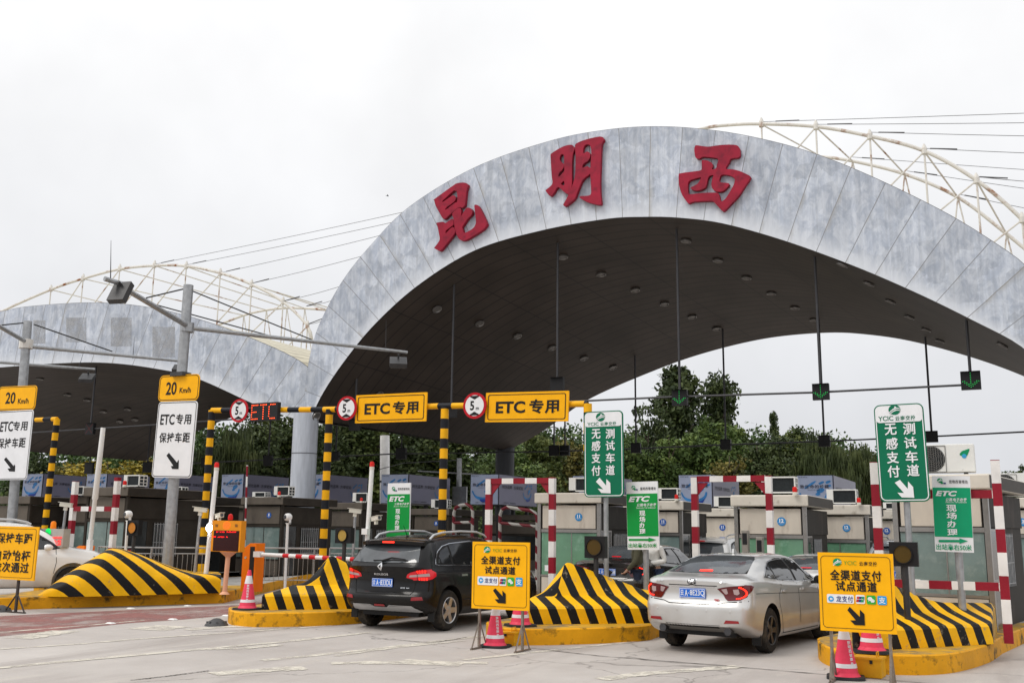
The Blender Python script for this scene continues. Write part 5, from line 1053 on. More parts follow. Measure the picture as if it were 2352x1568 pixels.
for k in range(n_):
    c = (a - p) + dv * ((e - a).length * (.28 + .125 * k)); b = MB(); b.tube([c - dv * .09, c + dv * .09], .0475, 10); b.build('red_band', m_boomred, ob, smooth=40)
T, p = cabinet(184, 1300, .25, 1.0, .44, 'orange barrier cabinet behind the white car', d=25.5)
a = PD(207, 1243, 25.4) - p; e = PD(237, 982, 25.4) - p; b = MB(); b.tube([a, a.lerp(e, .36), a.lerp(e, .37), e], [.055, .055, .075, .06], 10); b.build('barrier_arm', m_boom, T, smooth=40)
b = MB(); b.box(a + Vector((0, 0, -.12)), (.12, .1, .34)); b.build('arm_clamp', m_boom, T)

# payment terminal with lit display
Q = [(488.5, 1194), (555.9, 1195.8), (549.5, 1267.2), (483, 1265.4)]; S = Pane(Q, 23.3); T = thing('payment_terminal', 'orange terminal with red lit display on a peach coloured post', 'display terminal', S.c); fz = zz(.18227, 306.2, 1041.2)
b = MB(); b.bbox((-S.w / 2, 0, -S.h / 2), (S.w / 2, .16, S.h / 2)); S.out(b, 'case', m_orange2, T)
x0, z0 = S.L(*fz(1000, 1222)); x1, z1 = S.L(*fz(1338, 972)); b = MB(); b.bbox((x0, -.006, z0), (x1, -.001, z1)); scr = S.out(b, 'screen', m_screen, T)
b = MB()
for y_, w_, x_ in ((990, 110, 1105), (990, 125, 1245), (1050, 55, 1025), (1053, 90, 1112), (1053, 25, 1190)):
    cx, cz = S.L(*fz(x_, y_)); ww = w_ * .18227 * S.s; nn = int(ww / .017)
    for k in range(nn):
        for r_ in range(2):
            if random.random() < .8: b.poly(circ(.008, cx - ww / 2 + k * .017, cz + r_ * .014, 5), y=-.009)
S.out(b, 'lit_text', m_ledr, scr)
b = MB(); cx, cz = S.L(*fz(1178, 903))
for k in range(6): dots(b, [(cx + .018 * (k + .3) * math.cos(a_), cz + .018 * (k + .3) * .82 * math.sin(a_)) for a_ in [2 * math.pi * i / (6 * k + 5) for i in range(6 * k + 5)]], .0055, -.008)
S.out(b, 'round_light', m_led, T)
b = MB()
for x_ in (1052, 1300):
    for y_ in (893, 905, 917): cx, cz = S.L(*fz(x_, y_)); b.bbox((cx - .04, -.006, cz - .006), (cx + .04, -.001, cz + .004))
S.out(b, 'vents', m_rustleg, T)
cx, cz = S.L(*fz(1192, 835)); b = MB(); b.lathe([(.055, 0), (.06, .06), (.045, .12), (0, .145)], (cx, .08, cz), 12); S.out(b, 'red_dome', m_redlamp, T, smooth=40)
fx = S.L(516, 1300)[0]; b = MB(); b.tube([(fx - .03, .08, .25 - S.c.z), (fx + .01, .08, -S.h / 2)], .055, 12); b.lathe([(.12, 0), (.06, .06)], (fx - .03, .08, .25 - S.c.z), 12); b.build('post', m_peach, T, smooth=40)
b = MB(); b.lathe([(.06, -.12), (.2, -.0)], (fx + .01, .08, -S.h / 2), 12); b.build('bracket', m_peach, T, smooth=40)

GC = 'surveillance cameras on posts'
def camera_post(x, y, xb, d, label, zb=.25, right=1, post=m_galv, r=.035):
    """bullet camera on a post: camera centre at (x, y), post foot in column xb"""
    p = gd(xb, d, zb); c = PD(x, y, d) - p; T = thing('camera_post', label, 'security camera', p, 0, GC)
    b = MB(); b.tube([(0, 0, 0), (c.x, c.y, c.z - .14)], r, 10); b.build('post', post, T, smooth=40)
    cam_body(T, c, right)
def cam_body(T, c, right, ln=.30):
    m_ = Matrix.Translation(c) @ Matrix.Rotation(R(-62 if right > 0 else 62), 4, 'Z') @ Matrix.Rotation(R(-6), 4, 'X')
    b = MB(); b.bbox((-.05, -ln / 2, -.05), (.05, ln / 2, .045)); b.bbox((-.058, -ln / 2 - .05, .046), (.058, ln / 2 + .01, .058)); b.xf(m_); o = b.build('camera_body', m_cream, T)
    b = MB(); b.lathe([(.0, .006), (.036, .006), (.04, 0)], (0, -ln / 2, 0), 14, axis=(0, -1, 0)); b.xf(m_); b.build('lens', m_lens, o)
    b = MB(); b.bbox((-.03, -.04, -.14), (.03, .05, -.05)); b.xf(m_); b.build('bracket', m_cream, T)
camera_post(152, 1159, 143, 26, 'cream bullet camera on a grey post left of the leftmost frame'); camera_post(461, 1170, 453, 24.5, 'cream bullet camera on a slanting grey post left of the lit terminal'); camera_post(816, 1173, 812, 25.5, 'cream bullet camera on a grey post left of the green banner by the black car')
def eye_camera(x, y, xb, d, label, zb=.25, foot=None):
    p = gd(xb, d, zb); c = PD(x, y, d) - p; T = thing('camera_post', label, 'security camera', p, 0, GC)
    b = MB(); b.tube([(0, 0, 0), (c.x, c.y, c.z - .16)], .035, 10); b.build('post', m_white, T, smooth=40)
    b = MB(); b.lathe([(.0, -.09), (.07, -.085), (.095, -.05), (.1, .0), (.09, .06), (.06, .09), (0, .1)], c, 18, axis=(-.25, -1, 0)); o = b.build('head', m_white, T, smooth=60)
    b = MB(); b.lathe([(.0, .108), (.045, .106), (.055, .09)], c, 16, axis=(-.25, -1, 0)); b.build('lens', m_lens, o, smooth=40)
    b = MB(); b.bbox((c.x + .06, c.y - .03, c.z - .16), (c.x + .085, c.y + .03, c.z + .02)); b.bbox((c.x - .04, c.y - .03, c.z - .17), (c.x + .085, c.y + .03, c.z - .145)); b.build('bracket', m_white, T)
eye_camera(661.5, 1187, 662, 26, 'round white camera on a white post behind the lowered barrier arm', 0); eye_camera(294.5, 1181, 295, 25.5, 'round white camera above the amber signal at the left', 0)
def mast(xt, yt, xb, d, label, cams, flash=None, box=None):
    p = gd(xb, d, .25); c = PD(xt, yt, d) - p; T = thing('light_mast', label, 'mast', p, 0, 'white masts with red lamps on top')
    b = MB(); b.tube([(0, 0, 0), c], .055, 12); b.build('mast_tube', m_white, T, smooth=40)
    b = MB(); b.lathe([(.06, 0), (.06, .07)], c, 12); b.build('lamp_base', m_cream, T); b = MB(); b.lathe([(.056, .07), (.06, .14), (.045, .19), (0, .2)], c, 12); b.build('red_lamp', m_redlamp, T, smooth=40)
    for x, y in cams: cam_body(T, PD(x, y, d - .15) - p, -1, .34)
    if flash: q = PD(*flash, d - .12) - p; b = MB(); b.lathe([(.0, .03), (.075, .028), (.09, 0), (.06, -.1), (0, -.12)], q, 16, axis=(-.2, -1, 0)); o = b.build('flash_housing', m_white, T); b = MB(); b.lathe([(0, .036), (.085, .034), (.092, .02)], q, 16, axis=(.05, -1, 0)); b.build('flash_lens', m_flash, o)
    if box: q = PD(*box, d - .1) - p; b = MB(); b.box(q, (.16, .12, .14)); b.build('junction_box', m_white, T)
mast(497, 1080, 479, 24, 'white mast with a red lamp and a bright flash beside the orange terminal', [(504, 1184)], (482, 1211.5)); mast(854, 1078, 841, 24.5, 'white mast with a red lamp beside the black car', [(864, 1190)], None, (840, 1220))
GS = 'black signals with amber discs'
m_disc = mat('amber_disc_dull', '#4b3a14', .35, var=.1); m_disc2 = mat('amber_disc_lit', '#b9782a', .35, var=.1); m_disc3 = mat('amber_disc_pale', '#a68b45', .35, var=.1)
def disc_signal(x0, x1, y0, y1, d, m_, label, rx=None, zb=.25):
    c = PD((x0 + x1) / 2, (y0 + y1) / 2, d); w_ = (x1 - x0) * d / FPX; h = (PD(x0, y0, d) - PD(x0, y1, d)).z; T = thing('disc_signal', label, 'signal light', (c.x, c.y, zb), 0, GS); z = c.z - zb
    b = MB(); b.bbox((-w_ / 2, 0, z - h / 2), (w_ / 2, .14, z + h / 2)); b.build('case', m_sigbox, T)
    b = MB(); b.poly(circ(min(w_, h) * .34, -.01, z, 28, min(w_, h) * .36), y=-.012, th=.011); b.build('disc', m_, T)
    b = MB(); b.poly(circ(min(w_, h) * .39, -.01, z, 28), [circ(min(w_, h) * .36, -.01, z, 28)], y=-.03, th=.03); b.build('rim', m_sigbox, T)
    b = MB(); b.tube([(0, .07, 0), (0, .07, z - h / 2)], .045, 10); b.build('post', m_steeldark, T)
disc_signal(1341, 1390, 1230.5, 1281, 17.9, m_disc, 'black signal with dull amber disc by the first green lane sign pole'); disc_signal(2045, 2105, 1244, 1300, 14.3, m_disc, 'black signal with dull amber disc above the right yellow board')
disc_signal(766, 809, 1211, 1247, 22, m_disc3, 'black signal with pale amber disc left of the black car'); disc_signal(287, 322, 1194, 1229, 25, m_disc2, 'black signal with orange disc under the round white camera')
m_ledf = mat('red_figure_led', '#ff3030', .4, emit='#ff2020', es=1.1)
# small lane display at the left
S = Pane([(91, 1213), (147, 1214), (143, 1256), (88, 1255)], 24.8); T = thing('lane_display', 'grey lane display with green light and red figures behind the yellow board', 'led display', S.c)
b = MB(); b.bbox((-S.w / 2, 0, -S.h / 2), (S.w / 2, .2, S.h / 2)); S.out(b, 'case', mat('grey_case', (.4, .39, .36), .45), T)
b = MB(); b.poly(circ(.1, *S.L(111, 1222), 20), y=-.01, th=.008); S.out(b, 'green_light', m_ledg, T)
b = MB(); S.txt(b, '云A40G00', 129, 1234, w=29, h=6.3, bold=.03); S.txt(b, '10.45', 132, 1242, w=19, h=5.6, bold=.03); S.txt(b, '612.39', 130, 1249, w=22, h=5.6, bold=.03); S.out(b, 'red_figures', m_ledf, T)
cx, cz = S.L(114, 1213); b = MB(); b.lathe([(.07, -.03), (.07, .05), (.065, .05), (.065, .13), (.045, .17), (0, .18)], (cx, .1, cz), 12); S.out(b, 'amber_lamp', m_amber, T, smooth=40); b = MB(); b.tube([(0, .12, -S.c.z), (0, .12, -S.h / 2)], .06, 8); b.build('post', m_galv, T)

# railings
m_rail = mat('stainless_rail', (.42, .41, .4), .3, .8, var=.15)
def railing(xa, xb, yt, d0, d1, label, h=.95, zb=.25):
    A = gd(xa, d0, zb); Bq = gd(xb, d1, zb); T = thing('railing', label, 'railing', A, 0, 'stainless railings'); v = Bq - A; L_ = v.length; u = v / L_; b = MB()
    for z in (h, h * .84, .1): b.tube([Vector((0, 0, z)), v + Vector((0, 0, z))], .022 if z == h else .014, 6)
    for k in range(int(L_ / .13)): q = u * (.13 * k); b.tube([q + Vector((0, 0, .1)), q + Vector((0, 0, h * .84))], .009, 4)
    b.build('rails', m_rail, T)
    for k in range(int(L_ / 1.6) + 1): q = u * min(L_, 1.6 * k); b = MB(); b.tube([q, q + Vector((0, 0, h))], .024, 6); b.build('post', m_rail, T)
    if xa < 300:
        for x in (.25, .5): q = u * (L_ * x); b = MB(); b.box(q + Vector((0, -.02, h * .9)), (.2, .02, .07)); b.build('notice', m_red, T)
railing(231, 384, 1244, 27, 26.5, 'stainless railing behind the long striped block, left of the lamp post'); railing(402, 484, 1246, 27, 27, 'stainless railing between the lamp post and the lit terminal'); railing(592, 740, 1251, 28, 28, 'stainless railing behind the lowered barrier arm'); railing(760, 835, 1254, 29, 29, 'short stainless railing left of the black car')

# ================================================================== lamp posts with arms and road signs
m_lampglass = mat('floodlight_glass', (.6, .57, .45), .15, var=.1, spec=.7); m_flood = mat('floodlight_casing', (.06, .06, .062), .45, .3)
def flood(T, c, rz, tilt, s=.5):
    m_ = Matrix.Translation(c) @ Matrix.Rotation(rz, 4, 'Z') @ Matrix.Rotation(tilt, 4, 'X'); b = MB(); b.bbox((-.2 * s / .5, -s / 2, -.1), (.2 * s / .5, s / 2, .04)); b.xf(m_); o = b.build('floodlight', m_flood, T)
    b = MB(); b.bbox((-.17 * s / .5, -s / 2 + .03, -.112), (.17 * s / .5, s / 2 - .03, -.101)); b.xf(m_); b.build('glass', m_lampglass, o)
    b = MB(); b.tube([m_ @ Vector((0, s * .3, .04)), m_ @ Vector((0, s * .3, .16))], .03, 6); b.build('mount', m_flood, T)
def road_plate(T, S, c0, m_face, name, edge=.022, rad=.1):
    """bordered plate; returns the offset that puts sign coordinates into the post's frame"""
    off = Matrix.Translation(S.c - c0) @ S.m
    b = MB(); b.poly(rrect(S.w, S.h, rad), y=0, th=.02); b.xf(off); o = b.build(name, m_face, T)
    b = MB(); b.poly(rrect(S.w - 2 * edge, S.h - 2 * edge, rad - edge * .8), [rrect(S.w - 2 * edge - .034, S.h - 2 * edge - .034, rad - edge * .8 - .014)], y=-.004); b.xf(off); b.build('border', m_ink, o)
    return o, off
kp = zz(.3125, 0, 551.2); ka = zz(.37507, 0, 980)
def lamp_post(xt, yt, xb, d, r, label, quads, txts, arrow_pts):
    p = gd(xb, d, 0); top = PD(xt, yt, d) - p; T = thing('lamp_post', label, 'lamp post', p, 0, 'steel lamp posts with arms')
    b = MB(); b.tube([(0, 0, 0), top], [r * 1.12, r], 18); b.build('pole', m_galv, T, smooth=40)
    S = Pane(quads[0], d - .25); o, off = road_plate(T, S, p, m_signwhite, 'white_plate')
    for row in (txts[0][:2], txts[0][2:]):
        b = MB()
        for st, q, sz in row: S.txt(b, st, *kp(*q), *sz, yo=-.006, bold=.02)
        b.xf(off); b.build('lettering', m_ink, o)
    b = MB(); arrow(b, S, arrow_pts, ka, 0, -.006); b.xf(off); b.build('arrow', m_ink, o)
    S = Pane(quads[1], d - .25); o, off = road_plate(T, S, p, m_yellow, 'yellow_plate', rad=.13)
    b = MB()
    for st, q, sz in txts[1]: S.txt(b, st, *kp(*q), *sz, yo=-.006, bold=.02)
    b.xf(off); b.build('lettering', m_ink, o)
    return T, p, d
T, p, d = lamp_post(433, 655, 391, 25, .125, 'tall steel lamp post with white ETC sign behind the long striped block', ([(361.9, 921.5), (452, 921.5), (440.7, 1096), (350.7, 1097)], [(366, 862), (457, 859), (457.5, 917.5), (364, 922.5)]),
    ([('ETC', (1232, 1318), (33, 24.4)), ('专用', (1350, 1315), (34.4, 24.4)), ('保持车距', (1283, 1450), (70.3, 23.4))], [('20', (1260, 1090), (24.4, 29.7)), ('Km/h', (1362, 1102), (25.6, 12.5))]),
    [(1035, 158), (1085, 218), (1093, 200), (1096, 210), (1094, 258), (1055, 257), (1047, 240), (1062, 238), (1020, 175)])
W = lambda x, y, dd: PD(x, y, dd) - p
b = MB(); b.tube([W(428, 752, 25), W(935, 809, 28.7)], [.06, .045], 8); b.build('arm', m_galv, T); b = MB(); b.tube([W(430, 748, 25), W(290, 665, 21)], [.07, .06], 8); b.tube([W(290, 655, 20.8), W(240, 640, 20.4)], .055, 8); b.build('arm', m_galv, T)
b = MB(); b.tube([W(441, 668, 25), W(716, 780, 27.2)], .018, 5); b.build('stay', m_steeldark, T); b = MB(); b.tube([W(336, 684, 25.2), W(424, 663, 25)], .02, 5); b.tube([W(336, 684, 25.2), W(336, 695, 25.2)], .02, 5); b.build('stay', m_steeldark, T)
b = MB(); b.tube([W(336, 694, 25.2), W(620, 771, 26.5)], .018, 5); b.build('stay', m_steeldark, T)
b = MB(); b.lathe([(.17, -.12), (.17, .12)], W(430, 752, 25), 12); b.build('collar', m_galv, T)
flood(T, W(915, 830, 28.5), R(35), R(28), .62); flood(T, W(275, 670, 20.6), R(12), R(62), .5)
b = MB(); b.tube([W(254, 640, 20.5), W(255, 552, 20.5)], [.012, .004], 5); b.build('spike', m_steeldark, T); b = MB(); b.tube([W(886, 803, 28.3), W(887, 735, 28.3)], [.012, .004], 5); b.build('spike', m_steeldark, T)
b = MB(); b.box(W(415, 860, 24.8), (.42, .3, .1)); b.build('small_floodlight', m_flood, T)
T, p, d = lamp_post(64, 738, 30, 30, .13, 'rusty steel lamp post with white ETC sign at the left edge', ([(-18, 945), (76, 941), (62, 1100), (-34, 1103)], [(-4, 888), (84, 885), (81, 940), (-6, 943)]),
    ([('ETC', (50, 1370), (29.7, 23.4)), ('专用', (150, 1365), (32.8, 21.9)), ('保持车距', (85, 1490), (64, 23.4))], [('20', (78, 1160), (22.5, 26.6)), ('Km/h', (172, 1182), (24.4, 11.9))]),
    [(38, 185), (85, 240), (88, 228), (94, 240), (92, 273), (58, 272), (47, 255), (65, 252), (25, 200)])
b = MB(); b.tube([W(62, 795, 30), W(415, 829, 32.7)], [.06, .045], 8); b.build('arm', m_galv, T); b = MB(); b.tube([W(60, 785, 30), W(-60, 715, 26)], .065, 8); b.build('arm', m_galv, T)
b = MB(); b.tube([W(78, 745, 30), W(258, 807, 31.6)], .022, 5); b.build('stay', m_steeldark, T); b = MB(); b.tube([W(60, 741, 30), W(-40, 751, 29)], .022, 5); b.build('stay', m_steeldark, T); b = MB(); b.lathe([(.2, -.14), (.2, .14)], W(60, 790, 30), 12); b.build('collar', m_truss, T)
b = MB(); b.tube([W(305, 823, 31.9), W(309, 773, 31.9)], [.012, .004], 5); b.build('spike', m_steeldark, T); flood(T, W(412, 845, 32.6), R(35), R(28), .5)
p = gd(-150, 36); T = thing('lamp_post', 'lamp arm with a floodlight reaching in from the left edge, below the rusty post arm', 'lamp post', p, 0, 'steel lamp posts with arms')
b = MB(); b.tube([(0, 0, 0), PD(-120, 770, 36) - p], .13, 14); b.build('pole', m_galv, T); b = MB(); b.tube([W(-122, 823, 36), W(218, 848, 38.6)], [.06, .05], 8); b.build('arm', m_galv, T); flood(T, W(200, 866, 38.4), R(35), R(30), .62); b = MB(); b.tube([W(181, 845, 38.3), W(196, 794, 38.3)], [.012, .005], 5); b.build('spike', m_steeldark, T)
# far poles
p = gd(886, 62); T = thing('far_pole', 'thick white pole rising behind the booths right of the silver column', 'pole', p); b = MB(); q = PD(884, 1000, 62) - p; b.tube([(0, 0, 0), q], [.32, .29], 12); b.build('shaft', mat('white_pole', (.8, .8, .8), .5), T, smooth=40); b = MB(); b.lathe([(.325, -.06), (.325, .06)], q * .62, 12); b.build('band', m_steeldark, T)
p = gd(1055, 50); T = thing('utility_pole', 'grey utility pole with crossarm behind the brown booths', 'utility pole', p); q = PD(1055, 1052, 50) - p; b = MB(); b.tube([(0, 0, 0), q], .13, 10); b.build('shaft', m_galv, T)
b = MB(); b.tube([W(960, 1081, 50), W(1120, 1090, 51)], .04, 6); b.build('crossarm', m_galv, T); b = MB(); b.tube([W(870, 1078, 48), W(925, 1063, 49), W(1055, 1056, 50)], .02, 5); b.build('stay', m_galv, T); b = MB(); b.box(W(1056, 1138, 49.8), (.8, .1, .9)); b.build('back_of_sign', m_galv, T)
p = gd(567, 33); T = thing('striped_rod', 'thin red and white upright barrier rod left of the silver column', 'barrier rod', p); q = PD(568, 1068, 33) - p; b = MB(); b.tube([(0, 0, 0), q], .03, 8); b.build('rod', m_rw, T)

m_card = mat('card_machine_steel', (.3, .28, .25), .4, .3, var=.1)
for x, y0, y1, d, l in ((1710, 1217, 1264, 21.6, 'steel card post in front of the largest booth 12, the taller one'), (1743, 1233, 1268, 21.4, 'steel card post in front of the largest booth 12, the shorter one'), (1098, 1238, 1300, 22, 'dark steel card post beside the left post of the left frame')):
    p = gd(x, d, .25); h = PD(x, y0, d).z - .25; T = thing('card_post', l, 'card machine', p, 0, 'card posts by the booths'); b = MB(); b.bbox((-.07, 0, 0), (.07, .16, h)); o = b.build('housing', m_card, T); bv = o.modifiers.new('b', 'BEVEL'); bv.width = .01; b = MB(); b.bbox((-.05, -.004, h - .3), (.05, 0, h - .06)); b.build('card_slot', m_black, T)
# ================================================================== cars
m_glass = mat('dark_car_glass', (.012, .014, .016), .05, var=.25, scale=2, spec=.9, rvar=.02); m_glass2 = mat('tinted_rear_glass', (.07, .078, .085), .06, var=.3, scale=2.5, spec=.9, rvar=.02)
m_tyre = mat('tyre_rubber', (.022, .02, .018), .8, var=.3, scale=12, col2=(.09, .075, .055), c2=(.5, .7), c2scale=5); m_rim = mat('alloy_rim', (.55, .55, .56), .3, .85, var=.1); m_rimd = mat('dark_alloy_rim', (.09, .09, .095), .35, .8, var=.2)
m_chrome = mat('chrome_trim', (.75, .76, .78), .12, 1.0, var=.04); m_seamc = mat('panel_gap', (.008, .008, .008), .7); m_tail = mat('tail_lamp_red', '#b00a1c', .12, var=.08, spec=.7, emit='#d00818', es=.35); m_taildk = mat('tail_lamp_dark_red', '#5c0510', .12, var=.08, spec=.7)
m_tailw = mat('tail_lamp_clear', (.45, .33, .33), .15, spec=.7); m_brake = mat('brake_led', '#ff3322', .3, emit='#ff2a1c', es=3); m_plate = mat('blue_plate', '#1f66c8', .35, var=.05); m_platew = mat('plate_white', (.82, .84, .86), .4)
m_trim = mat('black_trim', (.012, .012, .012), .5, var=.2); m_skid = mat('silver_skid', (.55, .56, .57), .4, .5, var=.06); m_refl = mat('reflector_red', '#8c0a14', .2, spec=.7)
def paint(name, c, metal, rough=.3, dirt=None, coat=1.0):
    m = mat(name, c, rough, metal, var=.03, scale=1.2, coat=coat, rvar=.04)
    t = m.node_tree; L = t.links; b = t.nodes['Principled BSDF']        # road dust thrown on to the lower body
    src = b.inputs['Base Color'].links[0].from_socket; tc = N(t, 'ShaderNodeTexCoord'); sp = N(t, 'ShaderNodeSeparateXYZ'); L.new(tc.outputs['Object'], sp.inputs[0])
    n = N(t, 'ShaderNodeTexNoise'); n.inputs['Scale'].default_value = 3.5; n.inputs['Detail'].default_value = 7; L.new(tc.outputs['Object'], n.inputs['Vector'])
    ad = N(t, 'ShaderNodeMath', operation='MULTIPLY_ADD'); L.new(n.outputs['Fac'], ad.inputs[0]); ad.inputs[1].default_value = -.5; L.new(sp.outputs['Z'], ad.inputs[2])
    mr = N(t, 'ShaderNodeMapRange'); mr.inputs[1].default_value = -.05; mr.inputs[2].default_value = .5; mr.inputs[3].default_value = .6; mr.inputs[4].default_value = 0; L.new(ad.outputs[0], mr.inputs[0])
    mx = N(t, 'ShaderNodeMix', data_type='RGBA'); L.new(mr.outputs[0], mx.inputs[0]); L.new(src, mx.inputs[6]); mx.inputs[7].default_value = (*(dirt or (.25, .2, .15)), 1); L.new(mx.outputs[2], b.inputs['Base Color'])
    cw = N(t, 'ShaderNodeMath', operation='SUBTRACT'); cw.inputs[0].default_value = coat; L.new(mr.outputs[0], cw.inputs[1]); L.new(cw.outputs[0], b.inputs['Coat Weight']); return m
p_silver = paint('silver_car_paint', (.62, .62, .61), .55, .32); p_black = paint('black_car_paint', (.004, .004, .0045), .0, .25, (.022, .018, .014), .25); p_white = paint('white_car_paint', (.78, .78, .77), 0, .3); p_dark = paint('black_sedan_paint', (.008, .007, .007), 0, .25, (.05, .04, .03)); p_grey = paint('blue_grey_van_paint', (.32, .35, .39), .3, .35)
def body_mesh(P):
    L2 = P['L'] / 2; ys = sorted(set([round(-L2 + d, 4) for d in (0, .02, .05, .09, .14, .2, .27, .35)] + [round(L2 - d, 4) for d in (0, .02, .05, .09, .14, .2, .27, .35)] + [round(-L2 + .45 + k * (P['L'] - .9) / 52, 4) for k in range(53)]))
    f = lambda k, y: lin(y, P[k]) if y > P[k][0][0] else P[k][0][1]
    def section(y):
        d = min(y + L2, L2 - y); e = .80 + .20 * math.sqrt(max(0, 1 - (1 - min(1, d / P.get('round', .38))) ** 2))
        zt = sum(f('zt', y + o) for o in (-.06, -.03, 0, .03, .06)) / 5; zb = f('zb', y); wm, wb, wr = f('wm', y) * e, f('wb', y) * e, f('wr', y) * e; zs = f('zs', y); g = max(0, zt - zb)
        K = [(0, zs), (wm * .8, zs), (wm * .965, zs + .05), (wm * .995, zs + (zb - zs) * .33), (wm, zs + (zb - zs) * .58), (wm * .985, zb - .10), (wb + .012, zb - .025), (wb - .012, zb + min(.02, g * .2)), (wr + (wb - wr) * .55, zb + g * .48), (wr + .02, zt - min(.10, g * .3)), (wr * .93, zt - min(.045, g * .15)), (wr * .75, zt - min(.016, g * .06)), (wr * .4, zt - min(.004, g * .02)), (0, zt)]
        out = []
        for i in range(len(K) - 1):
            p0, p1, p2, p3 = (Vector(K[max(0, min(len(K) - 1, i + q))]) for q in (-1, 0, 1, 2))
            for k in range(4):
                t = k / 4; q = 0.5 * ((2 * p1) + (p2 - p0) * t + (2 * p0 - 5 * p1 + 4 * p2 - p3) * t * t + (3 * p1 - p0 - 3 * p2 + p3) * t ** 3) if i not in (0,) else p1.lerp(p2, t); out.append((max(0, q.x), q.y))
        out.append(K[-1]); return out
    def dfm(x, y, z):
        a = max(0, 1 - (y + L2) / .55); bb = max(0, 1 - (L2 - y) / .55)
        y2 = y + a * (lin(z, P['dyr']) if z > P['dyr'][0][0] else P['dyr'][0][1]) - bb * (lin(z, P['dyf']) if z > P['dyf'][0][0] else P['dyf'][0][1])
        y2 += a * a * P.get('bow', .10) * (x / P['W'] * 2) ** 2; y2 -= bb * bb * .22 * (x / P['W'] * 2) ** 2
        return Vector((x, y2, z))
    b = MB(); rows = []
    for y in ys:
        s = section(y); rows.append([dfm(x, y, z) for x, z in s] + [dfm(-x, y, z) for x, z in s[-2:0:-1]])
    n = len(rows[0]); v = [p for r in rows for p in r]; fs = [(i * n + j, (i + 1) * n + j, (i + 1) * n + (j + 1) % n, i * n + (j + 1) % n) for i in range(len(ys) - 1) for j in range(n)]
    b.add(v, fs)
    for y in (ys[0], ys[-1]):
        s = section(y); g = [[dfm(x * k / 6, y, z) for x, z in s] for k in range(-6, 7)]; b.grid(g, flip=(y < 0))
    me = bpy.data.meshes.new('body'); me.from_pydata(b.v, [], b.f); bm = bmesh.new(); bm.from_mesh(me); bmesh.ops.remove_doubles(bm, verts=bm.verts, dist=1e-4); bmesh.ops.dissolve_degenerate(bm, edges=bm.edges, dist=1e-5); bmesh.ops.recalc_face_normals(bm, faces=bm.faces); bm.to_mesh(me); bm.free(); return me
def cut_arches(me, P):
    ob = bpy.data.objects.new('tmp', me); COL.objects.link(ob); c = MB(); r = P['wr_'] + P.get('gap', .055)
    for y in P['axles']:
        for s in (-1, 1): c.lathe([(r, -.22), (r, .22)], (s * (P['W'] / 2 - .07), y, P['wr_'] + .015), 40, axis=(1, 0, 0))
    co = c.build('cut', m_black, normals=True); md = ob.modifiers.new('b', 'BOOLEAN'); md.operation = 'DIFFERENCE'; md.object = co; md.solver = 'EXACT'
    dg = bpy.context.evaluated_depsgraph_get(); m2 = bpy.data.meshes.new_from_object(ob.evaluated_get(dg)); bpy.data.objects.remove(ob); bpy.data.objects.remove(co); return m2
class Skin:
    """lays panels, lamps and lettering on to the body surface"""
    def __init__(s, me): s.bv = BVHTree.FromPolygons([v.co for v in me.vertices], [tuple(p.vertices) for p in me.polygons])
    def hit(s, ax, a, z):
        if ax == 'r': o, d = Vector((a, -9, z)), Vector((0, 1, 0))
        elif ax == 'f': o, d = Vector((a, 9, z)), Vector((0, -1, 0))
        elif ax == 'R': o, d = Vector((9, a, z)), Vector((-1, 0, 0))
        elif ax == 'L': o, d = Vector((-9, a, z)), Vector((1, 0, 0))
        else: o, d = Vector((a, z, 9)), Vector((0, 0, -1))
        h = s.bv.ray_cast(o, d, 30); return (h[0], h[1] if h[1].dot(d) < 0 else -h[1]) if h[0] is not None else (None, None)
    def lay(s, b, ax, outer, holes=(), off=.006, mi=0, step=.05, tri=None):
        if tri: V2, F2 = [Vector(p) for p in tri[0]], tri[1]
        else:
            loops = []
            for lp in [outer] + list(holes):
                q = []
                for i in range(len(lp)):
                    p0, p1 = Vector(lp[i]), Vector(lp[(i + 1) % len(lp)]); k = max(1, int((p1 - p0).length / step)); q += [p0.lerp(p1, t / k) for t in range(k)]
                loops.append(q)
            vs = []; es = []
            for q in loops: o = len(vs); vs += q; es += [(o + i, o + (i + 1) % len(q)) for i in range(len(q))]
            xs = [p.x for p in loops[0]]; zs = [p.y for p in loops[0]]; x = min(xs) + step / 2
            while x < max(xs):
                z = min(zs) + step / 2
                while z < max(zs):
                    if inside((x, z), loops) and min((Vector((x, z)) - p).length for q in loops for p in q) > step * .4: vs.append(Vector((x, z)))
                    z += step
                x += step
            r = delaunay_2d_cdt(vs, es, [], 0, 1e-6); V2 = r[0]; F2 = [f for f in r[2] if inside(sum((V2[i] for i in f), Vector((0, 0))) / len(f), loops)]
        P = []; ok = []
        for p in V2:
            h, n_ = s.hit(ax, p.x, p.y); ok.append(h is not None); P.append(h + n_ * off if h is not None else Vector())
        F = []
        for f in F2:
            if not all(ok[i] for i in f): continue
            n_ = (P[f[1]] - P[f[0]]).cross(P[f[2]] - P[f[0]]); want = {'r': Vector((0, -1, 0)), 'f': Vector((0, 1, 0)), 'R': Vector((1, 0, 0)), 'L': Vector((-1, 0, 0)), 'T': Vector((0, 0, 1))}[ax]
            F.append(tuple(f) if n_.dot(want) > 0 else tuple(f)[::-1])
        b.add(P, F, mi)
    def text(s, b, ax, st, cx, cz, w_, h, off=.008, mi=0, bold=.015):
        t = MB(); text(t, st, cx, cz, h=h, w=w_, bold=bold); s.lay(b, ax, None, off=off, mi=mi, tri=([(p[0], p[2]) for p in t.v], t.f))
def mir(lp): return [(-x, z) for x, z in lp]
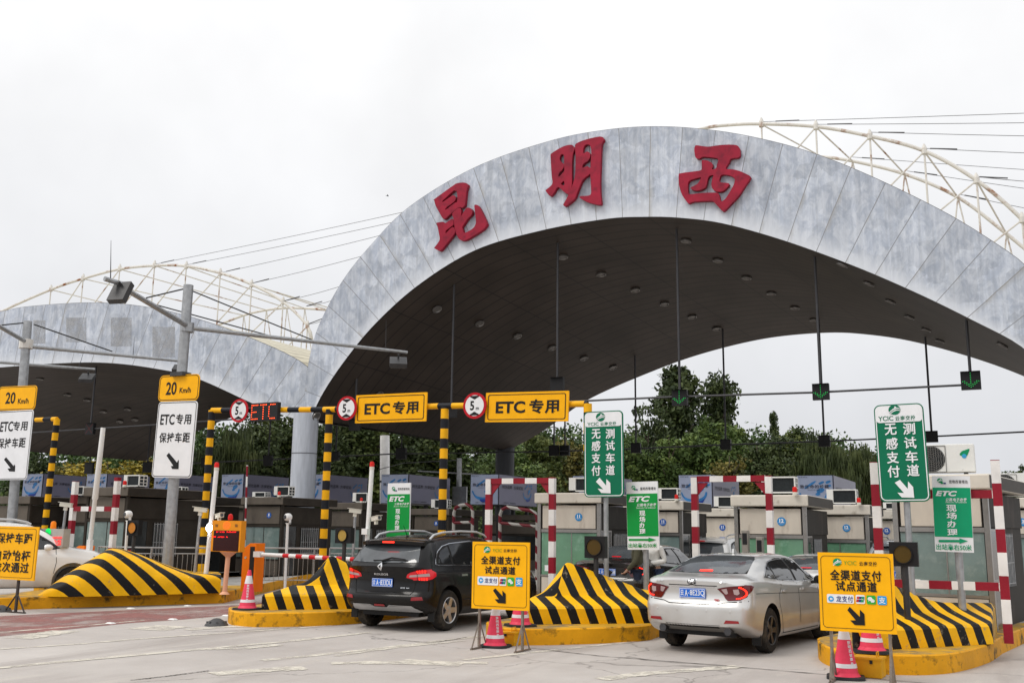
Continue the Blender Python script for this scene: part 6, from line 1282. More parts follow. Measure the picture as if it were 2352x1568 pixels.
def strip(pts, w_):
    P = [Vector(p) for p in pts]; a, c = [], []
    for i, p in enumerate(P):
        t = (P[min(i + 1, len(P) - 1)] - P[max(i - 1, 0)]).normalized(); n_ = Vector((-t.y, t.x)) * w_ / 2; a.append(tuple(p + n_)); c.append(tuple(p - n_))
    return a + c[::-1]
def grow(lp, k):
    c = Vector((sum(p[0] for p in lp) / len(lp), sum(p[1] for p in lp) / len(lp))); return [tuple(Vector(p) + (Vector(p) - c).normalized() * k) for p in lp]
def wheel(T, x, y, r, wd, s, m_r, spokes=5, style=0):
    t = MB(); t.lathe([(r * .60, wd / 2 - .012), (r * .66, wd / 2), (r * .92, wd / 2 - .004), (r * .985, wd / 2 - .03), (r, wd / 2 - .06), (r, -wd / 2 + .06), (r * .985, -wd / 2 + .02), (r * .9, -wd / 2), (r * .6, -wd / 2), (r * .6, wd / 2 - .012)], n=36, cap=False)
    m_ = Matrix.Translation((x, y, r)) @ Matrix.Rotation(R(90) * s, 4, 'Y'); t.xf(m_); o = t.build('wheel', m_tyre, T, smooth=35)
    b = MB(); b.lathe([(r * .655, wd / 2 - .002), (r * .64, wd / 2 + .004), (r * .60, wd / 2 - .005), (r * .585, wd / 2 - .10)], n=36, cap=False)
    for k in range(spokes):
        a = 2 * math.pi * k / spokes + .3
        for da in ((-.10, .10) if style else (0,)):
            q = Matrix.Rotation(a + da * 1.0, 4, 'Z'); hw0, hw1 = (.028, .022) if style else (.05, .042)
            b.add([q @ Vector(p) for p in ((.03, -hw0, wd / 2 - .02), (r * .60, -hw1, wd / 2 - .008), (r * .60, hw1, wd / 2 - .008), (.03, hw0, wd / 2 - .02), (.03, -hw0, wd / 2 - .07), (r * .60, -hw1, wd / 2 - .06), (r * .60, hw1, wd / 2 - .06), (.03, hw0, wd / 2 - .07))], [(0, 1, 2, 3), (0, 4, 5, 1), (3, 2, 6, 7)])
    b.lathe([(.075, wd / 2 - .06), (.07, wd / 2 - .015), (.0, wd / 2 - .008)], n=20); b.xf(m_); b.build('rim', m_r, o, smooth=35)
    b = MB(); b.lathe([(r * .58, wd / 2 - .11), (0, wd / 2 - .11)], n=24); b.lathe([(r * .42, wd / 2 - .085), (r * .42, wd / 2 - .095)], n=24); b.xf(m_); b.build('brake_disc', m_steeldark, o)
def base_car(P, name, label, loc, rz, pm):
    T = thing(name, label, 'car', loc, rz); me = cut_arches(body_mesh(P), P); me.materials.clear(); me.materials.append(pm); me.materials.append(m_trim); r = P['wr_'] + P.get('gap', .055)
    for f in me.polygons:
        c = f.center; f.material_index = 1 if (any(math.hypot(c.y - y, c.z - P['wr_'] - .015) < r + .004 and abs(c.x) < P['W'] / 2 - .005 and abs(f.normal.x) < .98 and c.z < P['wr_'] + .015 + r * 1.01 for y in P['axles']) and math.hypot(c.y - min(P['axles'], key=lambda y: abs(y - c.y)), c.z - P['wr_'] - .015) < r + .004) or c.z < P.get('trimz', .0) else 0
    me.shade_smooth(); me.set_sharp_from_angle(angle=R(38)); o = bpy.data.objects.new('body', me); COL.objects.link(o); o.parent = T
    for y in P['axles']:
        for s in (-1, 1): wheel(T, s * (P['W'] / 2 - .125), y, P['wr_'], .215, s, P.get('rim', m_rim), P.get('spokes', 5), P.get('rstyle', 0))
    return T, Skin(me)
def part(T, S, name, m, items, off=.006, step=.05):
    b = MB()
    for it in items: S.lay(b, it[0], it[1], it[2] if len(it) > 2 else (), off, it[3] if len(it) > 3 else 0, step)
    return b.build(name, m, T, smooth=60)
def plate(T, S, z, st, ax='r'):
    h, n_ = S.hit(ax, 0, z); y = min(h.y, S.hit(ax, .2, z)[0].y, S.hit(ax, 0, z - .06)[0].y, S.hit(ax, 0, z + .06)[0].y) - .012
    b = MB(); b.bbox((-.22, y, z - .07), (.22, y + .012, z + .07)); o = b.build('number_plate', m_plate, T)
    b = MB(); b.poly(rrect(.43, .13, .012, 0, z), [rrect(.418, .118, .01, 0, z)], y=y - .002); text(b, st[0], -.172, z, h=.082, w=.055, y=y - .003, bold=.01); text(b, st[1], -.10, z, h=.092, w=.05, y=y - .003, bold=.015); b.poly(circ(.008, -.058, z, 8), y=y - .003); text(b, st[2:], .085, z, h=.092, w=.245, y=y - .003, bold=.012); b.build('plate_lettering', m_platew, o)
SEDAN = dict(L=4.86, W=1.825, wr_=.335, axles=(-1.36, 1.385), zt=[(-2.43, 1.06), (-2.3, 1.115), (-2.1, 1.145), (-1.93, 1.16), (-1.6, 1.285), (-1.3, 1.38), (-.95, 1.44), (-.5, 1.463), (.2, 1.463), (.55, 1.425), (.95, 1.24), (1.35, 1.05), (1.7, .99), (2.15, .89), (2.36, .78), (2.43, .65)],
             zb=[(-2.43, 1.0), (-2.2, 1.065), (-1.4, 1.05), (-.6, 1.0), (.3, .96), (1.3, .92), (2.1, .81), (2.43, .58)], wm=[(-2.43, .91), (2.43, .91)], wb=[(-2.43, .87), (0, .875), (2.43, .86)], wr=[(-2.43, .74), (-1.95, .74), (-1.4, .665), (-.9, .615), (-.4, .60), (.3, .59), (.8, .64), (1.35, .75), (2.43, .72)],
             zs=[(-2.43, .43), (-2.1, .31), (-1.8, .24), (-1, .2), (1.9, .19), (2.43, .25)], dyr=[(.28, .12), (.42, .0), (.71, .0), (.77, .05), (.88, .075), (1.0, .045), (1.08, .03)], dyf=[(.2, .05), (.5, 0), (.8, .1)], rim=m_rimd, rstyle=1, bow=.12)
def seam(T, S, items, w_=.012):
    for a, p in items: part(T, S, 'panel_gap', m_seamc, [(a, strip(p, w_))], .003, .08)
def mirror_ear(T, pm, x, y, z):
    for s in (-1, 1):
        b = MB(); b.lathe([(0, -.06), (.07, -.05), (.095, 0), (.085, .07), (.04, .12), (0, .13)], (s * x, y, z), 16, axis=(s * .15, 1, 0)); b.v = [(q[0] + s * (0.06 if abs(q[0]) > x else 0), q[1], z + (q[2] - z) * .78) for q in b.v]; b.tube([(s * (x - .16), y, z - .05), (s * x, y, z - .03)], .025, 6); b.build('mirror', pm, T, smooth=50)
def sedan(name, label, loc, rz, pm, pl, detail=2, rim=None):
    P = dict(SEDAN); P['rim'] = rim or m_rimd; T, S = base_car(P, name, label, loc, rz, pm)
    wq = [(-1.46, 1.115), (-1.32, 1.175), (-1.08, 1.265), (-.75, 1.34), (-.35, 1.365), (.1, 1.368), (.4, 1.335), (.7, 1.21), (1.0, 1.04), (.85, 1.01), (0, 1.03), (-.7, 1.06)]
    def cut(lp, a, b_): return [p for p in lp if a <= p[0] <= b_]
    fr_ = [(.0, 1.365), (.1, 1.368), (.4, 1.335), (.7, 1.21), (.98, 1.045), (.85, 1.015), (.02, 1.033)]; re_ = [(-.09, 1.367), (-.35, 1.362), (-.75, 1.335), (-.92, 1.30), (-.94, 1.08), (-.7, 1.066), (-.09, 1.035)]; qu = [(-.98, 1.29), (-1.08, 1.26), (-1.32, 1.17), (-1.41, 1.122), (-.98, 1.085)]
    for s in 'RL':
        part(T, S, 'window_trim', m_chrome if detail else m_trim, [(s, grow(wq, .028), [grow(wq, .006)])], .006)
        part(T, S, 'pillar_trim', m_trim, [(s, wq)], .003)
        for q in (fr_, re_, qu): part(T, S, 'side_window', m_glass, [(s, q)], .006)
    rg = [(-.69, 1.178), (-.3, 1.17), (.3, 1.17), (.69, 1.178), (.64, 1.26), (.565, 1.37), (.50, 1.412), (.2, 1.425), (-.2, 1.425), (-.50, 1.412), (-.565, 1.37), (-.64, 1.26)]
    part(T, S, 'rear_window', m_glass2, [('r', rg)], .006); part(T, S, 'windscreen', m_glass, [('f', [(-.68, 1.06), (.68, 1.06), (.52, 1.36), (-.52, 1.36)])], .006)
    bl = [(-.11, 1.19), (.11, 1.19), (.11, 1.21), (-.11, 1.21)]; part(T, S, 'high_brake_light', m_brake if detail else m_tail, [('r', bl)], .012, .03)
    tl = [(.41, .868), (.52, .893), (.66, .912), (.83, .925), (.86, .86), (.84, .76), (.76, .71), (.57, .695), (.53, .73), (.50, .785)]; ts = [(-2.24, .93), (-2.12, .925), (-2.06, .905), (-2.12, .85), (-2.2, .79), (-2.24, .78)]; UPZ = lambda q: [(x, z + .10) for x, z in q]; tl = UPZ(tl); ts = UPZ(ts)
    ins = [(.475, .862), (.56, .878), (.575, .81), (.545, .79), (.525, .80)]; in2 = [(.655, .865), (.735, .872), (.745, .81), (.715, .785), (.665, .795)]; ins, in2 = UPZ(ins), UPZ(in2)
    for s in (1, -1):
        f_ = (lambda q: q) if s > 0 else mir
        o = part(T, S, 'tail_light', m_taildk, [('r', f_(tl))], .008); part(o, S, 'side_lens', m_taildk, [('R' if s > 0 else 'L', ts)], .008)
        for q in (ins, in2): part(o, S, 'clear_lens', m_tailw, [('r', f_(q))], .013)
        b = MB()
        for k in range(15):
            t = k / 14; a = R(70 - 160 * t); x, z = .705 + .125 * math.cos(a), .915 + .085 * math.sin(a); S.lay(b, 'r', f_([(x + .011 * math.cos(q * 1.05), z + .011 * math.sin(q * 1.05)) for q in range(6)]), off=.016, step=.2)
        b.build('brake_leds', m_brake, o); part(T, S, 'reflector', m_refl, [('r', f_([(.52, .475), (.55, .525), (.74, .52), (.75, .485)]))], .008)
    plate(T, S, .89, pl)
    seam(T, S, [('r', [(-.86, .80), (-.50, .765), (-.40, .735), (.40, .735), (.50, .765), (.86, .80)]), ('r', [(-.41, 1.005), (.41, 1.005)]), ('R', [(-.06, 1.0), (-.05, .75), (-.02, .4), (0, .26)]), ('L', [(-.06, 1.0), (-.05, .75), (-.02, .4), (0, .26)]), ('R', [(.98, .98), (1.0, .7), (.93, .35), (.88, .27)]), ('L', [(.98, .98), (1.0, .7), (.93, .35), (.88, .27)]), ('R', [(-.84, 1.0), (-.98, .85), (-1.0, .72), (-.9, .5), (-.86, .3), (-.8, .26)]), ('L', [(-.84, 1.0), (-.98, .85), (-1.0, .72), (-.9, .5), (-.86, .3), (-.8, .26)]), ('R', [(-.86, .265), (.9, .265)])])
    if detail:
        for s in 'RL':
            for y in (-.72, .22): h, n_ = S.hit(s, y, .90); b = MB(); b.box(h + n_ * .02, (.03, .2, .03)); o = b.build('door_handle', pm, T)
        [part(T, S, 'shoulder_crease', m_trim, [(s, strip([(-2.0, .90), (-1.2, .88), (0, .84), (1.0, .80)], .008))], .002, .1) for s in 'RL']  # no relief here: the crease's shade is drawn as a dark strip
        part(T, S, 'garnish', m_chrome, [('r', [(-.38, .985), (.38, .985), (.36, 1.0), (-.36, 1.0)])], .012)
        b = MB(); S.lay(b, 'r', circ(.075, 0, 1.052, 24, .05), off=.010, mi=0); S.lay(b, 'r', circ(.066, 0, 1.052, 24, .042), off=.014, mi=1); S.text(b, 'r', 'BYD', 0, 1.052, .1, .035, .018, 0, .04); b.build('badge', [m_chrome, m_trim], T)
        b = MB(); S.text(b, 'r', 'TID', .40, .80, .085, .03, .012, 0, .04); S.text(b, 'r', '比亚迪', -.58, 1.05, .13, .035, .012, 1, .02); S.text(b, 'r', '思锐', .50, 1.048, .10, .033, .012, 1, .02); b.build('lettering', [m_signred, m_chrome], T)
        for x in (-.62, -.25, .25, .62): h, n_ = S.hit('r', x, .645); b = MB(); b.lathe([(0, .006), (.016, .004), (.018, 0)], h, 10, axis=n_); b.build('parking_sensor', pm, T)
        for s in (-1, 1): h, _ = S.hit('r', s * .55, .46); b = MB(); b.lathe([(.052, 0), (.058, .0), (.06, .12), (.052, .12)], (s * .55, h.y + .06, .36), 18, axis=(0, 1, 0)); b.lathe([(.05, .03), (0, .03)], (s * .55, h.y + .06, .36), 18, mi=1, axis=(0, 1, 0)); b.build('exhaust_pipe', [m_rimd, m_trim], T)
        part(T, S, 'lower_valance', m_trim, [('r', [(-.46, .445), (.46, .445), (.42, .40), (-.42, .40)])], .005)
        b = MB(); h, _ = S.hit('T', 0, -.62); b.poly([(-.09, 0), (.09, 0), (-.04, .075), (-.075, .07)], y=-.018, th=.036); b.xf(Matrix.Translation(h) @ Matrix.Rotation(R(90), 4, 'Z')); b.build('roof_antenna', pm, T)
        for s in (-1, 1): b = MB(); b.bbox((s * .73, -1.80, .14), (s * .88, -1.78, .34)); b.build('mud_flap', m_trim, T)
        b = MB(); b.bbox((-.6, -2.1, .26), (.6, -1.5, .32)); b.bbox((-.08, -1.5, .2), (.08, 1.6, .25)); b.bbox((-.75, -1.2, .19), (.75, 1.2, .22)); b.build('underbody', m_trim, T)
    mirror_ear(T, m_trim if detail else pm, .98, .78, 1.03); return T, S
SUV = dict(L=4.52, W=1.855, wr_=.352, axles=(-1.385, 1.305), gap=.07, zt=[(-2.26, 1.09), (-2.18, 1.20), (-2.0, 1.385), (-1.80, 1.55), (-1.6, 1.61), (-1.0, 1.655), (-.3, 1.67), (.3, 1.625), (.65, 1.50), (1.0, 1.29), (1.25, 1.13), (1.8, 1.05), (2.12, .93), (2.26, .74)],
           zb=[(-2.26, 1.05), (-2.0, 1.10), (-1.2, 1.07), (0, 1.03), (1.2, .985), (2.0, .87), (2.26, .66)], wm=[(-2.26, .925), (2.26, .925)], wb=[(-2.26, .86), (0, .885), (2.26, .85)], wr=[(-2.26, .78), (-1.95, .72), (-1.6, .655), (0, .645), (.5, .66), (1.2, .78), (2.26, .74)],
           zs=[(-2.26, .44), (-2.0, .33), (-1.7, .26), (1.8, .25), (2.26, .33)], dyr=[(.28, .16), (.43, .04), (.50, .0), (.62, .0), (.67, .07), (.85, .10), (1.0, .07), (1.1, .0)], dyf=[(.3, .05), (.6, 0), (.9, .1)], bow=.16)
def suv(name, label, loc, rz, pm, pl, detail=2):
    P = dict(SUV); T, S = base_car(P, name, label, loc, rz, pm)
    wq = [(-1.76, 1.155), (-1.72, 1.24), (-1.58, 1.37), (-1.38, 1.455), (-1.1, 1.50), (-.4, 1.53), (.15, 1.50), (.5, 1.40), (.8, 1.23), (.98, 1.10), (.85, 1.075), (0, 1.09), (-1.0, 1.125), (-1.66, 1.135)]
    panes = [[(-1.68, 1.17), (-1.64, 1.26), (-1.5, 1.38), (-1.24, 1.455), (-1.24, 1.15)], [(-1.18, 1.148), (-1.18, 1.48), (-.85, 1.505), (-.36, 1.52), (-.30, 1.11)], [(-.2, 1.108), (-.2, 1.515), (.13, 1.485), (.47, 1.385), (.77, 1.22), (.92, 1.105), (.83, 1.09)]]
    for s in 'RL':
        part(T, S, 'window_trim', m_chrome if detail else m_trim, [(s, grow(wq, .03), [grow(wq, .004)])], .007); part(T, S, 'pillar_trim', m_trim, [(s, wq)], .003)
        for q in panes: part(T, S, 'side_window', m_glass, [(s, q)], .007)
    rg = [(-.70, 1.185), (-.3, 1.17), (.3, 1.17), (.70, 1.185), (.66, 1.31), (.58, 1.48), (.3, 1.50), (-.3, 1.50), (-.58, 1.48), (-.66, 1.31)]
    part(T, S, 'rear_window', m_glass2, [('r', rg)], .007); part(T, S, 'windscreen', m_glass, [('f', [(-.72, 1.17), (.72, 1.17), (.58, 1.55), (-.58, 1.55)])], .006)
    tl = [(.48, .875), (.50, .93), (.57, .97), (.72, 1.01), (.87, 1.02), (.90, .93), (.88, .85), (.80, .83), (.63, .845)]; ts = [(-2.1, 1.02), (-1.97, 1.015), (-1.86, .965), (-1.86, .91), (-1.95, .855), (-2.1, .835)]; ins = [(.53, .885), (.55, .92), (.86, .955), (.87, .905)]; UPZ = lambda q: [(x, z + .05) for x, z in q]; tl, ts, ins = UPZ(tl), UPZ(ts), UPZ(ins)
    for s in (1, -1):
        f_ = (lambda q: q) if s > 0 else mir; o = part(T, S, 'tail_light', m_tail, [('r', f_(tl))], .008); part(o, S, 'side_lens', m_tail, [('R' if s > 0 else 'L', ts)], .008); part(o, S, 'clear_lens', m_tailw, [('r', f_(ins))], .013); part(o, S, 'lamp_gap', m_seamc, [('r', f_(strip([(.69, 1.05), (.68, .89)], .008)))], .014)
        b = MB()
        for r_ in range(3):
            for k in range(4): S.lay(b, 'r', f_([(.72 + .036 * k + .01 * math.cos(q * 1.05), .922 - .014 * r_ + .006 * math.sin(q * 1.05)) for q in range(6)]), off=.016, step=.2); S.lay(b, 'r', f_([(.70 + .036 * k + .01 * math.cos(q * 1.05), 1.05 - .014 * r_ + .006 * math.sin(q * 1.05)) for q in range(6)]), off=.016, step=.2)
        b.build('brake_leds', m_brake, o); part(T, S, 'reflector', m_refl, [('r', f_([(.62, .545), (.63, .60), (.80, .61), (.82, .555)]))], .008)
    plate(T, S, .83, pl)
    seam(T, S, [('r', [(-.72, 1.17), (-.68, 1.03), (-.62, .70), (-.58, .64), (.58, .64), (.62, .70), (.68, 1.03), (.72, 1.17)]), ('R', [(-.25, 1.1), (-.24, .8), (-.2, .35)]), ('R', [(.92, 1.08), (.95, .8), (.88, .4)]), ('R', [(-1.2, 1.12), (-1.3, .95), (-1.2, .75), (-1.02, .5), (-.98, .35)]), ('L', [(-.25, 1.1), (-.24, .8), (-.2, .35)]), ('L', [(.92, 1.08), (.95, .8), (.88, .4)]), ('L', [(-1.2, 1.12), (-1.3, .95), (-1.2, .75), (-1.02, .5), (-.98, .35)])])
    # roof spoiler with brake light
    b = MB(); rows = []
    for x in [k / 10 * .66 for k in range(-10, 11)]:
        a = abs(x) / .66; y0 = -2.03 + .12 * a ** 3; z0 = 1.545 - .03 * a ** 2; rows.append([Vector((x, -1.55, 1.60 - .05 * a)), Vector((x, y0 + .12, z0 + .035)), Vector((x, y0, z0 + .01)), Vector((x, y0 + .01, z0 - .05)), Vector((x, -1.75, 1.49 - .03 * a)), Vector((x, -1.55, 1.50))])
    b.grid(rows); n_ = len(rows[0]); b.add(rows[0], [tuple(range(n_))]); b.add(rows[-1], [tuple(range(n_))[::-1]]); sp_ = b.build('roof_spoiler', pm, T, smooth=35, normals=True)
    b = MB(); b.bbox((-.12, -2.045, 1.512), (.12, -2.02, 1.538)); b.build('high_brake_light', m_brake if detail else m_tail, sp_)
    for s in (-1, 1):
        b = MB(); b.tube([(s * .60, -1.62, 1.575), (s * .605, -1.5, 1.655), (s * .605, -1.2, 1.70), (s * .60, -.6, 1.725), (s * .60, 0, 1.715), (s * .60, .28, 1.66), (s * .60, .36, 1.615)], .022, 8); b.build('roof_rail', m_skid, T, smooth=50)
    if detail:
        for s in 'RL':
            for y in (-.95, .12): h, n_ = S.hit(s, y, .95); b = MB(); b.box(h + n_ * .02, (.03, .2, .035)); b.build('door_handle', m_chrome, T)
        part(T, S, 'skid_plate', m_skid, [('r', [(-.62, .46), (-.20, .465), (-.13, .43), (.13, .43), (.20, .465), (.62, .46), (.74, .36), (.66, .345), (-.66, .345), (-.74, .36)])], .012)
        part(T, S, 'fog_light', m_refl, [('r', [(-.12, .44), (.12, .44), (.10, .475), (-.10, .475)])], .014)
        b = MB(); S.lay(b, 'r', [(0, 1.04), (.055, 1.11), (0, 1.165), (-.055, 1.11)], [[(.0, 1.08), (.02, 1.11), (.0, 1.135), (-.02, 1.11)]], off=.016, step=.03); S.text(b, 'r', 'KOLEOS', -.02, .975, .30, .034, .014, 0, .02); S.text(b, 'r', 'BOSE  4x4', .46, .75, .16, .022, .014, 0, .02); b.build('badge', m_chrome, T)
        h, n_ = S.hit('r', 0, 1.18); b = MB(); b.tube([h + n_ * .03, S.hit('r', .18, 1.235)[0] + n_ * .035, S.hit('r', .46, 1.215)[0] + n_ * .03], [.02, .014, .008], 6); b.tube([S.hit('r', -.2, 1.195)[0] + n_ * .02, S.hit('r', .5, 1.205)[0] + n_ * .02], .010, 5); b.build('wiper', m_trim, T)
        for s in (-1, 1): b = MB(); b.bbox((s * .76, -1.86, .18), (s * .90, -1.84, .40)); b.build('mud_flap', m_trim, T)
        h, _ = S.hit('T', 0.0, -1.45); b = MB(); b.tube([h, h + Vector((0, -.14, .20))], [.008, .004], 5); b.lathe([(.03, 0), (.02, .02)], h, 8); b.build('roof_antenna', m_trim, T)
        [part(T, S, 'side_moulding', m_trim, [(s, strip([(-.95, .52), (.9, .50)], .03))], .006, .1) for s in 'RL']
    b = MB(); b.bbox((-.6, -1.9, .25), (.6, -1.2, .33)); b.bbox((-.75, -1.1, .24), (.75, 1.1, .28)); b.build('underbody', m_trim, T)
    mirror_ear(T, pm, 1.0, .72, 1.12); return T, S
def at_wheel(px, py, rz, P):                 # origin so that the right rear tyre stands at pixel (px, py)
    k_ = .94 if P is SEDAN else 1.0; c = G(px, py); q = Matrix.Rotation(rz, 4, 'Z') @ Vector((P['W'] / 2 - .125, P['axles'][0], 0)) * k_; return Vector((c.x - q.x, c.y - q.y, 0))
rz = R(-2); suv('black_suv', 'glossy black SUV with silver roof rails, its brake lights lit, driving into the ETC lane', at_wheel(1020, 1447, rz, SUV), rz, p_black, '云A833DU')
rz = R(-8); sedan('silver_sedan', 'silver sedan with lit brake lights between two striped blocks', at_wheel(1760, 1498, rz, SEDAN), rz, p_silver, '云A8E23Q')[0].scale = (.94, .94, .985)
def far_car(fn, P, x, y_top, ztop, d, rz, *a, **k): p = gd(x, d, 0); return fn(*a[:2], p, rz, *a[2:], **k)
T, S = far_car(sedan, SEDAN, 1487, 0, 0, 24.4, R(-3), 'black_sedan', 'black sedan standing behind the two people and the green banner', p_dark, '云A2H168', detail=0, rim=m_rim)
b = MB(); S.lay(b, 'r', circ(.06, 0, 1.05, 24), [circ(.05, 0, 1.05, 24)], off=.012, step=.04); S.text(b, 'r', 'V', 0, 1.07, .05, .035, .012); S.text(b, 'r', 'W', 0, 1.035, .07, .04, .012); b.build('badge', m_chrome, T)
T, S = far_car(sedan, SEDAN, 1896, 0, 0, 20.6, R(-3), 'white_sedan', 'white sedan ahead of the silver car, half hidden by the right yellow board', p_white, '云A72L20', detail=0, rim=m_rim); T.scale = (.94, .94, .94)
far_car(suv, SUV, 1658, 0, 0, 31, R(-2), 'white_suv', 'white SUV far ahead under the middle red and white frame', p_white, '云A5K391', detail=0)
far_car(suv, SUV, 2092, 0, 0, 26.5, R(-2), 'grey_suv', 'blue grey SUV beyond the right frame, behind the signal', p_grey, '云A9C057', detail=0)
# white car at the left edge, seen from its right side
T, S = suv('white_suv', 'white SUV entering the leftmost lane, cut by the left edge of the picture', gd(30, 25.0), R(-36), p_white, '云A60G00', detail=0)
T.scale = (1.06, 1.06, 1.09)
for s in (1, -1):
    f_ = (lambda q: q) if s > 0 else mir
    part(T, S, 'headlight', m_glass2, [('R' if s > 0 else 'L', [(2.08, .86), (1.72, .93), (1.76, .87), (2.1, .78)])], .008)
# ================================================================== people
m_skin = mat('skin', (.42, .24, .16), .5, var=.06); m_jeans = mat('blue_jeans', (.035, .055, .11), .8, var=.2, scale=12); m_dkjeans = mat('dark_jeans', (.018, .024, .045), .8, var=.2, scale=12); m_olive = mat('olive_jacket', (.075, .072, .045), .8, var=.2, scale=9); m_wjacket = mat('white_jacket', (.68, .67, .64), .7, var=.07, scale=9); m_hair = mat('black_hair', (.012, .011, .01), .5, var=.2); m_shoe = mat('dark_shoes', (.02, .02, .02), .6)
def skin_mesh(name, nodes, edges, m, parent, sub=2):
    """nodes: name -> (position, radius); the surface grows round the joined skeleton"""
    ks = list(nodes); me = bpy.data.meshes.new(name); me.from_pydata([nodes[k][0] for k in ks], [(ks.index(a), ks.index(b)) for a, b in edges], [])
    o = bpy.data.objects.new(name, me); COL.objects.link(o); md = o.modifiers.new('skin', 'SKIN'); md.use_smooth_shade = True
    if not me.skin_vertices: me.skin_vertices.new()
    for i, k in enumerate(ks): r = nodes[k][1]; me.skin_vertices[0].data[i].radius = r if isinstance(r, tuple) else (r, r); me.skin_vertices[0].data[i].use_root = (i == 0)
    s = o.modifiers.new('sub', 'SUBSURF'); s.levels = s.render_levels = sub
    dg = bpy.context.evaluated_depsgraph_get(); m2 = bpy.data.meshes.new_from_object(o.evaluated_get(dg)); bpy.data.objects.remove(o); m2.name = name; m2.materials.clear(); m2.materials.append(m); m2.shade_smooth()
    q = bpy.data.objects.new(name, m2); COL.objects.link(q); q.parent = parent; return q
def hand(nodes, edges, tag_, wrist, fwd, side, curl):
    """palm, four unequal bent fingers and a thumb"""
    w_, f, s = Vector(wrist), Vector(fwd).normalized(), Vector(side).normalized(); n_ = f.cross(s).normalized()
    nodes[tag_ + 'palm'] = (w_ + f * .05, (.036, .02)); nodes[tag_ + 'palm2'] = (w_ + f * .085, (.04, .017)); edges += [(tag_ + 'wrist', tag_ + 'palm'), (tag_ + 'palm', tag_ + 'palm2')]
    for k, (o, l) in enumerate(((-.03, .07), (-.01, .08), (.01, .075), (.03, .058))):
        a = w_ + f * .095 + s * o; b_ = a + (f * .75 + n_ * curl * .6).normalized() * l * .5; c = b_ + (f * .2 + n_ * curl).normalized() * l * .5
        for j, p in enumerate((a, b_, c)): nodes['%sf%d%d' % (tag_, k, j)] = (p, .0095 - .001 * j)
        edges += [(tag_ + 'palm2', '%sf%d0' % (tag_, k)), ('%sf%d0' % (tag_, k), '%sf%d1' % (tag_, k)), ('%sf%d1' % (tag_, k), '%sf%d2' % (tag_, k))]
    a = w_ + f * .035 - s * .04; b_ = a + (f - s * .6 + n_ * curl * .4).normalized() * .045; nodes[tag_ + 't0'] = (a, .012); nodes[tag_ + 't1'] = (b_, .0105); edges += [(tag_ + 'palm', tag_ + 't0'), (tag_ + 't0', tag_ + 't1')]
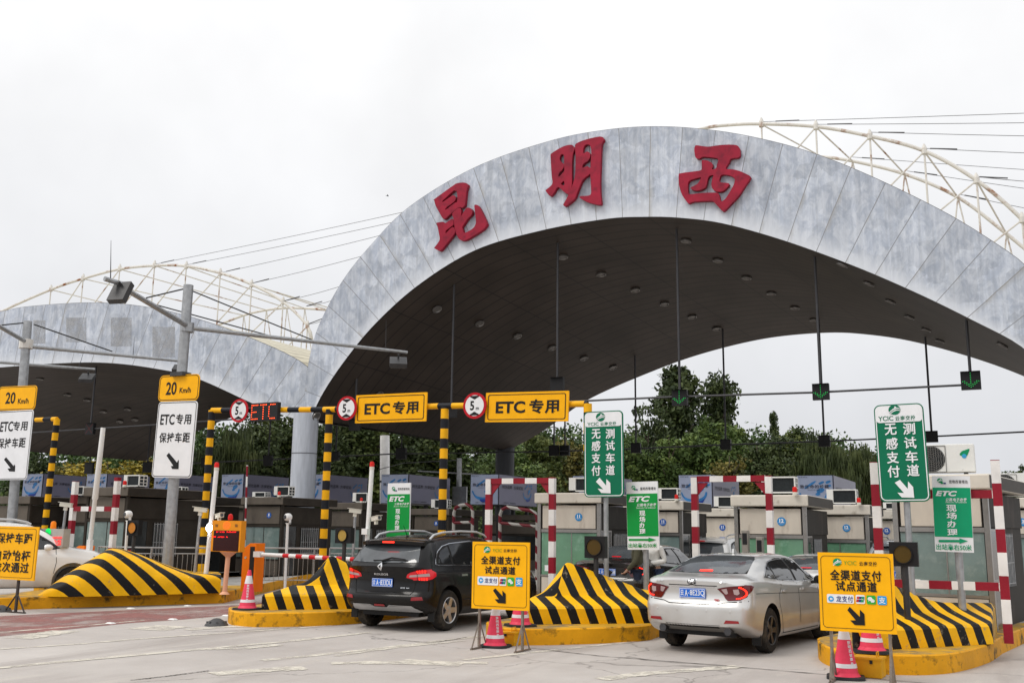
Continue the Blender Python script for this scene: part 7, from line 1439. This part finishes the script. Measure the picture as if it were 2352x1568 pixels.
def person(label, loc, rz, el, wl, er, wr_, top, legs, extra=0):
    """standing figure facing -y before rotation; el, wl, er, wr_ are elbow and wrist positions"""
    T = thing('person', label, 'person', loc, rz)
    V = Vector
    nd = {'pelvis': (V((0, 0, .95)), (.15, .12)), 'waist': (V((0, .0, 1.08)), (.14, .11)), 'chest': (V((0, -.01, 1.28)), (.17, .125)), 'upper': (V((0, 0, 1.40)), (.15, .10)), 'neck': (V((0, -.01, 1.50)), .052), 'head0': (V((0, -.03, 1.575)), (.062, .075)), 'head1': (V((0, -.03, 1.65)), (.075, .092)), 'head2': (V((0, -.02, 1.71)), (.055, .07))}
    ed = [('pelvis', 'waist'), ('waist', 'chest'), ('chest', 'upper'), ('upper', 'neck'), ('neck', 'head0'), ('head0', 'head1'), ('head1', 'head2')]
    for s, n_, e, w_ in ((-1, 'l', el, wl), (1, 'r', er, wr_)):
        sh = V((s * .19, 0, 1.40)); e, w_ = V(e), V(w_); nd.update({n_ + 'sh': (sh, .06), n_ + 'el': (e, .042), n_ + 'fore': (e.lerp(w_, .4), .04), n_ + 'wrist': (w_, .027), n_ + 'hip': (V((s * .095, 0, .88)), .098), n_ + 'knee': (V((s * .11, -.01, .49)), .056), n_ + 'calf': (V((s * .112, .015, .36)), .058), n_ + 'ank': (V((s * .115, .02, .09)), .038), n_ + 'toe': (V((s * .135, -.13, .04)), (.042, .03))})
        ed += [('upper', n_ + 'sh'), (n_ + 'sh', n_ + 'el'), (n_ + 'el', n_ + 'fore'), (n_ + 'fore', n_ + 'wrist'), ('pelvis', n_ + 'hip'), (n_ + 'hip', n_ + 'knee'), (n_ + 'knee', n_ + 'calf'), (n_ + 'calf', n_ + 'ank'), (n_ + 'ank', n_ + 'toe')]
        hand(nd, ed, n_, w_, (w_ - e), V((s * .2, -1, 0)) if abs((w_ - e).normalized().y) < .8 else V((s, 0, 0)), 1.0)
    body = skin_mesh('body', nd, ed, m_skin, T)
    for s in (-1, 1): b = MB(); b.lathe([(0, -.012), (.011, 0), (0, .012)], (s * .032, -.112, 1.652), 10); b.build('eye', m_lens, body)
    b = MB(); b.lathe([(.0, .03), (.012, .0), (.017, -.02), (.0, -.026)], (0, -.125, 1.625), 8); b.build('nose', m_skin, body, smooth=True)
    for s in (-1, 1): b = MB(); b.lathe([(0, -.03), (.014, 0), (0, .03)], (s * .083, -.02, 1.64), 8); b.build('ear', m_skin, body, smooth=True)
    b = MB(); b.tube([(-.025, -.118, 1.592), (0, -.124, 1.59), (.025, -.118, 1.592)], .005, 5); b.build('mouth', mat('lips', (.3, .12, .1), .5), body)
    b = MB(); b.lathe([(.09, -.08), (.099, -.02), (.098, .03), (.075, .075), (0, .095)], (0, -.005, 1.67), 16); b.v = [(x * .92, y * 1.05 - .0, z) if not (y < -.05 and z < 1.69) else (x * .8, -.06, z) for x, y, z in b.v]; b.build('hair', m_hair, T, smooth=True)
    g = lambda k, a: (nd[k][0], tuple(r + a for r in nd[k][1]) if isinstance(nd[k][1], tuple) else nd[k][1] + a)
    jk = {k: g(k, .022) for k in ('waist', 'chest', 'upper', 'lsh', 'rsh', 'lel', 'rel', 'lfore', 'rfore')}; jk['hem'] = (V((0, 0, .90)), (.185, .15)); jk['collar'] = (V((0, 0, 1.475)), .075)
    for n_ in 'lr': jk[n_ + 'cuff'] = (nd[n_ + 'fore'][0].lerp(nd[n_ + 'wrist'][0], .85), .046)
    jk = {k: jk[k] for k in ['waist'] + [k for k in jk if k != 'waist']}
    skin_mesh('jacket', jk, [('waist', 'hem'), ('waist', 'chest'), ('chest', 'upper'), ('upper', 'collar'), ('upper', 'lsh'), ('upper', 'rsh'), ('lsh', 'lel'), ('rsh', 'rel'), ('lel', 'lfore'), ('rel', 'rfore'), ('lfore', 'lcuff'), ('rfore', 'rcuff')], top, T)
    tr = {'pelvis': g('pelvis', .012)}
    for n_ in 'lr': tr.update({n_ + 'hip': g(n_ + 'hip', .016), n_ + 'knee': g(n_ + 'knee', .022), n_ + 'calf': g(n_ + 'calf', .018), n_ + 'cuff': (nd[n_ + 'ank'][0] + V((0, 0, .03)), .06)})
    skin_mesh('trousers', tr, [e for n_ in 'lr' for e in (('pelvis', n_ + 'hip'), (n_ + 'hip', n_ + 'knee'), (n_ + 'knee', n_ + 'calf'), (n_ + 'calf', n_ + 'cuff'))], legs, T)
    for s in (-1, 1): b = MB(); b.lathe([(.05, 0), (.055, .03), (.045, .07), (.03, .10)], (s * .12, -.0, 0), 14); b.v = [(x, (y - .03) * 2.4, z * (1 if y > -.04 else .75)) for x, y, z in b.v]; b.build('shoe', m_shoe, T, smooth=50)
    return T
p = gd(1464, 22.2); T1 = person('person in an olive jacket and dark jeans behind the green banner, holding a video camera', p, R(-70), (-.25, -.05, 1.13), (-.22, -.20, .94), (.25, -.04, 1.13), (.15, -.24, .93), m_olive, m_dkjeans)
p = gd(1500, 22.6); T2 = person('person in a white jacket and blue jeans behind the green banner, holding black cables', p, R(-15), (-.27, .02, 1.14), (-.15, -.24, 1.05), (.27, .06, 1.13), (-.02, -.26, 1.06), m_wjacket, m_jeans)
# video camera in the first person's hands, cables in the second's
c = T1.location + Matrix.Rotation(R(-70), 4, 'Z') @ Vector((-.04, -.33, .88)); T = thing('video_camera', 'black video camera held low by the person in the olive jacket', 'video camera', c, R(-70))
b = MB(); b.bbox((-.07, -.16, -.06), (.07, .2, .08)); o = b.build('body', m_black, T); bv = o.modifiers.new('b', 'BEVEL'); bv.width = .012
b = MB(); b.lathe([(.05, 0), (.05, .1), (.06, .12), (.06, .19), (.0, .18)], (0, -.16, .01), 16, axis=(0, -1, -.1)); b.build('lens', m_black, T, smooth=40)
b = MB(); b.tube([(0, -.12, .08), (0, -.11, .14), (0, .12, .14), (0, .13, .08)], .014, 6); b.build('top_handle', m_black, T)
c = T2.location + Matrix.Rotation(R(-15), 4, 'Z') @ Vector((-.12, -.34, 1.0)); T = thing('cable_bundle', 'loops of black cable held by the person in the white jacket', 'cable', c)
b = MB()
for k in range(3): b.tube([((.08 + .015 * k) * math.cos(a + k) * .8, .02 * k, -.12 + (.15 + .02 * k) * math.sin(a + k)) for a in [2 * math.pi * i / 24 for i in range(25)]], .008, 6, cap=False)
b.build('cable', m_black, T)
# a bird far off in the sky
p = PD(890, 450, 60); T = thing('bird', 'small dark bird flying in the sky left of the tall canopy', 'bird', p, R(20))
b = MB(); b.lathe([(0, -.16), (.035, -.08), (.045, .02), (.02, .12), (.03, .2), (0, .21)], n=8, axis=(-1, 0, .2)); b.build('body', m_black, T, smooth=True)
for s in (-1, 1): b = MB(); b.add([(-.06, 0, .02), (.08, 0, .02), (.1, s * .18, .08), (.06, s * .36, .03), (0, s * .2, .08), (-.06, 0, .0), (.08, 0, .0), (.1, s * .18, .065), (.06, s * .36, .02), (0, s * .2, .065)], [(0, 1, 2, 4), (4, 2, 3), (5, 9, 7, 6), (9, 8, 7), (0, 4, 9, 5), (4, 3, 8, 9), (3, 2, 7, 8), (2, 1, 6, 7)]); b.build('wing', m_black, T)
T.scale = (.55, .55, .55)
# ================================================================== trees and the wooded slope behind
def leaf_mat(name, a, b_, c_):
    m = bpy.data.materials.new(name); m.use_nodes = True; t = m.node_tree; L = t.links; b = t.nodes['Principled BSDF']
    g = N(t, 'ShaderNodeNewGeometry'); tc = N(t, 'ShaderNodeTexCoord'); n = N(t, 'ShaderNodeTexNoise'); n.inputs['Scale'].default_value = .55; n.inputs['Detail'].default_value = 3; L.new(tc.outputs['Object'], n.inputs['Vector'])
    at = N(t, 'ShaderNodeAttribute', attribute_name='tone'); ad = N(t, 'ShaderNodeMath', operation='MULTIPLY_ADD'); L.new(at.outputs['Fac'], ad.inputs[0]); ad.inputs[1].default_value = .6; L.new(n.outputs['Fac'], ad.inputs[2])
    r = N(t, 'ShaderNodeValToRGB'); e = r.color_ramp.elements; e[0].position = .45; e[1].position = 1.0; e[0].color = (*a, 1); e[1].color = (*c_, 1); k = e.new(.75); k.color = (*b_, 1); L.new(ad.outputs[0], r.inputs[0]); L.new(r.outputs[0], b.inputs['Base Color'])
    b.inputs['Roughness'].default_value = .55; b.inputs['Specular IOR Level'].default_value = .25; return m
m_leaf_d = leaf_mat('leaves_dark_green', (.02, .032, .012), (.042, .062, .02), (.075, .098, .03)); m_leaf_g = leaf_mat('leaves_mid_green', (.032, .058, .016), (.075, .122, .03), (.135, .185, .045)); m_leaf_y = leaf_mat('leaves_yellow_green', (.04, .045, .014), (.10, .10, .025), (.19, .155, .035)); m_leaf_o = leaf_mat('leaves_gold', (.09, .08, .012), (.24, .19, .02), (.40, .31, .035)); m_leaf_b = leaf_mat('leaves_brownish', (.026, .042, .012), (.058, .085, .022), (.115, .135, .035)); m_leaf_w = leaf_mat('leaves_willow', (.024, .036, .012), (.055, .075, .024), (.10, .118, .04))
m_bark = mat('bark', (.07, .055, .042), .85, var=.3, scale=4, stretch=(1, 1, .3))
def crown_points(kind, rg):
    """clump centres and radii in a crown one unit high and one unit wide, foot at z = 0"""
    out = []
    if kind == 'conifer':
        for k in range(70): z = .08 + .9 * rg.random() ** .8; r = .46 * (1 - z) ** .8 * (.6 + .5 * rg.random()); a = rg.random() * 6.28; out.append((r * math.cos(a), r * math.sin(a), z, .055 + .03 * (1 - z)))
    elif kind == 'tall':
        for k in range(130):
            z = .18 + .80 * rg.random(); r0 = .5 * math.sin(math.pi * min(1, (z - .02) / .98) ** .75) ** .7 * (.75 + .35 * math.sin(z * 21 + 2)); r = r0 * math.sqrt(rg.random()) ; a = rg.random() * 6.28; out.append((r * math.cos(a), r * math.sin(a), z, .05 + .035 * rg.random()))
    elif kind == 'airy':
        for k in range(46):
            z = .25 + .73 * rg.random(); r = .48 * math.sqrt(rg.random()) * (.5 + .5 * math.sin(math.pi * z)); a = rg.random() * 6.28; out.append((r * math.cos(a), r * math.sin(a), z, .04 + .03 * rg.random()))
    else:
        lobes = [(.28 * math.cos(a) * f, .28 * math.sin(a) * f, z, s) for a, f, z, s in [(rg.random() * 6.28, .3 + .8 * rg.random(), .35 + .5 * rg.random(), .16 + .13 * rg.random()) for _ in range(13)]] + [(0, 0, .74, .24), (0, 0, .4, .3), (.2, .0, .2, .28), (-.2, .1, .2, .28)]
        for lx, ly, lz, ls in lobes:
            for k in range(11):
                d = rg.normal(size=3); d /= np.linalg.norm(d); q = ls * (.55 + .45 * rg.random()); out.append((lx + d[0] * q, ly + d[1] * q, max(.02, lz + d[2] * q * .9), .05 + .035 * rg.random()))
    return out
def tree(kind, m, seed, H_, W_, label=None):
    rg = np.random.default_rng(seed); T = thing('tree', label or '', 'tree'); cl = crown_points(kind, rg); V = []; Fq = []; tone = []
    for x, y, z, r in cl:
        n = {'conifer': 42, 'tall': 60, 'airy': 60}.get(kind, 48); c = np.array([x * W_, y * W_, z * H_]); rr = r * (W_ * .6 + H_ * .4) * (1.75 if kind == 'tall' else 1.5)
        P = rg.normal(size=(n, 3)); P /= np.linalg.norm(P, axis=1)[:, None]; P = c + P * (rr * rg.random((n, 1)) ** .45) * np.array([1, 1, .75]); tn = rg.random() * .55
        for p in P:
            a = rg.normal(size=3); a /= np.linalg.norm(a); b_ = np.cross(a, rg.normal(size=3)); b_ /= np.linalg.norm(b_); s = .13 + .12 * rg.random(); o = len(V)
            if kind == 'willow': a = np.array([0.12 * rg.normal(), .12 * rg.normal(), -1.0]); b_ = np.cross(a, rg.normal(size=3)); b_ /= np.linalg.norm(b_); V += [p - b_ * .05, p + b_ * .05, p + b_ * .03 + a * .9 * (.5 + rg.random()), p - b_ * .03 + a * .9 * (.5 + rg.random())]
            else: V += [p - a * s, p + b_ * s * .55, p + a * s, p - b_ * s * .55]
            Fq.append((o, o + 1, o + 2, o + 3)); tone.append(tn + .35 * rg.random())
    me = bpy.data.meshes.new('crown'); me.from_pydata([tuple(v) for v in V], [], Fq); me.materials.append(m); at = me.attributes.new('tone', 'FLOAT', 'FACE'); at.data.foreach_set('value', tone); o = bpy.data.objects.new('crown', me); COL.objects.link(o); o.parent = T
    b = MB(); r0 = .018 * H_ + .05; b.tube([(0, 0, 0), (.1, 0, H_ * .3), (-.05, .05, H_ * .6), (0, 0, H_ * .93)], [r0, r0 * .75, r0 * .45, r0 * .1], 8)
    for k in range(9): z = H_ * (.25 + .06 * k); a = k * 2.4; l = W_ * .33 * (1 - .05 * k); b.tube([(0, 0, z), (l * .5 * math.cos(a), l * .5 * math.sin(a), z + H_ * .06), (l * math.cos(a), l * math.sin(a), z + H_ * .13)], [r0 * .35, r0 * .22, r0 * .08], 5)
    b.build('trunk', m_bark, T, smooth=True); return T
KM = {'tall': ('tall', m_leaf_d), 'airy': ('airy', m_leaf_d), 'round': ('round', m_leaf_g), 'round2': ('round', m_leaf_d), 'yel': ('round', m_leaf_y), 'dark': ('round', m_leaf_d), 'brown': ('round', m_leaf_b), 'gold': ('round', m_leaf_o), 'willow': ('willow', m_leaf_w), 'conifer': ('conifer', m_leaf_d)}
PR = {}
TREES = [(1560, 850, 200, 95, 'tall', 'tallest dark tree behind the lane light, left of the pair of tall trees'), (1655, 862, 155, 98, 'tall', 'slimmer tall dark tree, right of the pair of tall trees'), (1492, 925, 100, 92, 'airy', 'thin airy tree with sky showing through, left of the tall pair'),
    (1455, 1010, 120, 80, 'round', 'green bushy tree right beside the first green lane sign'), (1540, 985, 150, 79, 'round', 'green bushy tree in front of the tallest tree'), (1625, 972, 150, 82, 'round', 'green bushy tree in front of the slimmer tall tree'), (1705, 962, 130, 88, 'round', 'light green tree right of the tall pair'), (1786, 950, 70, 97, 'conifer', 'dark pointed conifer standing alone above the trees'),
    (1745, 1005, 150, 77, 'round2', 'dark bushy tree below the pointed conifer'), (1680, 1030, 150, 72, 'yel', 'yellowish green shrub like tree above the middle frame'), (1835, 985, 130, 85, 'brown', 'brownish green tree right of the conifer'), (1900, 990, 120, 80, 'willow', 'drooping willow left of the right green lane sign'), (1962, 1008, 110, 82, 'willow', 'drooping willow partly hidden behind the right green lane sign'), (2030, 1030, 130, 90, 'round2', 'dark tree behind the right green lane sign'),
    (1385, 1005, 140, 84, 'yel', 'yellowish tree hidden behind the first green lane sign'), (1300, 982, 130, 86, 'yel', 'yellowish tree under the right end of the second yellow ETC sign'), (1232, 990, 140, 80, 'brown', 'brownish tree right of the far dark column'), (1190, 1040, 130, 72, 'round', 'low green tree behind the far dark column'),
    (1100, 985, 170, 84, 'round2', 'dark tree left of the far dark column'), (1010, 970, 180, 86, 'brown', 'brownish dark tree right of the far white pole'), (930, 960, 180, 84, 'dark', 'dark tree behind the far white pole'), (840, 945, 180, 82, 'brown', 'brownish dark tree right of the silver column'), (760, 940, 160, 80, 'dark', 'dark tree directly right of the silver column'), (640, 935, 170, 82, 'brown', 'brownish tree directly left of the silver column'),
    (585, 950, 150, 78, 'dark', 'dark tree under the red lit ETC display'), (528, 975, 130, 68, 'willow', 'drooping willow right of the first yellow and black post'), (460, 1010, 140, 76, 'dark', 'dark tree between the lamp post and the first yellow and black post'), (330, 1040, 170, 80, 'gold', 'golden leaved tree left of the white ETC sign'), (235, 1045, 170, 76, 'gold', 'golden leaved tree behind the raised barrier arm'), (150, 1045, 150, 80, 'yel', 'yellow green tree right of the leftmost gantry post'), (70, 1040, 160, 82, 'dark', 'dark tree at the left edge behind the lamp post'),
    (1160, 1045, 150, 70, 'round', 'low green tree above the left red and white frame'), (2330, 1066, 90, 120, 'round2', 'distant tree at the right edge above booth 13')]
for i, (x, yt, wp, d, k, lb) in enumerate(TREES):
    p = gd(x, d); Hh = PD(x, yt, d).z; Wm = wp * d / FPX * 1.08; kd, m = KM[k]; v = i % 2
    if (k, v) not in PR: T = tree(kd, m, 11 + i, 12.0, 6.0, lb); PR[(k, v)] = T; T.location = p; T.rotation_euler = (0, 0, i * 1.3); T['group'] = 'trees behind the toll plaza'
    else: T = dup(PR[(k, v)], p, i * 1.3, lb, 'trees behind the toll plaza')
    T.scale = (Wm / 6, Wm / 6, Hh / 12)
# wooded slope that closes the view behind them
hill = MB(); nx, ny = 70, 14; rows = []
for j in range(ny + 1):
    row = []
    for i in range(nx + 1):
        x = -40 + 2400 * i / nx; d = 88 + 10 * j; q = gd(x, d); e = lin(x, [(-40, .95), (400, .95), (800, 1), (1700, 1), (1960, .9), (2060, .7), (2200, .25), (2360, .1)]); row.append(Vector((q.x, q.y, -.3 + e * 10.5 * min(1, (d - 88) / 34) ** .8 + .4 * math.sin(i * 1.7 + j))))
    rows.append(row)
hill.grid(rows); m_hill = mat('hill_undergrowth', (.03, .04, .016), .9, var=.4, scale=.6, bump=.5, bscale=2); struct(hill.build('hill', m_hill, smooth=True))
V = []; Fq = []; tone = []; rg = np.random.default_rng(99)
for k in range(1300):
    x = -40 + 2320 * rg.random(); d = 94 + 40 * rg.random(); e = lin(x, [(-40, .95), (400, .95), (800, 1), (1700, 1), (1960, .9), (2060, .7), (2200, .25), (2360, .1)]); j = min(1, (d - 88) / 34); q = gd(x, d); z0 = e * 10.5 * j ** .8; tn = rg.random() * .5
    R_ = 1.2 + 1.1 * rg.random(); zc = z0 + (1 + 2.5 * rg.random()) * (.4 + .6 * e)
    P = rg.normal(size=(44, 3)); P /= np.linalg.norm(P, axis=1)[:, None]; P = np.array([q.x, q.y, zc]) + P * R_ * rg.random((44, 1)) ** .4
    for p in P:
        a = rg.normal(size=3); a /= np.linalg.norm(a); b_ = np.cross(a, rg.normal(size=3)); b_ /= np.linalg.norm(b_); s = .28; o = len(V); V += [tuple(p - a * s), tuple(p + b_ * s * .6), tuple(p + a * s), tuple(p - b_ * s * .6)]; Fq.append((o, o + 1, o + 2, o + 3)); tone.append(tn + .35 * rg.random())
me = bpy.data.meshes.new('hillside_wood'); me.from_pydata(V, [], Fq); me.materials.append(leaf_mat('leaves_hillside', (.024, .046, .012), (.052, .095, .024), (.10, .15, .038))); at = me.attributes.new('tone', 'FLOAT', 'FACE'); at.data.foreach_set('value', tone); o = bpy.data.objects.new('hillside_wood', me); COL.objects.link(o); o['label'] = 'dark wooded hillside behind the toll plaza'; o['category'] = 'woodland'; struct(o, 'stuff')
